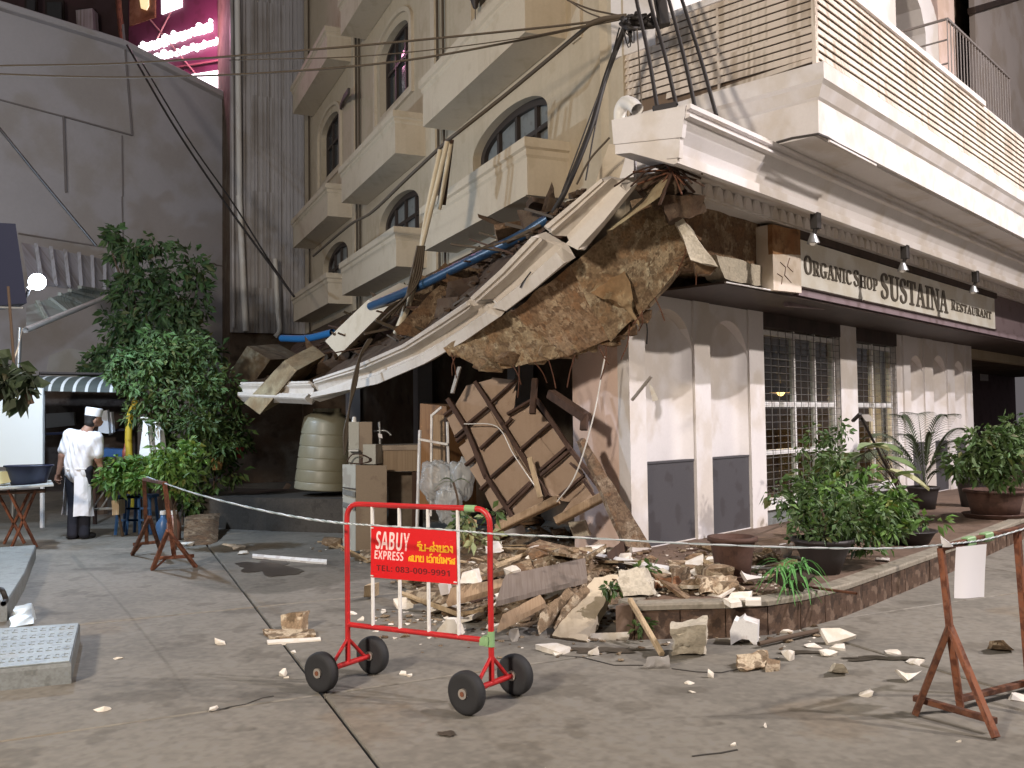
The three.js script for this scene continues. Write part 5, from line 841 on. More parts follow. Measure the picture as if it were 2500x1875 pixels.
// pots on the street pavement
{
  const place = (u, v) => G(u, v, 0.236);
  let c = place(1790, 1412), o = thing('potted_bush', 'leafy bush in a tall terracotta pot at the left of the pavement plants', 'potted plant', c);
  pot(o, c, 0.13, 0.175, 0.33, mat.terracotta); part(o, 'saucer', (() => { const g = cyl(0.18, 0.15, 0.05, 24); g.translate(c.x - 0.0, c.y + 0.01, c.z); return g; })(), mat.terracotta);
  part(o, 'foliage', leafCloud([[P(1995, 1230, 8.1), 0.36, 0.22, 0.3, 1000], [P(2100, 1265, 7.9), 0.38, 0.17, 0.3, 900], [P(2040, 1170, 8.3), 0.3, 0.18, 0.26, 600], [P(2180, 1240, 8.1), 0.25, 0.18, 0.22, 450], [P(2070, 1310, 7.7), 0.42, 0.08, 0.26, 420]], 0.075, 61, { droop: 0.25 }), leaf.mid);
  part(o, 'bright_foliage', leafCloud([[P(2090, 1200, 7.9), 0.36, 0.18, 0.26, 420], [P(2170, 1260, 7.75), 0.32, 0.16, 0.22, 420], [P(2010, 1260, 7.8), 0.3, 0.14, 0.2, 200]], 0.08, 62), leaf.bright);
  part(o, 'stem', merge([trunkTo(c.clone().setY(0.5), P(1995, 1240, 8.1), 0.025, 0.012), trunkTo(c.clone().setY(0.5), P(2080, 1270, 7.9), 0.025, 0.012)]), stemMat);
  c = place(2010, 1398); o = thing('potted_bush', 'dark round black pot with trailing green foliage in the middle of the pavement', 'potted plant', c);
  pot(o, c, 0.13, 0.23, 0.28, mat.potBlack); part(o, 'foliage', leafCloud([[c.clone().add(V(0, 0.42, 0)), 0.32, 0.14, 0.28, 420], [c.clone().add(V(0.25, 0.5, 0.02)), 0.26, 0.12, 0.2, 240]], 0.07, 64), leaf.mid);
  part(o, 'stem', trunkTo(c.clone().setY(0.45), c.clone().setY(0.75), 0.02, 0.01), stemMat);
  c = place(2215, 1325); o = thing('potted_bush', 'low wide dark tray pot at the right end of the green bush', 'potted plant', c);
  pot(o, c, 0.2, 0.27, 0.13, mat.potBlack, 0.015); part(o, 'foliage', leafCloud([[c.clone().add(V(-0.1, 0.25, 0)), 0.25, 0.13, 0.2, 260]], 0.07, 66), leaf.mid);
  c = place(1985, 1312); o = thing('tipped_pot', 'black pot tipped on its side against the green bush', 'flower pot', c);
  const tp = new THREE.LatheGeometry([[0.001, 0], [0.13, 0], [0.21, 0.28], [0.225, 0.28], [0.2, 0.26], [0.12, 0.02]].map(([x, y]) => new THREE.Vector2(x, y)), 24); tp.rotateZ(1.05); tp.translate(c.x + 0.18, c.y + 0.17, c.z); part(o, 'pot', tp, mat.potBlack);
  // areca palm behind
  c = F(4.4, 0.75, 0.236); o = thing('areca_palm', 'feathery palm with thin arching fronds in front of the second window', 'palm', c);
  pot(o, c, 0.15, 0.2, 0.3, mat.potBlack);
  const r = rng(5), tips = [[2350, 1045], [2310, 1012], [2240, 1010], [2200, 1015], [2350, 1075], [2130, 1060], [2270, 1060], [2180, 1090], [2320, 1120], [2110, 1110], [2290, 1150], [2210, 1060], [2060, 1130], [2345, 1150]];
  tips.forEach(([u, v], i) => { const a = c.clone().add(V((r() - 0.5) * 0.1, 0.3, (r() - 0.5) * 0.1)), b = P(u, v, -c.z - 0.2 + r() * 0.5), d = b.clone().sub(a); part(o, 'frond', frond(a, d, d.length(), i), leaf.palm); });
  // broad-leaved plant in the middle
  c = F(2.9, 1.0, 0.236); o = thing('broadleaf_plant', 'plant with broad pale striped leaves rising from the middle of the pavement bush', 'plant', c);
  pot(o, c, 0.13, 0.18, 0.28, mat.terracotta);
  const bl = [[2120, 1095, 2160, 1110], [2135, 1088, 2185, 1115], [2105, 1110, 2065, 1135], [2170, 1150, 2240, 1190], [2190, 1165, 2242, 1165], [2150, 1180, 2090, 1200], [2100, 1150, 2060, 1165], [2160, 1120, 2215, 1150], [2150, 1090, 2105, 1100]];
  bl.forEach(([u0, v0, u1, v1], i) => { const a = P(u0, v0, 8.6), b = P(u1, v1, 8.4); part(o, 'leaf', raw(blade(a, b.clone().sub(a).add(V(0, 0.1, 0)), a.distanceTo(b) * 1.25, 0.085, 0.3, 6)), i % 3 ? leaf.olive : leaf.pale); });
  part(o, 'stem', merge(bl.map(([u, v]) => trunkTo(c.clone().setY(0.5), P(u, v, 8.6), 0.008, 0.005))), stemMat);
  // slender green plant by the first window
  c = F(1.75, 0.7, 0.236); o = thing('slender_plant', 'slender upright leafy plant in front of the first grilled window', 'plant', c);
  pot(o, c, 0.1, 0.14, 0.22, mat.potBlack); part(o, 'foliage', leafCloud([[P(2000, 1130, 9.2), 0.2, 0.32, 0.18, 420], [P(2035, 1080, 9.3), 0.12, 0.22, 0.12, 180], [P(1985, 1210, 9), 0.22, 0.22, 0.18, 300]], 0.07, 72), leaf.mid); part(o, 'stem', trunkTo(c.clone().setY(0.4), P(2010, 1120, 9.2), 0.012, 0.006), stemMat);
  // right-hand pot
  c = place(2430, 1262); o = thing('potted_bush', 'large bushy plant in a wide terracotta tub at the right edge of the pavement', 'potted plant', c);
  pot(o, c, 0.26, 0.33, 0.34, mat.terracotta, 0.03); part(o, 'foliage', leafCloud([[P(2420, 1110, 10.8), 0.42, 0.3, 0.35, 900], [P(2480, 1080, 10.8), 0.36, 0.34, 0.3, 800], [P(2390, 1150, 10.8), 0.3, 0.26, 0.25, 420]], 0.1, 75), leaf.mid); part(o, 'stem', trunkTo(c.clone().setY(0.55), P(2430, 1120, 10.8), 0.03, 0.015), stemMat);
  part(o, 'saucer', (() => { const g = cyl(0.38, 0.34, 0.05, 28); g.translate(c.x, c.y + 0.02, c.z); return g; })(), mat.terracotta);
  c = place(2378, 1236); o = thing('dark_pot', 'squat black pot standing left of the terracotta tub', 'flower pot', c); pot(o, c, 0.16, 0.22, 0.4, mat.potBlack); part(o, 'foliage', leafCloud([[c.clone().add(V(0, 0.5, 0)), 0.2, 0.14, 0.2, 160]], 0.09, 77), leaf.dark);
  // menu stand / solar lamp beside the pillar
  c = F(4.0, 0.7, 0.236); o = thing('menu_stand', 'thin black stand with a tilted white card beside the window pillar', 'menu stand', c);
  const top = P(2104, 1022, 10.2); part(o, 'post', tube([c, top], 0.016, 8), mat.blackCable); part(o, 'card', quadSlab(Q([[2104, 1012, 10.1], [2122, 1012, 10.0], [2134, 1026, 9.9], [2114, 1026, 10.0]]), V(0, -0.012, 0), 0), mat.paper); part(o, 'lamp_arm', bar(P(2082, 1028, 10.2), P(2100, 1010, 10.1), 0.04, 0.03), mat.blackCable);
  // grass tuft in the rubble
  c = G(1935, 1450, 0.236); o = thing('grass_tuft', 'bright green grassy plant lying on the kerb among the rubble', 'plant', c);
  const pos = [], r2 = rng(81); for (let i = 0; i < 90; i++) { const a = c.clone().add(V((r2() - 0.5) * 0.22, 0.1 + r2() * 0.14, (r2() - 0.5) * 0.14)), an = r2() * 6.28; pos.push(...blade(a, V(Math.cos(an) * 0.8, r2() * 0.6, Math.sin(an) * 0.8), 0.12 + r2() * 0.14, 0.008, 0.9, 4)); }
  part(o, 'blades', raw(pos), leaf.fresh); part(o, 'root_ball', chunk(c.clone().add(V(0, 0.03, 0)), 0.2, 0.12, 0.18, 4), mat.soil);
}
{ // sapling behind the barricade and pale leaves
  let c = P(1105, 1290, 8.9), o = thing('sapling', 'small sapling with narrow leaves in front of the plastic bags', 'plant', c); const pos = [];
  for (const [u, v] of [[1070, 1150], [1085, 1162], [1135, 1168], [1090, 1175], [1075, 1180], [1120, 1180], [1100, 1150]]) { const a = P(1107, 1178, 8.9), b = P(u, v, 8.9); pos.push(...blade(a, b.sub(a).add(V(0, 0.06, 0)), 0.2, 0.014, 0.7, 4)); }
  part(o, 'leaves', raw(pos), leaf.mid); part(o, 'stem', tube(Q([[1112, 1290, 8.9], [1118, 1225, 8.9], [1107, 1178, 8.9]]), 0.012, 6), stemMat);
  c = P(1160, 1330, 8.2); o = thing('pale_leaved_plant', 'uprooted plant with cream and green leaves behind the top rail of the barricade', 'plant', c);
  part(o, 'leaves', leafCloud([[P(1150, 1275, 8.2), 0.11, 0.08, 0.08, 40], [P(1172, 1300, 8.2), 0.1, 0.08, 0.06, 30]], 0.11, 91, { aspect: 0.5 }), leaf.pale, 'cream leaves'); part(o, 'dark_leaves', leafCloud([[P(1165, 1265, 8.25), 0.14, 0.1, 0.08, 60]], 0.1, 92), leaf.mid);
}

// ------------------------------------------------------------------ food stall and things on the left
const cylAt = (c, r0, r1, h, seg = 20) => { const g = cyl(r1, r0, h, seg); g.translate(c.x, c.y + h / 2, c.z); return g; };
{
  const Z = 14.2, o = thing('food_stall', 'small food stall with a curved striped awning and dark shelves behind the person', 'food stall', P(200, 1200, Z).setY(0));
  const a0 = P(100, 918, Z - 0.1), a1 = P(318, 922, Z - 0.1), n = 15, dk = M([0.07, 0.085, 0.08], { rough: 0.6 }), wh = M([0.62, 0.65, 0.66], { rough: 0.6 });
  for (let i = 0; i < n; i++) { // alternating panels of the quarter-round awning
    const ring = (f, k) => { const q = a0.clone().lerp(a1, f), r = []; for (let j = 0; j <= 7; j++) { const t = j / 7 * Math.PI / 2; r.push(q.clone().add(V(0, (Math.cos(t) - 1) * 0.24 * k - (1 - k) * 0.02, Math.sin(t) * 0.42 * k))); } return r; };
    const w = i % 2 ? 0.5 : 1.5, f0 = (Math.floor(i / 2) * 2 + (i % 2 ? 1.5 : 0)) / 15, f1 = f0 + w / 15; if (f0 > 0.99) continue;
    const A1 = ring(f0, 1), B1 = ring(f1, 1), A2 = ring(f0, 0.96).reverse(), B2 = ring(f1, 0.96).reverse();
    part(o, i % 2 ? 'awning_stripe' : 'awning_panel', loft([[...A1, ...A2], [...B1, ...B2]]), i % 2 ? wh : dk);
  }
  part(o, 'back_wall', prism(Q([[95, 950, 15.4], [330, 950, 15.4], [330, 1200, 15.4], [95, 1200, 15.4]]), V(0, 0, -0.1)), M([0.07, 0.065, 0.075], { map: 'stain', size: 0.8, rough: 0.9 }));
  part(o, 'roof', prism(Q([[95, 912, 14.2], [322, 916, 14.2], [330, 920, 15.4], [95, 915, 15.4]]), V(0, 0.03, 0)), mat.dark);
  part(o, 'post', bar(P(104, 925, 13.8), P(104, 1150, 13.8).setY(0), 0.05, 0.05), mat.whitePaint);
  part(o, 'shelf', bar(P(110, 1060, 15.1), P(320, 1048, 15.1), 0.3, 0.04), mat.navy);
  part(o, 'shelf', bar(P(230, 1118, 14.3), P(345, 1118, 14.3), 0.5, 0.05), mat.woodDark);
  part(o, 'shelf_board', prism(Q([[112, 1010, 15.2], [180, 1006, 15.2], [182, 1038, 15.2], [112, 1045, 15.2]]), V(0, 0, -0.05)), M([0.2, 0.21, 0.22], { rough: 0.6 }));
  part(o, 'leg', bar(P(232, 1120, 14.2), P(232, 1200, 14.2).setY(0), 0.05, 0.05), mat.woodDark); part(o, 'leg', bar(P(342, 1120, 14.2), P(342, 1200, 14.2).setY(0), 0.05, 0.05), mat.woodDark);
}
solo('white_tarpaulin', 'bright white upright panel at the left edge behind the table', 'panel', prism(Q([[-140, 926, 13.4], [104, 926, 13.6], [104, 1140, 13.6], [-140, 1140, 13.4]]), V(0, 0, -0.04)), M([0.82, 0.86, 0.84], { rough: 0.8 }));
for (const [q, label] of [[[[246, 1004, 14.6], [262, 1000, 14.6], [266, 1058, 14.6], [238, 1056, 14.6]], 'pale bluish bag hanging left in the stall behind the cap of the person'], [[[262, 1006, 14.7], [272, 1006, 14.7], [276, 1055, 14.7], [266, 1062, 14.7]], 'thin pale bag hanging right in the stall behind the person']]) solo('hanging_bag', label, 'bag', quadSlab(Q(q), V(0, 0, -0.08), 0.01, 0.05), M([0.55, 0.6, 0.66], { rough: 0.4 }));
solo('blue_crate', 'blue plastic tub on the stall shelf to the right of the person', 'tub', quadSlab(Q([[240, 1094, 14.1], [302, 1098, 14.1], [296, 1122, 14.1], [244, 1122, 14.1]]), V(0, 0, -0.3), 0.004, 0.1), mat.blue);
solo('sauce_bottle', 'small reddish bottle on the stall shelf next to the blue tub', 'bottle', (() => { const c = P(306, 1120, 14.0), g = new THREE.LatheGeometry([[0.001, 0], [0.045, 0], [0.045, 0.12], [0.018, 0.18], [0.018, 0.23], [0.001, 0.23]].map(([x, y]) => new THREE.Vector2(x, y)), 14); g.translate(c.x, c.y, c.z); return g; })(), M([0.35, 0.1, 0.07], { rough: 0.3 }));
solo('yellow_pipe', 'bent yellow pipe standing between the food stall and the green tree', 'pipe', tube(Q([[338, 955, 13.3], [330, 985, 13.3], [318, 1015, 13.3], [314, 1060, 13.3], [316, 1118, 13.3], [322, 1240, 13.3]]), 0.05, 10), mat.yellow);
for (const [top, pts, label] of [[[352, 1022], [[350, 1026], [362, 1040], [374, 1100], [366, 1140], [358, 1160], [352, 1130], [340, 1108], [346, 1060]], 'long white cloth hanging from a hook in front of the green tree, nearer the stall'], [[380, 1034], [[380, 1036], [392, 1050], [398, 1100], [388, 1118], [378, 1080], [378, 1050]], 'shorter white cloth hanging in front of the green tree beside the long one']]) {
  const o = thing('hanging_cloth', label, 'cloth', P(top[0], pts[4][1], 12.7)), poly = pts.map(([u, v]) => P(u, v, 12.7));
  part(o, 'cloth', prism(poly, V(0.02, 0, -0.07)), mat.cloth); part(o, 'fold', prism([poly[0], poly[1], poly[2].clone().lerp(poly[3], 0.5)], V(0.01, 0, 0.05)), mat.cloth); part(o, 'hook', tube([P(top[0] - 8, top[1] - 2, 12.7), P(top[0] + 10, top[1] - 2, 12.7)], 0.012, 6), mat.pvc);
}
{ // folding table with crossed legs and what stands on it
  const o = thing('folding_table', 'folding table with crossed wooden legs and a bright edge at the left', 'table', P(60, 1320, 11.6).setY(0));
  const a = P(-60, 1194, 11.3), b = P(131, 1182, 11.3), top = [a, b, P(125, 1172, 12), P(-60, 1180, 12)];
  part(o, 'tabletop', prism(top, V(0, -0.025, 0)), M([0.5, 0.52, 0.5], { rough: 0.4 }));
  for (const [u0, u1, Z] of [[20, 90, 11.5], [88, 28, 11.5], [-10, 60, 11.9], [75, 10, 11.9]]) part(o, 'leg', bar(P(u0, 1196, Z), P(u1, 1320, Z).setY(0.01), 0.035, 0.03), mat.rust);
  part(o, 'apron_rail', bar(P(-40, 1205, 11.5), P(110, 1198, 11.5), 0.03, 0.05), mat.woodDark);
}
{
  const c = P(70, 1184, 11.6), o = thing('navy_tub', 'large dark blue plastic tub on the folding table', 'tub', c);
  const g = new THREE.LatheGeometry([[0.001, 0], [0.2, 0], [0.27, 0.23], [0.29, 0.23], [0.29, 0.25], [0.26, 0.25], [0.2, 0.02], [0.001, 0.02]].map(([x, y]) => new THREE.Vector2(x, y)), 28); g.scale(1.05, 1, 0.7); g.translate(c.x, c.y, c.z); part(o, 'body', g, mat.navy);
}
solo('bread_pack', 'pale yellow wrapped pack on the folding table at the left edge', 'food pack', quadSlab(Q([[-10, 1152, 11.5], [18, 1150, 11.5], [30, 1174, 11.5], [-10, 1184, 11.5]]), V(0, 0, -0.2), 0.02, 0.05), M([0.6, 0.55, 0.3], { rough: 0.4 }));
for (const [u, v, label] of [[322, 1196, 'blue folding stool nearer the old barrier on the left'], [348, 1200, 'blue folding stool half hidden behind the old barrier']]) {
  const b = P(u, 1285, 12.9).setY(0), o = thing('blue_stool', label, 'stool', b, 'blue stools beside the food stall'), w = 0.17;
  part(o, 'seat', bar(b.clone().add(V(-w, 0.52, 0)), b.clone().add(V(w, 0.52, 0)), 0.3, 0.04), mat.blue);
  for (const x of [-1, 1]) for (const z of [-1, 1]) part(o, 'leg', bar(b.clone().add(V(x * w * 0.8, 0.52, z * 0.11)), b.clone().add(V(x * w, 0, z * 0.14)), 0.035, 0.035), mat.blue);
  for (const h of [0.2, 0.36]) part(o, 'rung', bar(b.clone().add(V(-w, h, 0.13)), b.clone().add(V(w, h, 0.13)), 0.03, 0.03), mat.blue);
}
{ const o = thing('folding_trestle', 'thin metal trestle legs leaning right of the person', 'trestle', P(250, 1245, 12.6).setY(0)); for (const [a, b] of [[[268, 1180], [226, 1242]], [[280, 1190], [244, 1245]], [[245, 1150], [290, 1225]]]) part(o, 'leg', bar(P(...a, 12.7), P(...b, 12.6), 0.02, 0.02), mat.steel); part(o, 'foot', bar(P(222, 1244, 12.6), P(292, 1240, 12.6), 0.03, 0.03), mat.steel); }
solo('concrete_weight', 'dark square concrete block on the ground under the old barrier', 'block', quadSlab([G(450, 1306).setY(0.24), G(520, 1300).setY(0.24), G(512, 1330), G(448, 1333)], V(0, 0, -0.3), 0.006, 0.1), mat.stainDark);
solo('small_block', 'small brown block beside the blue stools', 'block', quadSlab([P(272, 1222, 12.4), P(290, 1222, 12.4), P(290, 1256, 12.4), P(274, 1258, 12.4)], V(0, 0, -0.2), 0.006, 0.1), mat.woodPale);
for (const [u, col, label] of [[398, [0.05, 0.12, 0.25], 'blue plastic bottle standing inside the old barrier'], [424, [0.3, 0.16, 0.12], 'reddish plastic bottle with a white cap standing inside the old barrier']]) { const c = G(u, 1318), o = thing('plastic_bottle', label, 'bottle', c); const g = new THREE.LatheGeometry([[0.001, 0], [0.09, 0], [0.09, 0.22], [0.035, 0.29], [0.035, 0.33], [0.001, 0.33]].map(([x, y]) => new THREE.Vector2(x, y)), 16); g.translate(c.x, c.y, c.z); part(o, 'body', g, M(col, { rough: 0.35 })); part(o, 'cap', cylAt(c.clone().setY(0.33), 0.04, 0.04, 0.05, 12), mat.pvc); }
// ramp blocks at the left edge
{
  const blk = (label, top, h) => { const t = top.map(([u, v]) => G(u, v, h)), o = thing('plastic_ramp', label, 'ramp block', t[2].clone().setY(0)); const low = t.map((p) => p.clone().setY(0)), cen = t.reduce((a, p) => a.add(p), V()).multiplyScalar(1 / t.length); part(o, 'block', loft([low, t.map((p) => p.clone().setY(h - 0.025)), t.map((p) => p.clone().lerp(cen, 0.012).setY(h - 0.004))]), mat.plateSide); part(o, 'top_plate', prism(t.map((p) => p.clone().lerp(cen, 0.03).setY(h - 0.002)), V(0, 0.006, 0)), mat.plateTop); return [o, t]; };  // block sides take a darker copy of the top colour for their shade
  const [o1] = blk('long grey ramp block with a flat top at the far left edge', [[-140, 1345], [88, 1330], [60, 1400], [17, 1470], [-140, 1485]], 0.15);
  part(o1, 'hook', tube([G(-4, 1440, 0.22), G(8, 1446, 0.27), G(14, 1462, 0.22), G(8, 1474, 0.21)], 0.02, 8), mat.blackCable);
  const [o2, t2] = blk('square grey ramp block with a ribbed top in the left foreground', [[-160, 1545], [196, 1521], [174, 1616], [-160, 1648]], 0.125);
  const at = (x, y) => t2[0].clone().lerp(t2[1], x).lerp(t2[3].clone().lerp(t2[2], x), y), bits = [];
  for (let i = 0; i < 14; i++) for (let j = 0; j < 5; j++) { const x = 0.06 + i * 0.066, y = 0.1 + j * 0.18; for (const k of [0, 1]) bits.push(bar(at(x + 0.01, y + k * 0.07).setY(0.1285), at(x + 0.045, y + k * 0.07).setY(0.1285), 0.01, 0.008)); bits.push(bar(at(x + 0.01, y).setY(0.1285), at(x + 0.01, y + 0.07).setY(0.1285), 0.012, 0.012)); }
  tag(part(o2, 'tread_ribs', merge(bits), mat.plateTop), undefined, undefined, undefined, 'stuff');
  solo('white_sack', 'crumpled pale plastic sack between the two ramp blocks', 'sack', hexa([...[[38, 1478, 0.1], [78, 1474, 0.1], [82, 1522, 0.02], [22, 1528, 0.02]].map(([u, v, h]) => G(u, v, h)), ...[[38, 1478, 0.1], [78, 1474, 0.1], [82, 1522, 0.02], [22, 1528, 0.02]].map(([u, v, h]) => G(u, v, h).add(V(-0.05, -0.1, -0.12)))], 0.03, 0.03, 12), M([0.5, 0.55, 0.56], { rough: 0.4 }));
}

// ------------------------------------------------------------------ the person
function blob(bones, lo, hi, cell, k) { // one continuous surface round tapered bones: [a, b, ra, rb, flatten z]
  const c = lo.clone().add(hi).multiplyScalar(0.5), half = Math.max(hi.x - lo.x, hi.y - lo.y, hi.z - lo.z) / 2 + cell * 3, n = Math.min(150, Math.ceil(2 * half / cell)), mc = new MarchingCubes(n, new THREE.MeshBasicMaterial(), false, false, 400000);
  mc.isolation = 0;
  const p = V(), ab = V(), ap = V();
  for (let z = 0; z < n; z++) for (let y = 0; y < n; y++) for (let x = 0; x < n; x++) {
    p.set((x - n / 2) / (n / 2) * half + c.x, (y - n / 2) / (n / 2) * half + c.y, (z - n / 2) / (n / 2) * half + c.z);
    let d = 1;
    if (p.x > lo.x - 0.08 && p.x < hi.x + 0.08 && p.z > lo.z - 0.08 && p.z < hi.z + 0.08) for (const [a, b, ra, rb, fz = 1] of bones) {
      ab.copy(b).sub(a); ap.copy(p).sub(a); const t = Math.max(0, Math.min(1, ap.dot(ab) / Math.max(1e-9, ab.lengthSq()))); ap.addScaledVector(ab, -t); ap.z /= fz;
      const e = ap.length() - (ra + (rb - ra) * t), h = Math.max(0, Math.min(1, 0.5 + 0.5 * (d - e) / k)); d = d * (1 - h) + e * h - k * h * (1 - h);
    }
    mc.field[x + y * n + z * n * n] = -d;
  }
  mc.update();
  const g = new THREE.BufferGeometry(), pos = new Float32Array(mc.count * 3), nor = new Float32Array(mc.count * 3);
  for (let i = 0; i < mc.count; i++) { pos[i * 3] = mc.positionArray[i * 3] * half + c.x; pos[i * 3 + 1] = mc.positionArray[i * 3 + 1] * half + c.y; pos[i * 3 + 2] = mc.positionArray[i * 3 + 2] * half + c.z; for (let q = 0; q < 3; q++) nor[i * 3 + q] = mc.normalArray[i * 3 + q]; }
  g.setAttribute('position', new THREE.BufferAttribute(pos, 3)); g.deleteAttribute('normal'); g.computeVertexNormals();
  const m = mergeVertices(g, 1e-4); m.computeVertexNormals(); const f = m.toNonIndexed(); f.setAttribute('uv', new THREE.BufferAttribute(new Float32Array(f.attributes.position.count * 2), 2)); return f;
}
{
  const foot = G(188, 1316), o = thing('person', 'person in white shirt, white cap and apron over dark trousers, seen from behind leaning right', 'person', foot), S = 1.0;
  const j = (x, y, z) => V(foot.x + x * S, y * S, foot.z + z * S);
  const head = j(0.175, 1.585, -0.07), neck = j(0.11, 1.43, -0.02), sl = j(-0.1, 1.385, 0), sr = j(0.245, 1.34, 0.0), el = j(-0.19, 1.12, 0.03), er = j(0.265, 1.06, -0.03), wl = j(-0.245, 0.87, 0.02), wr = j(0.315, 0.79, -0.1), hipL = j(-0.085, 0.92, 0), hipR = j(0.1, 0.92, 0), kl = j(-0.05, 0.5, -0.01), kr = j(0.1, 0.5, -0.02), al = j(-0.045, 0.09, 0.03), ar = j(0.105, 0.09, 0.02), chest = j(0.075, 1.26, 0), belly = j(0.01, 1.02, 0);
  const limb = [[sl, el, 0.052, 0.042], [el, wl, 0.042, 0.028], [sr, er, 0.052, 0.042], [er, wr, 0.042, 0.028]];
  const bodyBones = [[head, head.clone().add(V(0.012, 0.05, -0.01)), 0.088, 0.088, 1.1], [head.clone().add(V(0.05, -0.04, -0.055)), head.clone().add(V(0.03, -0.01, -0.04)), 0.05, 0.06], [head, neck, 0.055, 0.058], [neck, chest, 0.07, 0.12], [chest, belly, 0.135, 0.125, 0.75], [sl, sr, 0.065, 0.065], [belly, hipL, 0.12, 0.09], [belly, hipR, 0.12, 0.09], [hipL, kl, 0.088, 0.058], [kl, al, 0.055, 0.038], [hipR, kr, 0.088, 0.058], [kr, ar, 0.055, 0.038], ...limb];
  const hand = (w, dir, side) => { // palm, four fingers and a thumb, loosely curled
    const d = dir.clone().normalize(), sx = V(side * 0.35, 0.1, 0.93).normalize(), gs = [], palm = w.clone().addScaledVector(d, 0.075);
    const cap = (a, b, r0, r1) => trunkTo(a, b, r0, r1);
    gs.push(hexa([...[[-1, 0.01], [1, 0.01], [1, 0.09], [-1, 0.09]].map(([x, y]) => w.clone().addScaledVector(sx, x * 0.034).addScaledVector(d, y).add(V(side * 0.013, 0, 0))), ...[[-1, 0.01], [1, 0.01], [1, 0.09], [-1, 0.09]].map(([x, y]) => w.clone().addScaledVector(sx, x * 0.034).addScaledVector(d, y).add(V(-side * 0.013, 0, 0)))], 0.003, 0.02, 30, 1.2));
    [[-0.028, 0.062], [-0.01, 0.075], [0.009, 0.07], [0.027, 0.055]].forEach(([x, l]) => { const a = palm.clone().addScaledVector(sx, x), m = a.clone().addScaledVector(d, l * 0.55).add(V(-side * 0.006, 0, 0)), e = m.clone().addScaledVector(d, l * 0.42).add(V(-side * 0.02, 0, 0)); gs.push(cap(a, m, 0.0095, 0.0085), cap(m, e, 0.0085, 0.006)); });
    const t0 = w.clone().addScaledVector(d, 0.03).addScaledVector(sx, -0.034), t1 = t0.clone().addScaledVector(d, 0.03).addScaledVector(sx, -0.018), t2 = t1.clone().addScaledVector(d, 0.026).addScaledVector(sx, -0.004); gs.push(cap(t0, t1, 0.012, 0.01), cap(t1, t2, 0.01, 0.007));
    return merge(gs);
  };
  const lo = j(-0.36, 0, -0.3), hi = j(0.42, 1.76, 0.3);
  const skinG = blob(bodyBones, lo, hi, 0.0145, 0.035);
  // face: nose, brow, lips and ear on the far side of the turned head, joined to the body mesh
  const fdir = V(0.72, -0.12, -0.68).normalize(), fx = V(0.68, 0, 0.72).normalize(), fp = (a, b, c) => head.clone().addScaledVector(fdir, a).addScaledVector(fx, b).add(V(0, c, 0));
  const ball = (c, r, sx = 1, sy = 1, sz = 1) => { const g = new THREE.SphereGeometry(r, 12, 9); g.scale(sx, sy, sz); g.translate(c.x, c.y, c.z); return g; };
  const face = [trunkTo(fp(0.092, 0, 0.01), fp(0.118, 0, -0.025), 0.009, 0.014), ball(fp(0.09, 0, -0.058), 0.02, 1, 0.4, 1), ball(fp(0.0, 0.09, -0.01), 0.03, 0.5, 1, 0.8), ball(fp(0.0, -0.09, -0.01), 0.03, 0.5, 1, 0.8), ball(fp(0.084, 0.032, 0.012), 0.014), ball(fp(0.084, -0.032, 0.012), 0.014)];
  const body = part(o, 'body', merge([skinG, ...face, hand(wl, wl.clone().sub(el), -1), hand(wr, wr.clone().sub(er), 1)]), mat.skin);
  part(o, 'hair', blob([[head.clone().add(V(-0.01, 0.02, 0.02)), head.clone().add(V(-0.02, -0.035, 0.04)), 0.092, 0.07]], j(0.0, 1.4, -0.25), j(0.36, 1.75, 0.15), 0.012, 0.02), mat.hair);
  // cap: upright band with a flat crown
  const cg = new THREE.LatheGeometry([[0.101, 0], [0.106, 0.0], [0.112, 0.1], [0.1, 0.112], [0.06, 0.1], [0.001, 0.098]].map(([x, y]) => new THREE.Vector2(x, y)), 26); cg.rotateZ(-0.16); cg.rotateX(-0.05); cg.translate(head.x + 0.0, head.y + 0.055, head.z + 0.0); const cap = part(o, 'cap', cg, mat.shirt);
  // short-sleeved shirt with hanging folds
  const shirtB = [[neck.clone().add(V(-0.01, -0.04, 0)), chest, 0.085, 0.15, 0.9], [chest, belly, 0.175, 0.172, 0.82], [belly, j(0.01, 0.9, 0), 0.172, 0.172, 0.84], [sl, sr, 0.082, 0.082], [sl, sl.clone().lerp(el, 0.72), 0.085, 0.078], [sr, sr.clone().lerp(er, 0.72), 0.088, 0.082]];
  const sg = blob(shirtB, lo, hi, 0.0135, 0.03), sp = sg.attributes.position;
  for (let i = 0; i < sp.count; i++) { const x = sp.getX(i) - foot.x, y = sp.getY(i), f = Math.sin((x - (y - 1) * 0.28) * 46 + 1.5 * Math.sin(y * 7)) * 0.009 * Math.min(1, Math.max(0, (1.42 - y) * 4)) + 0.006 * Math.sin(x * 90 + y * 25); sp.setZ(i, sp.getZ(i) + f); }
  const sm = mergeVertices(sg, 1e-4); sm.computeVertexNormals(); part(o, 'shirt', sm.toNonIndexed(), mat.shirt);
  part(o, 'trousers', blob([[hipL, kl, 0.1, 0.075], [kl, al.clone().setY(0.07), 0.074, 0.07], [hipR, kr, 0.1, 0.075], [kr, ar.clone().setY(0.07), 0.074, 0.07], [hipL, hipR, 0.1, 0.1]], lo, hi, 0.0145, 0.02), mat.trousers);
  for (const [a, s] of [[al, -0.02], [ar, 0.06]]) { const g = new THREE.SphereGeometry(0.06, 14, 10); g.scale(0.8, 0.75, 1.9); g.rotateY(-0.5); g.translate(a.x + s * 0.6, 0.04, a.z - 0.05); part(o, 'shoe', g, mat.hair); }
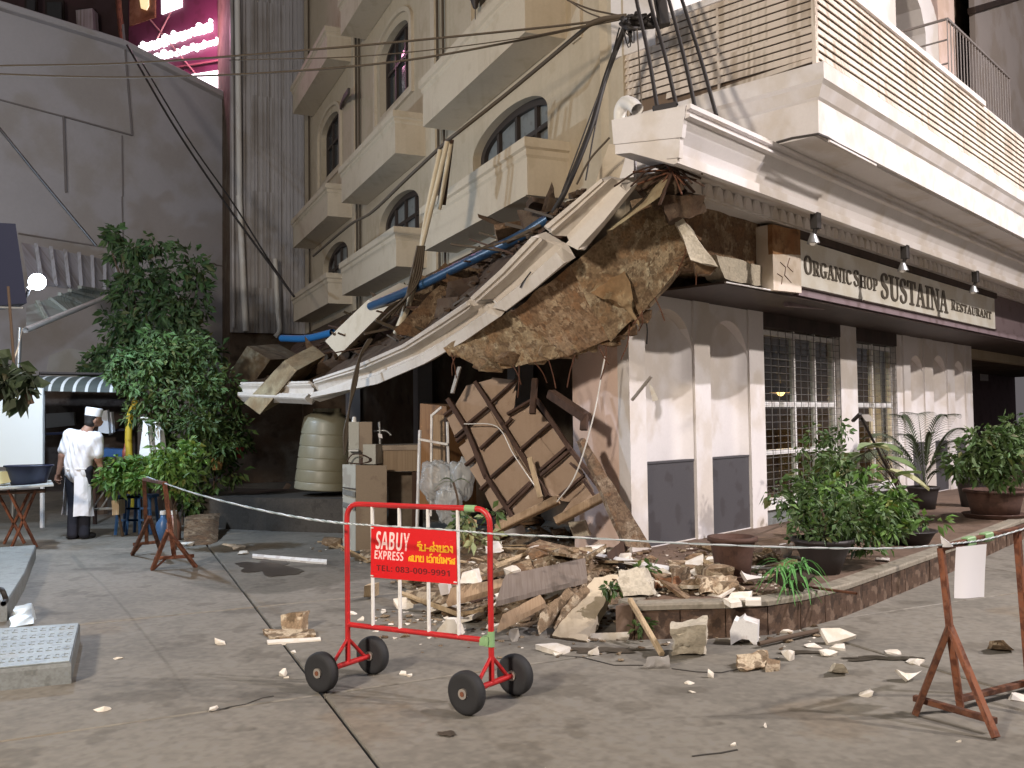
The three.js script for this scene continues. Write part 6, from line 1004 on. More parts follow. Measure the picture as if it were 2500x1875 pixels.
  // wrap-round apron open at the back with a dark slit
  const ap = (a0, a1, hTop, hBot, hook) => { const rings = []; for (let i = 0; i <= 14; i++) { const f = i / 14, a = a0 + (a1 - a0) * f, ring = []; for (let k = 0; k <= 8; k++) { const y = hTop + (hBot - hTop) * k / 8, wob = 1 + 0.05 * Math.sin(a * 7 + k) * k / 8, r = (0.155 + 0.035 * k / 8) * wob; ring.push(j(0.015 + r * 1.02 * Math.sin(a) + hook * (k / 8) * f, y + 0.01 * Math.sin(a * 3), r * 0.85 * Math.cos(a))); } rings.push(ring); } return loft(rings, false, false); };
  part(o, 'apron', ap(0.05, 4.9 - 0.1, 0.94, 0.31, 0), mat.shirt); part(o, 'apron_edge', ap(4.75, 5.35, 0.94, 0.33, -0.02), mat.shirt);
  part(o, 'apron_tie', (() => { const pts = []; for (let i = 0; i <= 24; i++) { const a = i / 24 * 6.283; pts.push(j(0.012 + 0.168 * Math.sin(a), 0.935, 0.14 * Math.cos(a))); } return tube(pts, 0.012, 6); })(), mat.shirt);
}

// ------------------------------------------------------------------ red barricade on wheels
{
  const wl = [G(785, 1690), G(910, 1645)], wr = [G(1140, 1745), G(1258, 1697)], r = 0.112;
  const mL = wl[0].clone().add(wl[1]).multiplyScalar(0.5), mR = wr[0].clone().add(wr[1]).multiplyScalar(0.5), fdir = mR.clone().sub(mL).normalize(), fn = V(-fdir.z, 0, fdir.x); if (fn.z < 0) fn.negate();
  const H = (u, v, k = 0) => hit(u, v, mL.clone().addScaledVector(fn, k), fn);
  const o = thing('wheeled_barricade', 'red tubular barricade on four black wheels with a red courier sign', 'barricade', mL.clone().add(mR).multiplyScalar(0.5));
  const R = 0.0155, xl = mL.clone(), xr = mR.clone(), hT = H(1000, 1236).y, yb = r, W = mR.clone().sub(mL).length(), pt = (x, y) => mL.clone().addScaledVector(fdir, x).setY(y), c = 0.075, arc = [];
  for (let i = 0; i <= 6; i++) { const a = Math.PI / 2 * i / 6; arc.push([c - c * Math.cos(a), hT - c + c * Math.sin(a)]); }
  part(o, 'frame', tube([[0, yb], [0, 0.35], [0, 0.7], ...arc, [W * 0.3, hT], [W * 0.6, hT], ...arc.map(([x, y]) => [W - x, y]).reverse(), [W, 0.7], [W, 0.35], [W, yb]].map(([x, y]) => pt(x, y)), R, 12), mat.redPaint);
  const hb = (H(855, 1523).y + H(1160, 1562).y) / 2;
  part(o, 'bottom_rail', tube([pt(0, hb), pt(W, hb)], R, 12), mat.redPaint);
  for (const u of [910, 976, 1046, 1119]) { const x = H(u, 1400).sub(mL).dot(fdir); part(o, 'white_bar', tube([pt(x, hb), pt(x, hT)], 0.0105, 10), mat.whitePaint); }
  [[wl, mL], [wr, mR]].forEach(([w, m]) => {
    const a = w[0].clone().setY(r), b = w[1].clone().setY(r), ax = b.clone().sub(a).normalize();
    part(o, 'axle', tube([a, b], R * 1.05, 10), mat.redPaint);
    for (const q of [a, b]) part(o, 'strut', tube([m.clone().setY(hb - 0.08), q.clone().lerp(m.clone().setY(r), 0.3)], 0.011, 8), mat.redPaint);
    for (const [q, s] of [[a, -1], [b, 1]]) {
      const pr = [[0.03, -0.03], [0.075, -0.032], [0.095, -0.034], [0.109, -0.022], [r, 0], [0.109, 0.022], [0.095, 0.034], [0.075, 0.032], [0.03, 0.03]].map(([x, y]) => new THREE.Vector2(x, y));
      const place = (g) => { g.applyQuaternion(new THREE.Quaternion().setFromUnitVectors(UP, ax)); g.translate(q.x, q.y, q.z); return g; };
      const wh = part(o, 'wheel', place(new THREE.LatheGeometry(pr, 36)), mat.rubber);
      part(wh, 'rim', place(new THREE.CylinderGeometry(0.055, 0.055, 0.05, 28)), M([0.03, 0.03, 0.033], { rough: 0.5 }));
      part(wh, 'hub', place(new THREE.CylinderGeometry(0.027, 0.027, 0.075, 20)), mat.hub); part(wh, 'axle_end', place(new THREE.CylinderGeometry(0.013, 0.013, 0.082, 14)), mat.rust);
    }
  });
  // printed sign
  const cv = document.createElement('canvas'); cv.width = 1024; cv.height = 660; const x = cv.getContext('2d');
  x.fillStyle = '#d20a14'; x.fillRect(0, 0, 1024, 660);
  const fit = (t, fnt, X, Y, w, h, col, skew = 0) => { x.save(); x.font = fnt; const m = x.measureText(t), tw = m.width, th = (m.actualBoundingBoxAscent || 70); x.translate(X, Y); x.transform(1, 0.0, skew, 1, 0, 0); x.scale(w / tw, h / th); x.fillStyle = col; x.fillText(t, 0, 0); x.restore(); };
  fit('SABUY', 'bold 100px sans-serif', 52, 290, 420, 232, '#f6d5d2', -0.05); fit('EXPRESS', 'bold 100px sans-serif', 36, 418, 370, 112, '#f4cdcb', -0.05);
  x.strokeStyle = '#d20a14'; x.lineWidth = 3; for (let i = 0; i < 26; i++) { x.beginPath(); const y = 70 + i * 9; x.moveTo(470 - (i % 5) * 14, y); x.lineTo(500, y + 2); x.stroke(); }
  const thai = (t, X, Y, w, h, lw) => { const s = thaiStrokes(t); x.strokeStyle = '#f0b41c'; x.lineWidth = lw; x.lineJoin = x.lineCap = 'round'; for (const l of s.lines) { x.beginPath(); l.forEach(([a, b], i) => x[i ? 'lineTo' : 'moveTo'](X + a / s.width * w, Y + (b - 1) * h)); x.stroke(); } };
  thai('รับ-ส่งของ', 566, 268, 424, 82, 17); thai('สบาย เอ็กซ์เพรส', 466, 410, 540, 76, 15);
  fit('TEL: 083-009-9991', 'bold 100px sans-serif', 70, 568, 890, 74, '#5c0a0d');
  { const r = rng(12); for (let i = 0; i < 900; i++) { x.fillStyle = 'rgba(' + (r() < 0.5 ? '90,10,10,' : '225,120,110,') + (0.05 + r() * 0.12) + ')'; const w = 2 + r() * 16; x.fillRect(r() * 1024, r() * 660, w, 2 + r() * 10); } x.strokeStyle = 'rgba(240,200,190,0.5)'; x.lineWidth = 2; for (let i = 0; i < 14; i++) { const a = r() * 1024, b = r() * 660; x.beginPath(); x.moveTo(a, b); x.lineTo(a + (r() - 0.5) * 120, b + (r() - 0.5) * 40); x.stroke(); } }
  const t = new THREE.CanvasTexture(cv); t.colorSpace = THREE.SRGBColorSpace; t.anisotropy = 8;
  const q = [H(906, 1284, 0.016), H(1113, 1297, 0.016), H(1116, 1427, 0.016), H(905, 1409, 0.016)], g = new THREE.BufferGeometry();
  g.setAttribute('position', new THREE.BufferAttribute(new Float32Array([q[3], q[2], q[1], q[3], q[1], q[0]].flatMap((p) => p.toArray())), 3)); g.setAttribute('uv', new THREE.BufferAttribute(new Float32Array([0, 0, 1, 0, 1, 1, 0, 0, 1, 1, 0, 1]), 2)); g.computeVertexNormals();
  const board = part(o, 'sign_panel', prism(q.map((p) => p.clone().addScaledVector(fn, -0.001)), fn.clone().multiplyScalar(-0.004)), mat.redPaint);
  part(board, 'printed_face', g, new THREE.MeshStandardMaterial({ map: t, roughness: 0.45, side: THREE.DoubleSide }));
  for (const k of [[908, 1288], [908, 1405], [1111, 1421]]) part(board, 'cable_tie', bar(H(k[0] - 3, k[1], 0.02), H(k[0] + 4, k[1] + 1, 0.02), 0.006, 0.008, fn), mat.pvc);
  const band = (a, b, rr) => { const d = b.clone().sub(a), g2 = new THREE.CylinderGeometry(rr, rr, d.length(), 14); g2.applyQuaternion(new THREE.Quaternion().setFromUnitVectors(UP, d.clone().normalize())); const m = a.clone().add(b).multiplyScalar(0.5); g2.translate(m.x, m.y, m.z); return g2; };
  part(o, 'green_tape', band(pt(W - 0.15, hT), pt(W - 0.085, hT), R + 0.004), mat.greenTape); part(o, 'green_tape', band(pt(W, hb - 0.03), pt(W, hb + 0.05), R + 0.004), mat.greenTape); part(o, 'green_tape', hexa([...[[-0.055, 0.02], [-0.005, 0.025], [-0.005, -0.03], [-0.06, -0.025]].map(([a, b]) => pt(W + a, hb + b).addScaledVector(fn, 0.025)), ...[[-0.055, 0.02], [-0.005, 0.025], [-0.005, -0.03], [-0.06, -0.025]].map(([a, b]) => pt(W + a, hb + b).addScaledVector(fn, -0.025))], 0.008, 0.012, 60), mat.greenTape);
}
// rusty trestle barriers
{
  const o = thing('rusty_barrier', 'rusty steel trestle barrier with splayed legs at the right edge carrying a white notice', 'barrier', G(2340, 1745));
  const topL = P(2297, 1338, 4.62), topR = P(2520, 1283, 5.0), b0 = G(2345, 1736), rr = 0.017;
  const knee = P(2318, 1528, 4.6);
  part(o, 'post', bar(topL, knee, 0.034, 0.03), mat.rust); part(o, 'post', bar(knee, b0.clone().setY(0.02), 0.034, 0.03), mat.rust);
  part(o, 'leg', bar(knee, G(2234, 1750).setY(0.01), 0.034, 0.03), mat.rustDark); part(o, 'leg', bar(knee, G(2432, 1806).setY(0.01), 0.034, 0.03), mat.rust);
  part(o, 'base_bar', bar(G(2234, 1738).setY(0.07), G(2432, 1792).setY(0.06), 0.034, 0.03), mat.rustDark); part(o, 'base_bar', bar(b0.clone().setY(0.06), G(2640, 1660).setY(0.06), 0.034, 0.03), mat.rustDark);
  part(o, 'post', bar(topR.clone().lerp(topL, 0.18), G(2515, 1700).setY(0.02), 0.034, 0.03), mat.rust); part(o, 'leg', bar(P(2512, 1530, 4.9), G(2600, 1760).setY(0.01), 0.034, 0.03), mat.rust);
  part(o, 'top_rail', bar(topL, topR, 0.03, 0.03), mat.rustDark);
  for (const f of [0.25, 0.44]) { const a = topL.clone().lerp(topR, f), b = topL.clone().lerp(topR, f + 0.08); part(o, 'green_tape', bar(a, b, 0.042, 0.044), mat.greenTape); }
  part(o, 'white_tape', hexa([...Q([[2296, 1308, 4.6], [2308, 1318, 4.58], [2328, 1334, 4.6], [2300, 1336, 4.6]]), ...Q([[2296, 1308, 4.65], [2308, 1318, 4.64], [2328, 1334, 4.65], [2300, 1336, 4.65]])], 0.006, 0.02, 40), mat.paper);
  const c = [P(2334, 1336, 4.63), P(2409, 1328, 4.72), P(2402, 1457, 4.72), P(2326, 1459, 4.62)], n = solo('paper_notice', 'blank white paper sheet hanging from the rusty barrier on the right', 'notice', (() => { const g = new THREE.PlaneGeometry(1, 1, 10, 14), p = g.attributes.position; for (let i = 0; i < p.count; i++) { const x = p.getX(i) + 0.5, y = 0.5 - p.getY(i), q = c[0].clone().lerp(c[1], x).lerp(c[3].clone().lerp(c[2], x), y); q.z += 0.012 * Math.sin(x * 5) * y + 0.015 * y * y; p.setXYZ(i, q.x, q.y, q.z); } g.computeVertexNormals(); return g; })(), mat.paper);
}
{
  const o = thing('rusty_barrier', 'old rusty trestle barrier under the light shrub at the left end of the rope', 'barrier', G(425, 1390));
  const frame = (k, f1, f2, knee, top) => { const m = k ? mat.rust : mat.rustDark; part(o, 'leg', bar(knee, f1, 0.04, 0.035), m); part(o, 'leg', bar(knee, f2, 0.04, 0.035), m); part(o, 'post', bar(top, f1.clone().add(f2).multiplyScalar(0.5).setY(0.12), 0.04, 0.035), m); part(o, 'base_bar', bar(f1.clone().setY(0.13).lerp(f2, 0.04), f2.clone().setY(0.13).lerp(f1, 0.04), 0.04, 0.035), m); part(o, 'brace', bar(f1.clone().setY(0.02).lerp(f2, 0.05), f1.clone().lerp(f2, 0.35).setY(0.13), 0.02, 0.02), m); };
  frame(1, G(372, 1393).setY(0.01), G(478, 1386).setY(0.01), P(410, 1295, 9.3), P(402, 1178, 9.4)); frame(0, G(323, 1356).setY(0.01), G(392, 1348).setY(0.01), P(365, 1262, 10.2), P(352, 1170, 10.4));
  part(o, 'top_rail', bar(P(402, 1180, 9.4), P(352, 1170, 10.4), 0.035, 0.035), mat.rustDark);
}
// rope strung between the barriers
{
  const o = thing('barrier_rope', 'twisted white and grey rope strung between the old barrier, red barricade and right barrier', 'rope', P(1200, 1305, 4.6));
  const spans = [[[358, 1164, 10.3], [402, 1180, 9.4], [480, 1206, 8.2], [640, 1246, 6.4], [760, 1268, 5.5], [842, 1278, 5.02]], [[842, 1278, 5.02], [905, 1282, 4.9], [1112, 1295, 4.62], [1200, 1303, 4.55]], [[1200, 1303, 4.55], [1400, 1312, 4.5], [1700, 1328, 4.5], [2000, 1338, 4.52], [2200, 1338, 4.56], [2299, 1330, 4.6]], [[2299, 1330, 4.6], [2400, 1318, 4.75], [2520, 1285, 4.95]]];
  spans.forEach((s, k) => { const cv = new THREE.CatmullRomCurve3(Q(s)), n = 90; for (const ph of [0, Math.PI]) { const pts = []; for (let i = 0; i <= n; i++) { const p = cv.getPoint(i / n), a = i * 0.9 + ph; pts.push(p.add(V(0.0022 * Math.cos(a), 0.0022 * Math.sin(a), 0))); } const g = new THREE.TubeGeometry(new THREE.CatmullRomCurve3(pts), n * 2, k === 0 ? 0.006 : 0.0034, 5, false); part(o, 'strand', g, ph ? mat.rope : M([0.3, 0.36, 0.36], { rough: 0.5 })); } });
}

// ------------------------------------------------------------------ appliances by the collapsed front
{
  const b = P(790, 1195, 13.4), o = thing('water_tank', 'cream ribbed plastic water tank standing in the dark collapsed front', 'water tank', b);
  const pr = [[0.001, 0], [0.41, 0], [0.42, 0.02]]; for (let i = 0; i < 5; i++) { const y = 0.1 + i * 0.17, r = 0.415 - i * 0.012; pr.push([r, y], [r - 0.012, y + 0.012], [r - 0.012, y + 0.02], [r, y + 0.032]); } pr.push([0.35, 0.96], [0.33, 1.04], [0.2, 1.12], [0.001, 1.14]);
  const g = new THREE.LatheGeometry(pr.map(([x, y]) => new THREE.Vector2(x, y)), 40); g.rotateZ(-0.06); g.translate(b.x, b.y, b.z); part(o, 'body', g, mat.tank);
  const l = new THREE.CylinderGeometry(0.2, 0.2, 0.06, 24); l.translate(b.x + 0.06, b.y + 1.14, b.z); part(o, 'lid', l, mat.tank);
}
const boxPx = (u0, v0, u1, v1, Z, dx, dz, side = 0) => quadSlab(Q([[u0, v0, Z], [u1, v0 + side, Z + 0.02], [u1, v1 + side, Z + 0.02], [u0, v1, Z]]), V(dx, 0, dz), 0, 9);
{
  const o = thing('white_cabinet', 'white cabinet with a tan side standing behind the left end of the barricade', 'cabinet', G(890, 1345));
  part(o, 'front', quadSlab(Q([[836, 1134, 10.6], [868, 1134, 10.45], [868, 1346, 10.45], [838, 1340, 10.6]]), V(0.3, 0.0, -0.4), 0, 9), mat.appliance);
  part(o, 'side', quadSlab(Q([[869, 1136, 10.44], [944, 1136, 10.5], [944, 1338, 10.5], [869, 1345, 10.44]]), V(0, 0, -0.03), 0, 9), mat.applianceSide);
  for (const y of [1200, 1232]) part(o, 'stripe', bar(P(837, y, 10.58), P(867, y + 8, 10.43), 0.01, 0.06), mat.plateSide);
  part(o, 'door_gap', bar(P(837, 1190, 10.58), P(867, 1194, 10.43), 0.01, 0.012), mat.dark);
}
{ const o = thing('white_dispenser', 'small white dispenser box standing on the white cabinet', 'dispenser', P(864, 1134, 10.7)); part(o, 'body', boxPx(851, 1030, 876, 1134, 10.6, 0.1, -0.3), mat.appliance); part(o, 'side', boxPx(877, 1030, 908, 1132, 10.62, 0, -0.05), mat.applianceSide); part(o, 'knob', cylAt(P(865, 1030, 10.7), 0.03, 0.02, 0.06), mat.pvc); part(o, 'drip_tray', bar(P(852, 1100, 10.55), P(876, 1100, 10.55), 0.08, 0.02), mat.steel); }
{ const o = thing('white_box', 'pale square box with a dark mark beside the dispenser on the cabinet', 'box', P(900, 1134, 10.9)); part(o, 'body', boxPx(886, 1085, 917, 1133, 10.5, 0.05, -0.2), mat.appliance); part(o, 'mark', boxPx(900, 1118, 907, 1125, 10.49, 0, -0.005), mat.dark); }
solo('wire_basket', 'dark tangled wire and a can lying on top of the white cabinet', 'basket', merge([tube(Q([[846, 1128, 10.5], [860, 1110, 10.5], [890, 1112, 10.45], [906, 1124, 10.5], [880, 1132, 10.5], [850, 1130, 10.5]]), 0.008, 5), cylAt(P(887, 1134, 10.55), 0.045, 0.045, 0.07)]), mat.woodDark);
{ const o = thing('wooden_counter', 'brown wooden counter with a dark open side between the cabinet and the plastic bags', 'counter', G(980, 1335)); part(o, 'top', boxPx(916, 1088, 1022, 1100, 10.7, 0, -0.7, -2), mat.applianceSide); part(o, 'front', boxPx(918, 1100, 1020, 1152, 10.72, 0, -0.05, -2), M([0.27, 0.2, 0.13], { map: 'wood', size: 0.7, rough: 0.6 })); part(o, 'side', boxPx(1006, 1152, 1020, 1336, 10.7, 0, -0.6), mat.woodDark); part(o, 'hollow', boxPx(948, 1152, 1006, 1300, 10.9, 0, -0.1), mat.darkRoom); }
{ const o = thing('chrome_tap', 'shiny chrome fitting with a white tag on top of the wooden counter', 'tap', P(928, 1086, 10.9)); part(o, 'stem', tube(Q([[928, 1086, 10.8], [927, 1050, 10.8], [926, 1030, 10.8]]), 0.016, 8), mat.steel); part(o, 'arm', tube(Q([[912, 1053, 10.8], [942, 1052, 10.8], [955, 1062, 10.8]]), 0.01, 8), mat.steel); part(o, 'tag', quadSlab(Q([[923, 1058, 10.75], [932, 1060, 10.75], [934, 1070, 10.75], [924, 1068, 10.75]]), V(0, 0, -0.01), 0), mat.paper); }
{ const o = thing('brown_cupboard', 'tall brown cupboard standing behind the white frame left of the ceiling panel', 'cupboard', G(1060, 1330)); part(o, 'body', quadSlab(Q([[1026, 985, 10.6], [1090, 992, 10.4], [1094, 1250, 10.4], [1020, 1240, 10.6]]), V(0.3, 0, -0.5), 0.002, 0.4), M([0.3, 0.17, 0.08], { map: 'wood', size: 0.7, rough: 0.6 })); part(o, 'door', quadSlab(Q([[1052, 1010, 10.38], [1084, 1014, 10.34], [1088, 1180, 10.34], [1054, 1180, 10.38]]), V(0, 0, -0.02), 0), mat.wood); }
{ const o = thing('old_casement', 'broken white window frame standing in front of the brown cupboard', 'window frame', P(1056, 1240, 10.2)); for (const [a, b, w] of [[[1025, 1050], [1018, 1290], 0.03], [[1054, 1012], [1052, 1260], 0.025], [[1092, 1030], [1096, 1200], 0.025], [[1022, 1072], [1094, 1085], 0.05], [[1053, 1015], [1078, 994], 0.02]]) part(o, 'frame_bar', bar(P(...a, 10.1), P(...b, 10.05), w, 0.025), mat.whitePaint); }
[[[1075, 1165, 9.9], 55, 62, 'large clear plastic bag of rubbish left of the ceiling panel', 7], [[1130, 1160, 9.7], 32, 60, 'upright clear plastic bag leaning on the ceiling panel', 9], [[1095, 1225, 9.5], 34, 52, 'shiny clear plastic bag lying at the foot of the ceiling panel', 11]].forEach(([c, rx, ry, label, sd]) => {
  const g = new THREE.SphereGeometry(1, 64, 44), p = g.attributes.position, q = P(...c), k = c[2] / FPX;
  for (let i = 0; i < p.count; i++) { const d = V(p.getX(i), p.getY(i), p.getZ(i)), s = 1 + 0.22 * noise3(d.x * 2 + sd, d.y * 2, d.z * 2) - 0.16 * Math.abs(noise3(d.x * 4, d.y * 3 + sd, d.z * 4)) - 0.1 * Math.abs(noise3(d.x * 9 + sd, d.y * 6, d.z * 9)) - (d.y > 0.5 ? (d.y - 0.5) * 0.7 : 0); p.setXYZ(i, q.x + d.x * rx * k * s, q.y + d.y * ry * k * s, q.z + d.z * rx * k * s); }
  g.computeVertexNormals(); solo('plastic_bag', label, 'plastic bag', g, mat.plasticBag);
});

// ------------------------------------------------------------------ rubble
const MARKS = [[[785, 1690], 'the front left wheel'], [[910, 1645], 'the rear left wheel'], [[1140, 1745], 'the front right wheel'], [[1258, 1697], 'the rear right wheel'], [[1616, 1590], 'the foot of the leaning pole'], [[1816, 1575], 'the white arched block'], [[2234, 1745], 'the near foot of the right barrier'], [[2432, 1800], 'the far right foot of the right barrier'], [[196, 1600], 'the ribbed ramp block'], [[715, 1550], 'the tan chunk left of the barricade'], [[425, 1390], 'the old barrier on the left'], [[890, 1345], 'the white cabinet'], [[1565, 1345], 'the first pilaster'], [[1725, 1330], 'the second pilaster'], [[1790, 1412], 'the tall terracotta pot'], [[1935, 1460], 'the grassy plant'], [[1390, 1555], 'the foot of the large pale slab'], [[1320, 1330], 'the foot of the ceiling panel'], [[1090, 1310], 'the clear plastic bags'], [[1010, 1450], 'the space under the courier sign'], [[1540, 1380], 'the long white batten'], [[1550, 1450], 'the square gravelly lump'], [[1270, 1500], 'the brown plank'], [[1330, 1420], 'the grey purple board'], [[2045, 1560], 'the triangular shard'], [[1840, 1620], 'the flat brown lump']].map(([p, n]) => [G(...p), n]);
const ORD = ['nearest', 'second nearest', 'third nearest', 'fourth nearest', 'fifth nearest', 'sixth nearest', 'seventh nearest', 'eighth nearest', 'ninth nearest', 'tenth nearest', 'eleventh nearest', 'twelfth nearest', 'thirteenth nearest', 'fourteenth nearest', 'fifteenth nearest', 'sixteenth nearest', 'seventeenth nearest', 'eighteenth nearest'];
function nameByPlace(list, what) { // each gets its own label from the landmark it lies closest to
  const by = new Map();
  for (const o of list) { let best = null, d = 1e9; for (const [p, n] of MARKS) { const e = Math.hypot(p.x - o.position.x, p.z - o.position.z); if (e < d) { d = e; best = n; } } if (!by.has(best)) by.set(best, []); by.get(best).push([d, o]); }
  for (const [n, l] of by) l.sort((a, b) => a[0] - b[0]).forEach(([, o], i) => { o.userData.label = what + ', ' + (ORD[i] ?? 'farthest') + ' to ' + n; });
}
const mounds = [[1120, 1420, 0.5, 0.2], [1280, 1440, 0.6, 0.3], [1430, 1440, 0.5, 0.32], [1480, 1400, 0.5, 0.3], [1350, 1350, 0.8, 0.32], [1200, 1340, 0.8, 0.28], [1000, 1360, 0.6, 0.12], [1330, 1510, 0.35, 0.16], [1180, 1490, 0.4, 0.1], [900, 1330, 0.6, 0.08]].map(([u, v, r, h]) => [G(u, v), r, h]);
const moundH = (x, z) => { let s = 0; for (const [c, r, h] of mounds) s += h * Math.exp(-((x - c.x) ** 2 + (z - c.z) ** 2) / (2 * r * r * 0.5)); return Math.min(0.42, s * 0.75) - 0.05; };
{
  const g = new THREE.PlaneGeometry(5.6, 5.4, 110, 106); g.rotateX(-Math.PI / 2); g.translate(0.0, 0, -7.7); const p = g.attributes.position;
  for (let i = 0; i < p.count; i++) { const q = V(p.getX(i), 0, p.getZ(i)), m = moundH(q.x, q.z); p.setY(i, m + (m > 0 ? Math.min(1, m * 8) * (0.05 * fb3(q, 7) + 0.025 * noise3(q.x * 26, 3, q.z * 26)) : 0)); }
  g.computeVertexNormals(); const o = new THREE.Mesh(uvBox(g), mat.rubble); o.name = 'debris_mound'; o.castShadow = o.receiveShadow = true; scene.add(o); tag(o, 'heap of brown dust and crushed plaster under the fallen ceiling panel', 'debris', null, 'stuff');
  // small crushed pieces: too many to count
  const r = rng(33), geos = [0, 1, 2, 3, 4].map((i) => chunk(V(0, 0, 0), 1, 0.5, 0.8, 40 + i, 12)), per = 1500;
  const spot = (k) => { // a place on the heap, on the pavement, or scattered over the ground
    const w = r(); let p;
    if (w < 0.56) { const [c, rad] = mounds[Math.floor(r() * mounds.length)], a = r() * 6.28, d = rad * Math.sqrt(r()) * 1.25; p = V(c.x + d * Math.cos(a), 0, c.z + d * Math.sin(a)); p.y = Math.max(0, moundH(p.x, p.z)); }
    else if (w < 0.78) { p = G(1500 + r() * 420, 1330 + r() * 125, 0.24); }
    else { const u = 900 + r() * 1100, v = 1490 + Math.abs(r() + r() + r() - 1.5) * 90; p = G(u, v); }
    return p;
  };
  [[mat.plasterBit, 'white_crumbs', 'countless small crumbs of white plaster over the heap and the ground around it', 0.035], [mat.plasterTan, 'tan_crumbs', 'countless small tan crumbs of render over the heap and the ground around it', 0.05], [mat.stainDark, 'dark_crumbs', 'countless small dark crumbs of mortar and dirt around the heap', 0.04]].forEach(([m, name, label, s], k) => {
    const gs = []; for (let i = 0; i < per * 0.8; i++) { const g2 = geos[i % 5].clone(), z = s * (0.18 + 1.15 * r() * r()), p = spot(k); g2.scale(z, z * 0.8, z); g2.rotateY(r() * 6.3); g2.translate(p.x, p.y - 0.004, p.z); gs.push(g2); }
    const o2 = new THREE.Mesh(merge(gs), m); o2.name = name; o2.castShadow = o2.receiveShadow = true; scene.add(o2); tag(o2, label, 'rubble', null, 'stuff');
  });
}
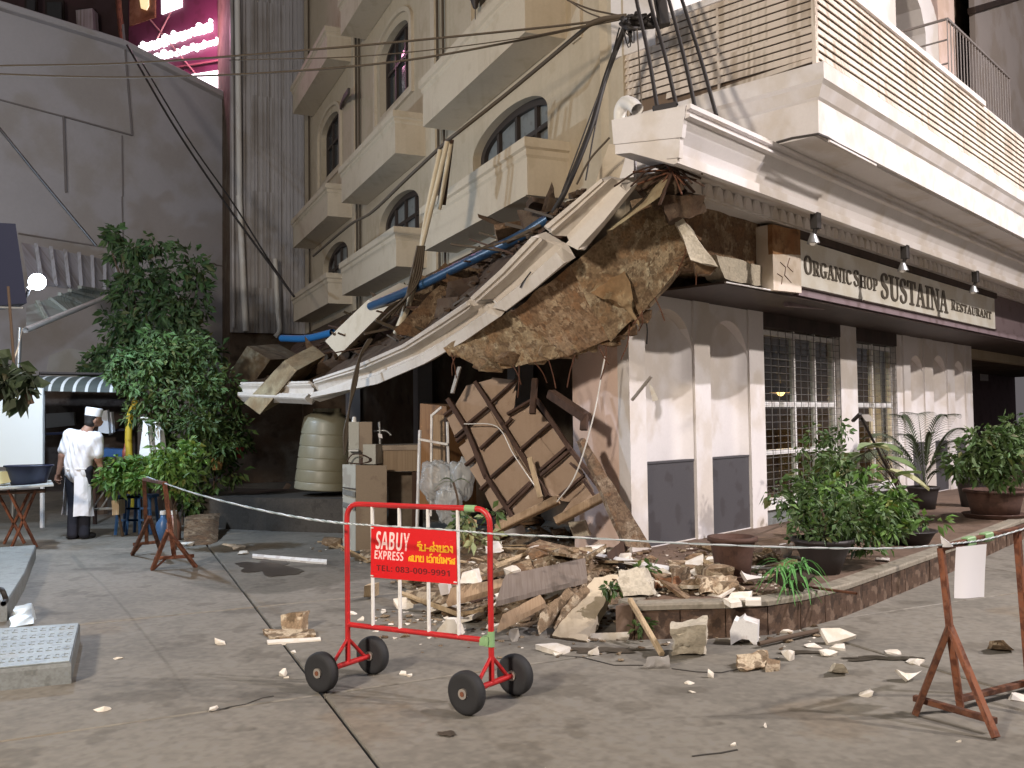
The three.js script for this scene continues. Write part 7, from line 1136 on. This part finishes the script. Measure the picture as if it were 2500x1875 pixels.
// pieces one can tell apart: [name, label, category, corners [u, v, height], depth of the piece, material, roughness of the break]
const slabG = (c, d, m, amp = 0.01, name, label, cat) => solo(name, label, cat, quadSlab(c.map(([u, v, h]) => G(u, v, h)), d, amp, 0.035, 16), m);
const down = V(0, -0.035, 0);
const wet = M([0.24, 0.21, 0.2], { map: 'wood', size: 0.6, rough: 0.7, bump: 0.002 });
[
  ['board', 'grey purple board with a dark slot lying across the rubble behind the barricade', 'board', [[1233, 1404, 0.34], [1429, 1362, 0.36], [1434, 1412, 0.28], [1211, 1468, 0.24]], down, wet, 0.004],
  ['plaster_slab', 'large pale tan plaster slab leaning on the kerb with a rough lower half', 'slab', [[1450, 1410, 0.27], [1508, 1402, 0.27], [1432, 1562, 0.02], [1346, 1552, 0.02]], V(0.02, -0.05, -0.02), M([0.6, 0.51, 0.38], { map: 'weather', size: 0.8, rough: 0.9, bump: 0.003 }), 0.012],
  ['plank', 'brown plank with a pale split edge sloping down right of the barricade', 'plank', [[1226, 1500, 0.16], [1318, 1452, 0.24], [1332, 1470, 0.2], [1213, 1532, 0.08]], down, mat.wood, 0.006],
  ['plank', 'rough tan length of render beside the brown plank', 'plank', [[1316, 1500, 0.14], [1388, 1436, 0.26], [1404, 1452, 0.2], [1312, 1532, 0.06]], V(0.01, -0.06, -0.03), mat.plasterTan, 0.014],
  ['plank', 'grey tan length of render right against the large pale slab', 'plank', [[1372, 1486, 0.14], [1426, 1428, 0.26], [1440, 1440, 0.22], [1352, 1534, 0.05]], V(0.01, -0.06, -0.03), mat.rubble, 0.012],
  ['concrete_lump', 'square lump of gravelly concrete on top of the kerb behind the pole', 'rubble', [[1506, 1390, 0.42], [1572, 1388, 0.42], [1594, 1450, 0.27], [1520, 1458, 0.25]], V(0.05, -0.03, -0.2), mat.rawConcrete, 0.03],
  ['white_batten', 'long thin white batten lying on the rubble in front of the wall', 'batten', [[1434, 1346, 0.3], [1634, 1382, 0.29], [1632, 1391, 0.28], [1432, 1353, 0.29]], V(0, -0.02, -0.01), mat.whitePaint, 0.002],
  ['timber_beam', 'long tan broken timber lying on the pavement towards the flower pots', 'timber', [[1696, 1384, 0.3], [1868, 1344, 0.33], [1874, 1362, 0.28], [1712, 1408, 0.25]], V(0.02, -0.06, -0.06), mat.plasterTan, 0.016],
  ['concrete_lump', 'angular grey brown lump in the middle of the pavement rubble', 'rubble', [[1640, 1390, 0.4], [1684, 1384, 0.38], [1686, 1408, 0.28], [1642, 1436, 0.26]], V(0.02, -0.03, -0.16), mat.rubble, 0.02],
  ['concrete_lump', 'reddish broken brick piece on the pavement beside the angular lump', 'rubble', [[1600, 1412, 0.33], [1656, 1408, 0.34], [1668, 1430, 0.27], [1596, 1438, 0.26]], V(0.02, -0.03, -0.12), M([0.3, 0.16, 0.1], { map: 'rubble', size: 0.4, rough: 0.95 }), 0.02],
  ['concrete_lump', 'large tan lump of render on the pavement near the kerb edge', 'rubble', [[1708, 1410, 0.36], [1800, 1408, 0.33], [1806, 1444, 0.26], [1706, 1448, 0.26]], V(0.02, -0.03, -0.2), mat.plasterTan, 0.03],
  ['plaster_flake', 'flat pale plaster flake on the kerb edge, the larger of two', 'rubble', [[1786, 1446, 0.29], [1836, 1443, 0.285], [1830, 1458, 0.26], [1776, 1462, 0.26]], down, mat.plasterBit, 0.006],
  ['plaster_flake', 'flat cream plaster flake hanging over the kerb edge', 'rubble', [[1766, 1460, 0.27], [1800, 1458, 0.27], [1812, 1468, 0.255], [1784, 1472, 0.25]], down, mat.plasterBit, 0.006],
  ['plaster_flake', 'thin white plaster flake on the kerb edge nearest the grassy plant', 'rubble', [[1822, 1458, 0.27], [1858, 1458, 0.27], [1858, 1466, 0.255], [1820, 1466, 0.255]], down, mat.plasterBit, 0.004],
  ['trim_piece', 'bent grey white trim piece between the tan lump and the grassy plant', 'trim', [[1810, 1392, 0.34], [1822, 1404, 0.3], [1876, 1408, 0.3], [1824, 1416, 0.28]], V(0, -0.03, -0.04), mat.trim, 0.004],
  ['trim_piece', 'white moulded trim lying under the terracotta pot', 'trim', [[1910, 1370, 0.29], [1996, 1372, 0.28], [1990, 1378, 0.27], [1912, 1378, 0.27]], V(0, -0.03, -0.05), mat.trim, 0.003],
  ['trim_piece', 'curved white trim lying behind the white moulded trim', 'trim', [[1922, 1358, 0.3], [1950, 1356, 0.31], [1958, 1364, 0.29], [1920, 1366, 0.28]], V(0, -0.03, -0.05), mat.trim, 0.006],
  ['trim_piece', 'white trim strip on the pavement right of the black pot', 'trim', [[2140, 1360, 0.27], [2172, 1362, 0.26], [2172, 1368, 0.25], [2138, 1366, 0.25]], V(0, -0.02, -0.03), mat.trim, 0.003],
  ['plaster_horn', 'white forked plaster fragment standing up behind the grassy plant', 'rubble', [[1902, 1330, 0.48], [1920, 1328, 0.48], [1924, 1360, 0.3], [1912, 1362, 0.3]], V(0.02, 0, -0.05), mat.trim, 0.006],
  ['plaster_horn', 'second white prong leaning right of the forked fragment', 'rubble', [[1928, 1326, 0.48], [1936, 1328, 0.48], [1932, 1356, 0.31], [1922, 1358, 0.3]], V(0.02, 0, -0.05), mat.trim, 0.006],
  ['concrete_block', 'tan concrete block with a pointed corner standing on the road beside the kerb', 'rubble', [[1640, 1532, 0.2], [1722, 1524, 0.25], [1720, 1600, 0.01], [1640, 1596, 0.01]], V(0.04, 0, -0.16), mat.rawConcrete, 0.03],
  ['plaster_shard', 'long white plaster shard on the road at the foot of the large pale slab', 'rubble', [[1440, 1546, 0.05], [1536, 1543, 0.06], [1530, 1554, 0.02], [1444, 1560, 0.015]], down, mat.plasterBit, 0.004],
  ['plaster_shard', 'flat cream shard lying on the road right of the barricade', 'rubble', [[1306, 1572, 0.04], [1360, 1570, 0.045], [1394, 1580, 0.03], [1366, 1592, 0.025]], down, mat.plasterBit, 0.006],
  ['flat_stone', 'flat brown lump of render with a dark rim lying in the road', 'rubble', [[1796, 1596, 0.07], [1872, 1586, 0.08], [1876, 1628, 0.02], [1798, 1634, 0.02]], V(0.01, -0.05, -0.05), mat.plasterTan, 0.025],
  ['flat_stone', 'thin mortar slab lying to the right against the flat brown lump', 'rubble', [[1868, 1606, 0.05], [1908, 1612, 0.04], [1904, 1632, 0.015], [1870, 1632, 0.02]], down, mat.rubble, 0.012],
  ['plaster_shard', 'pointed white triangular shard lying on the road near the kerb', 'rubble', [[2004, 1534, 0.1], [2050, 1533, 0.1], [2092, 1550, 0.07], [2022, 1570, 0.015]], V(0, -0.03, -0.02), mat.plasterBit, 0.004],
  ['curved_shard', 'curved cream shard like half a dish left of the right barrier', 'rubble', [[2190, 1634, 0.07], [2222, 1648, 0.03], [2252, 1636, 0.06], [2218, 1662, 0.015]], V(0, -0.02, -0.04), mat.plasterBit, 0.006],
  ['plaster_lump', 'jagged grey white lump between the triangular shard and the curved shard', 'rubble', [[2040, 1618, 0.09], [2056, 1620, 0.08], [2072, 1642, 0.02], [2028, 1640, 0.02]], V(0.01, -0.02, -0.07), mat.rawConcrete, 0.014],
  ['plaster_lump', 'tan wedge of render lying right of the right barrier leg', 'rubble', [[2428, 1564, 0.09], [2450, 1562, 0.1], [2478, 1588, 0.02], [2420, 1584, 0.02]], V(0.01, -0.02, -0.08), mat.plasterTan, 0.008],
  ['plaster_shard', 'white strip of plaster beside the tan chunk left of the barricade', 'rubble', [[652, 1562, 0.02], [782, 1555, 0.02], [784, 1561, 0.012], [654, 1570, 0.012]], V(0, -0.02, 0), mat.plasterBit, 0.004],
  ['plaster_lump', 'upright tan chunk of render left of the barricade', 'rubble', [[684, 1500, 0.12], [740, 1494, 0.13], [734, 1540, 0.015], [688, 1536, 0.02]], V(0.03, -0.01, -0.1), mat.plasterTan, 0.012],
  ['flat_stone', 'flat tan spread of render under the upright chunk left of the barricade', 'rubble', [[640, 1536, 0.03], [768, 1536, 0.03], [772, 1552, 0.012], [660, 1556, 0.012]], V(0, -0.03, 0), mat.plasterTan, 0.012],
  ['white_batten', 'thin pale batten lying on the dark ground left of the white cabinet', 'batten', [[616, 1352, 0.05], [798, 1366, 0.05], [798, 1374, 0.02], [616, 1358, 0.03]], V(0, -0.02, 0), mat.whitePaint, 0.002],
  ['plaster_block', 'white curved plaster block with a hole seen to the right of the courier sign', 'rubble', [[1130, 1398, 0.3], [1158, 1392, 0.31], [1168, 1424, 0.22], [1124, 1424, 0.22]], V(0.03, 0, -0.09), mat.plasterBit, 0.008],
  ['plaster_block', 'bright white tile fragment seen just under the courier sign', 'rubble', [[1070, 1427, 0.24], [1094, 1426, 0.24], [1096, 1450, 0.16], [1076, 1454, 0.15]], V(0.02, 0, -0.06), mat.trim, 0.005],
  ['plaster_shard', 'white shard between the first two white bars of the barricade', 'rubble', [[960, 1462, 0.09], [1010, 1456, 0.1], [1008, 1474, 0.05], [968, 1478, 0.04]], down, mat.plasterBit, 0.01],
  ['plaster_shard', 'pale triangular shard behind the fourth white bar of the barricade', 'rubble', [[1090, 1512, 0.13], [1110, 1512, 0.13], [1128, 1550, 0.02], [1062, 1548, 0.02]], V(0.02, 0, -0.06), mat.plasterBit, 0.008],
  ['slat', 'long thin curved slat sloping behind the lower bars of the barricade', 'slat', [[972, 1446, 0.16], [980, 1442, 0.17], [1130, 1498, 0.1], [1118, 1500, 0.08]], V(0, -0.02, -0.01), mat.woodPale, 0.003],
  ['slat', 'pale board edge lying below the long curved slat', 'slat', [[1120, 1494, 0.09], [1180, 1486, 0.1], [1210, 1462, 0.14], [1140, 1502, 0.05]], V(0, -0.03, -0.02), mat.woodPale, 0.006],
  ['plank', 'wide tan plank behind the right bars of the barricade', 'plank', [[1100, 1436, 0.24], [1222, 1412, 0.27], [1230, 1432, 0.22], [1090, 1470, 0.14]], V(0.01, -0.04, -0.02), mat.wood, 0.006],
  ['plank', 'tan plank lower in the heap behind the barricade', 'plank', [[990, 1440, 0.14], [1100, 1450, 0.16], [1090, 1474, 0.1], [1000, 1462, 0.09]], V(0.01, -0.04, -0.02), mat.rubble, 0.012],
  ['tan_box', 'small tan box piece at the left of the heap behind the barricade', 'rubble', [[890, 1430, 0.15], [912, 1428, 0.15], [912, 1458, 0.02], [888, 1458, 0.02]], V(0.03, 0, -0.12), mat.woodPale, 0.003],
  ['plaster_shard', 'white curved shard standing at the foot of the ceiling panel', 'rubble', [[1228, 1298, 0.36], [1274, 1282, 0.4], [1280, 1296, 0.34], [1252, 1312, 0.31]], V(0.02, -0.02, -0.05), mat.trim, 0.005],
  ['plaster_shard', 'white pointed shard below the curved shard at the foot of the ceiling panel', 'rubble', [[1292, 1336, 0.36], [1314, 1330, 0.37], [1328, 1346, 0.3], [1316, 1354, 0.28]], V(0.02, -0.02, -0.05), mat.trim, 0.006],
  ['plaster_block', 'white plaster cube piece behind the right post of the barricade', 'rubble', [[1184, 1322, 0.34], [1216, 1324, 0.34], [1222, 1348, 0.28], [1186, 1352, 0.27]], V(0.03, 0, -0.08), mat.plasterBit, 0.006],
  ['concrete_lump', 'grey block leaning at the foot of the ceiling panel beside the pink wall', 'rubble', [[1388, 1278, 0.46], [1424, 1272, 0.48], [1440, 1308, 0.34], [1400, 1312, 0.33]], V(0.03, 0, -0.14), mat.rawConcrete, 0.014],
  ['timber_beam', 'dark short timber lying in the rubble in front of the first pilaster', 'timber', [[1480, 1352, 0.36], [1524, 1316, 0.4], [1536, 1326, 0.34], [1494, 1362, 0.3]], V(0.02, -0.04, -0.04), mat.woodDark, 0.006],
  ['slat', 'thin pale split slat crossing the heap right of the barricade', 'slat', [[1206, 1376, 0.3], [1292, 1346, 0.33], [1294, 1352, 0.31], [1212, 1382, 0.28]], V(0, -0.02, -0.01), mat.woodPale, 0.004],
  ['slat', 'grey loose slat lying left of the water tank foot', 'slat', [[672, 1222, 0.3], [700, 1178, 0.42], [706, 1182, 0.4], [680, 1226, 0.28]], V(0.03, -0.02, -0.03), mat.woodPale, 0.004],
  ['slat', 'thin white lath lying in front of the water tank', 'slat', [[726, 1226, 0.2], [782, 1190, 0.3], [785, 1193, 0.29], [730, 1230, 0.18]], V(0, -0.015, 0), mat.whitePaint, 0.002],
  ['slat', 'dark board lying across the ground in front of the water tank', 'slat', [[640, 1262, 0.1], [820, 1236, 0.16], [830, 1250, 0.1], [640, 1276, 0.05]], down, mat.woodDark, 0.006],
].forEach(([n, l, c, q, d, m, a]) => slabG(q, d, m, a, n, l, c));
{ // white block with an arched underside
  const pts = [[1784, 1576], [1782, 1540], [1792, 1514], [1800, 1518], [1814, 1508], [1818, 1514], [1850, 1524], [1848, 1574], [1840, 1574], [1828, 1562], [1812, 1560], [1798, 1566]], Z = -G(1816, 1575).z;
  solo('arched_block', 'white plaster block with an arched underside standing on the road below the kerb', 'rubble', prism(pts.map(([u, v]) => P(u, v, Z)), V(0.05, 0.0, -0.14)), mat.whitePaint);
}
solo('wooden_pole', 'thin tan wooden pole leaning from the kerb down to the road', 'pole', bar(G(1538, 1464, 0.27), G(1616, 1597, 0.015), 0.034, 0.03), mat.woodPale);
solo('white_rag', 'crumpled grey white rag at the foot of the leaning pole', 'rag', hexa([...[[1580, 1606, 0.07], [1630, 1600, 0.08], [1640, 1628, 0.01], [1570, 1630, 0.01]].map(([u, v, h]) => G(u, v, h)), ...[[1580, 1606, 0.07], [1630, 1600, 0.08], [1640, 1628, 0.01], [1570, 1630, 0.01]].map(([u, v, h]) => G(u, v, h).add(V(0, -0.05, -0.05)))], 0.025, 0.02, 18), M([0.4, 0.38, 0.36], { rough: 0.95 }));
solo('branch', 'dark thin branch lying on the road along the foot of the kerb', 'branch', tube([G(1852, 1572, 0.03), G(1920, 1556, 0.035), G(1996, 1540, 0.03)], 0.016, 6), stemMat);
solo('rod', 'thin dark rod lying on the pavement beside the grassy plant', 'rod', tube([G(1966, 1432, 0.26), G(2092, 1449, 0.27)], 0.01, 6), mat.rustDark);
solo('leaf_scrap', 'green leafy scraps caught in the rubble above the kerb', 'leaves', leafCloud([[G(1585, 1395, 0.36), 0.12, 0.06, 0.08, 46], [G(1510, 1450, 0.25), 0.1, 0.1, 0.06, 60], [G(1560, 1520, 0.12), 0.05, 0.06, 0.04, 24]], 0.07, 99), leaf.mid).userData.kind = 'stuff';
solo('kerb_drain', 'dark round drain hole in the tiled kerb face', 'drain', (() => { const c = G(2133, 1440, 0.15), g = new THREE.CylinderGeometry(0.032, 0.032, 0.05, 18), w = V(0.67, 0, -0.74).cross(UP).normalize(); g.applyQuaternion(new THREE.Quaternion().setFromUnitVectors(UP, w)); const q = G(2140, 1468).clone().setY(0.12); g.translate(q.x, q.y, q.z); return g; })(), mat.dark);
{ const all = []; // loose white bits on the open ground, each its own piece
  const bits = [[655 / 2.655, 1250 + 1287 / 2.655, 26, 8], [1380 / 2.655, 1250 + 1285 / 2.655, 20, 9], [1825 / 2.655, 1250 + 1062 / 2.655, 16, 14], [1425 / 2.655, 1250 + 858 / 2.655, 18, 12], [765 / 2.655, 1250 + 950 / 2.655, 16, 6], [1905 / 2.655, 1250 + 910 / 2.655, 12, 6], [1450, 1598, 18, 16], [1925, 1610, 26, 20], [2022, 1600, 30, 10], [2048, 1584, 30, 10], [1985, 1580, 26, 7], [2115, 1698, 24, 12], [2483, 1708, 30, 16], [2180, 1595, 26, 8], [1683, 1668, 16, 6], [1735, 1654, 12, 16], [1255, 1565, 18, 24], [1200, 1535, 30, 12], [985, 1648, 16, 8], [1000, 1652, 12, 8], [1360, 1600, 18, 8], [1920, 1545, 20, 8], [2240, 1620, 30, 8], [1305, 1550, 14, 8], [860, 1500, 18, 8], [880, 1515, 16, 8], [560, 1335, 20, 8], [580, 1340, 24, 7], [595, 1352, 24, 6], [460, 1332, 22, 7], [700, 1655, 12, 6], [1690, 1690, 12, 6], [1870, 1775, 8, 8], [2340, 1810, 10, 6], [1790, 1820, 10, 6]];
  bits.forEach(([u, v, w, h], i) => { const c = G(u, v), k = Math.hypot(c.x, c.z) / FPX; all.push(solo('plaster_bit', 'small white plaster bit lying loose on the open concrete', 'plaster bit', chunk(c, w * k, Math.max(0.016, h * k * 1.1), w * k * 0.8, 300 + i, 14), mat.plasterBit, 'white plaster bits scattered over the concrete')); });
  nameByPlace(all, 'small white plaster bit');
}
{ // larger lumps in the heap that nothing tells apart
  const r = rng(77), list = [], pale = [], brown = [], wood = [];
  for (let i = 0; i < 90; i++) { const [c, rad] = mounds[i % mounds.length], a = r() * 6.28, d = rad * Math.sqrt(r()) * 1.1, p = V(c.x + d * Math.cos(a), 0, c.z + d * Math.sin(a)); p.y = Math.max(0, moundH(p.x, p.z)); list.push(p); }
  for (let i = 0; i < 40; i++) list.push(G(1490 + r() * 420, 1345 + r() * 105, 0.24));
  list.forEach((p, i) => { const s = 0.05 + r() * r() * 0.17, tan = r(); (tan < 0.35 ? pale : brown).push(solo(tan < 0.35 ? 'plaster_lump' : 'rubble_lump', tan < 0.35 ? 'pale broken lump of plaster among the rubble heap' : 'brown broken lump of mortar among the rubble heap', 'rubble', chunk(p, s, s * 0.5, s * 0.75, 500 + i, 16), tan < 0.35 ? (i % 3 ? mat.plasterBit : mat.plasterTan) : i % 2 ? mat.rubble : mat.stainDark, tan < 0.35 ? 'pale lumps in the rubble heap' : 'brown lumps in the rubble heap')); });
  for (let i = 0; i < 26; i++) { const [c, rad] = mounds[i % mounds.length], a = r() * 6.28, p = V(c.x + (r() - 0.5) * rad * 2, 0, c.z + (r() - 0.5) * rad * 1.6); p.y = Math.max(0.02, moundH(p.x, p.z) + 0.03); const l = 0.2 + r() * 0.5, q = p.clone().add(V(Math.cos(a) * l, (r() - 0.4) * 0.12, Math.sin(a) * l * 0.6)); q.y = Math.max(q.y, 0.02); wood.push(solo('wood_splinter', 'broken wood splinter lying in the rubble heap', 'splinter', bar(p, q, 0.02 + r() * 0.04, 0.015), r() < 0.5 ? mat.woodPale : mat.woodDark, 'wood splinters in the rubble heap')); }
  const flat = [];
  for (let i = 0; i < 60; i++) { let p; if (i < 42) { const [c, rad] = mounds[i % mounds.length], a = r() * 6.28, d = rad * Math.sqrt(r()); p = V(c.x + d * Math.cos(a), 0, c.z + d * Math.sin(a)); p.y = Math.max(0.02, moundH(p.x, p.z) + 0.05); } else p = G(1490 + r() * 400, 1345 + r() * 95, 0.27); const th = r() * 6.28, w = 0.08 + r() * 0.2, h = 0.05 + r() * 0.12, ax = V(Math.cos(th), (r() - 0.5) * 0.7, Math.sin(th)).multiplyScalar(w), ay = V(-Math.sin(th), (r() - 0.3) * 0.9, Math.cos(th)).multiplyScalar(h); const q = [p.clone().sub(ax).add(ay), p.clone().add(ax).addScaledVector(ay, 0.4 + r() * 0.6), p.clone().addScaledVector(ax, 0.5 + r() * 0.5).sub(ay), p.clone().sub(ax).addScaledVector(ay, -0.3 - r() * 0.7)]; flat.push(solo('flat_fragment', 'flat broken piece of board or render', 'rubble', quadSlab(q, V(0.005, -0.018 - r() * 0.02, -0.005), 0.006, 0.05, 18), [mat.rubble, mat.plasterTan, mat.stainDark, mat.rawConcrete, mat.woodPale, mat.plasterBit][Math.floor(r() * 6)], 'flat broken pieces in the rubble heap')); }
  nameByPlace(flat, 'flat broken fragment');
  nameByPlace(pale, 'pale broken lump of plaster'); nameByPlace(brown, 'brown broken lump of mortar'); nameByPlace(wood, 'broken wood splinter');
}
// cracks and stains on the open ground
[[[[1330, 1598], [1420, 1604], [1500, 1624], [1570, 1624]], 'hairline crack running over the concrete to the rag'], [[[1640, 1632], [1700, 1640], [1760, 1642], [1800, 1634]], 'short dark crack left of the flat brown lump'], [[[516, 1738], [560, 1726], [600, 1719], [640, 1704], [668, 1699]], 'dark crack in the concrete left of the front left wheel'], [[[1690, 1846], [1720, 1842], [1760, 1838], [1800, 1830]], 'faint crooked crack in the right foreground']].forEach(([l, label]) => solo('ground_crack', label, 'crack', merge(l.slice(1).map((q, i) => bar(G(...l[i], 0.002), G(...q, 0.002), 0.009, 0.004))), mat.dirt));

{ // wet patches on the concrete
  const wetM = M([0.07, 0.06, 0.05], { map: 'concrete', size: 1.1, rough: 0.35 }), r = rng(55);
  [[[660, 1385], 100, 22, 'dark wet patch on the concrete under the thin pale batten'], [[1960, 1592], 90, 6, 'dark wet dirt on the road along the foot of the kerb'], [[2140, 1606], 110, 7, 'dark wet dirt on the road left of the right barrier'], [[1480, 1585], 120, 9, 'dark damp strip on the road at the foot of the pale slab'], [[1090, 1790], 24, 8, 'small dark damp spot in the foreground']].forEach(([c, w, h, label]) => { const pts = []; for (let i = 0; i < 40; i++) { const a = i / 40 * 6.283, k = 0.7 + 0.5 * noise3(Math.cos(a) * 2 + c[0], Math.sin(a) * 2, c[1]) + 0.12 * r(); pts.push(G(c[0] + Math.cos(a) * w * k, c[1] + Math.sin(a) * h * k, 0.007)); } solo('wet_patch', label, 'wet patch', prism(pts, V(0, -0.002, 0)), wetM); });
}
renderer.render(scene, camera);
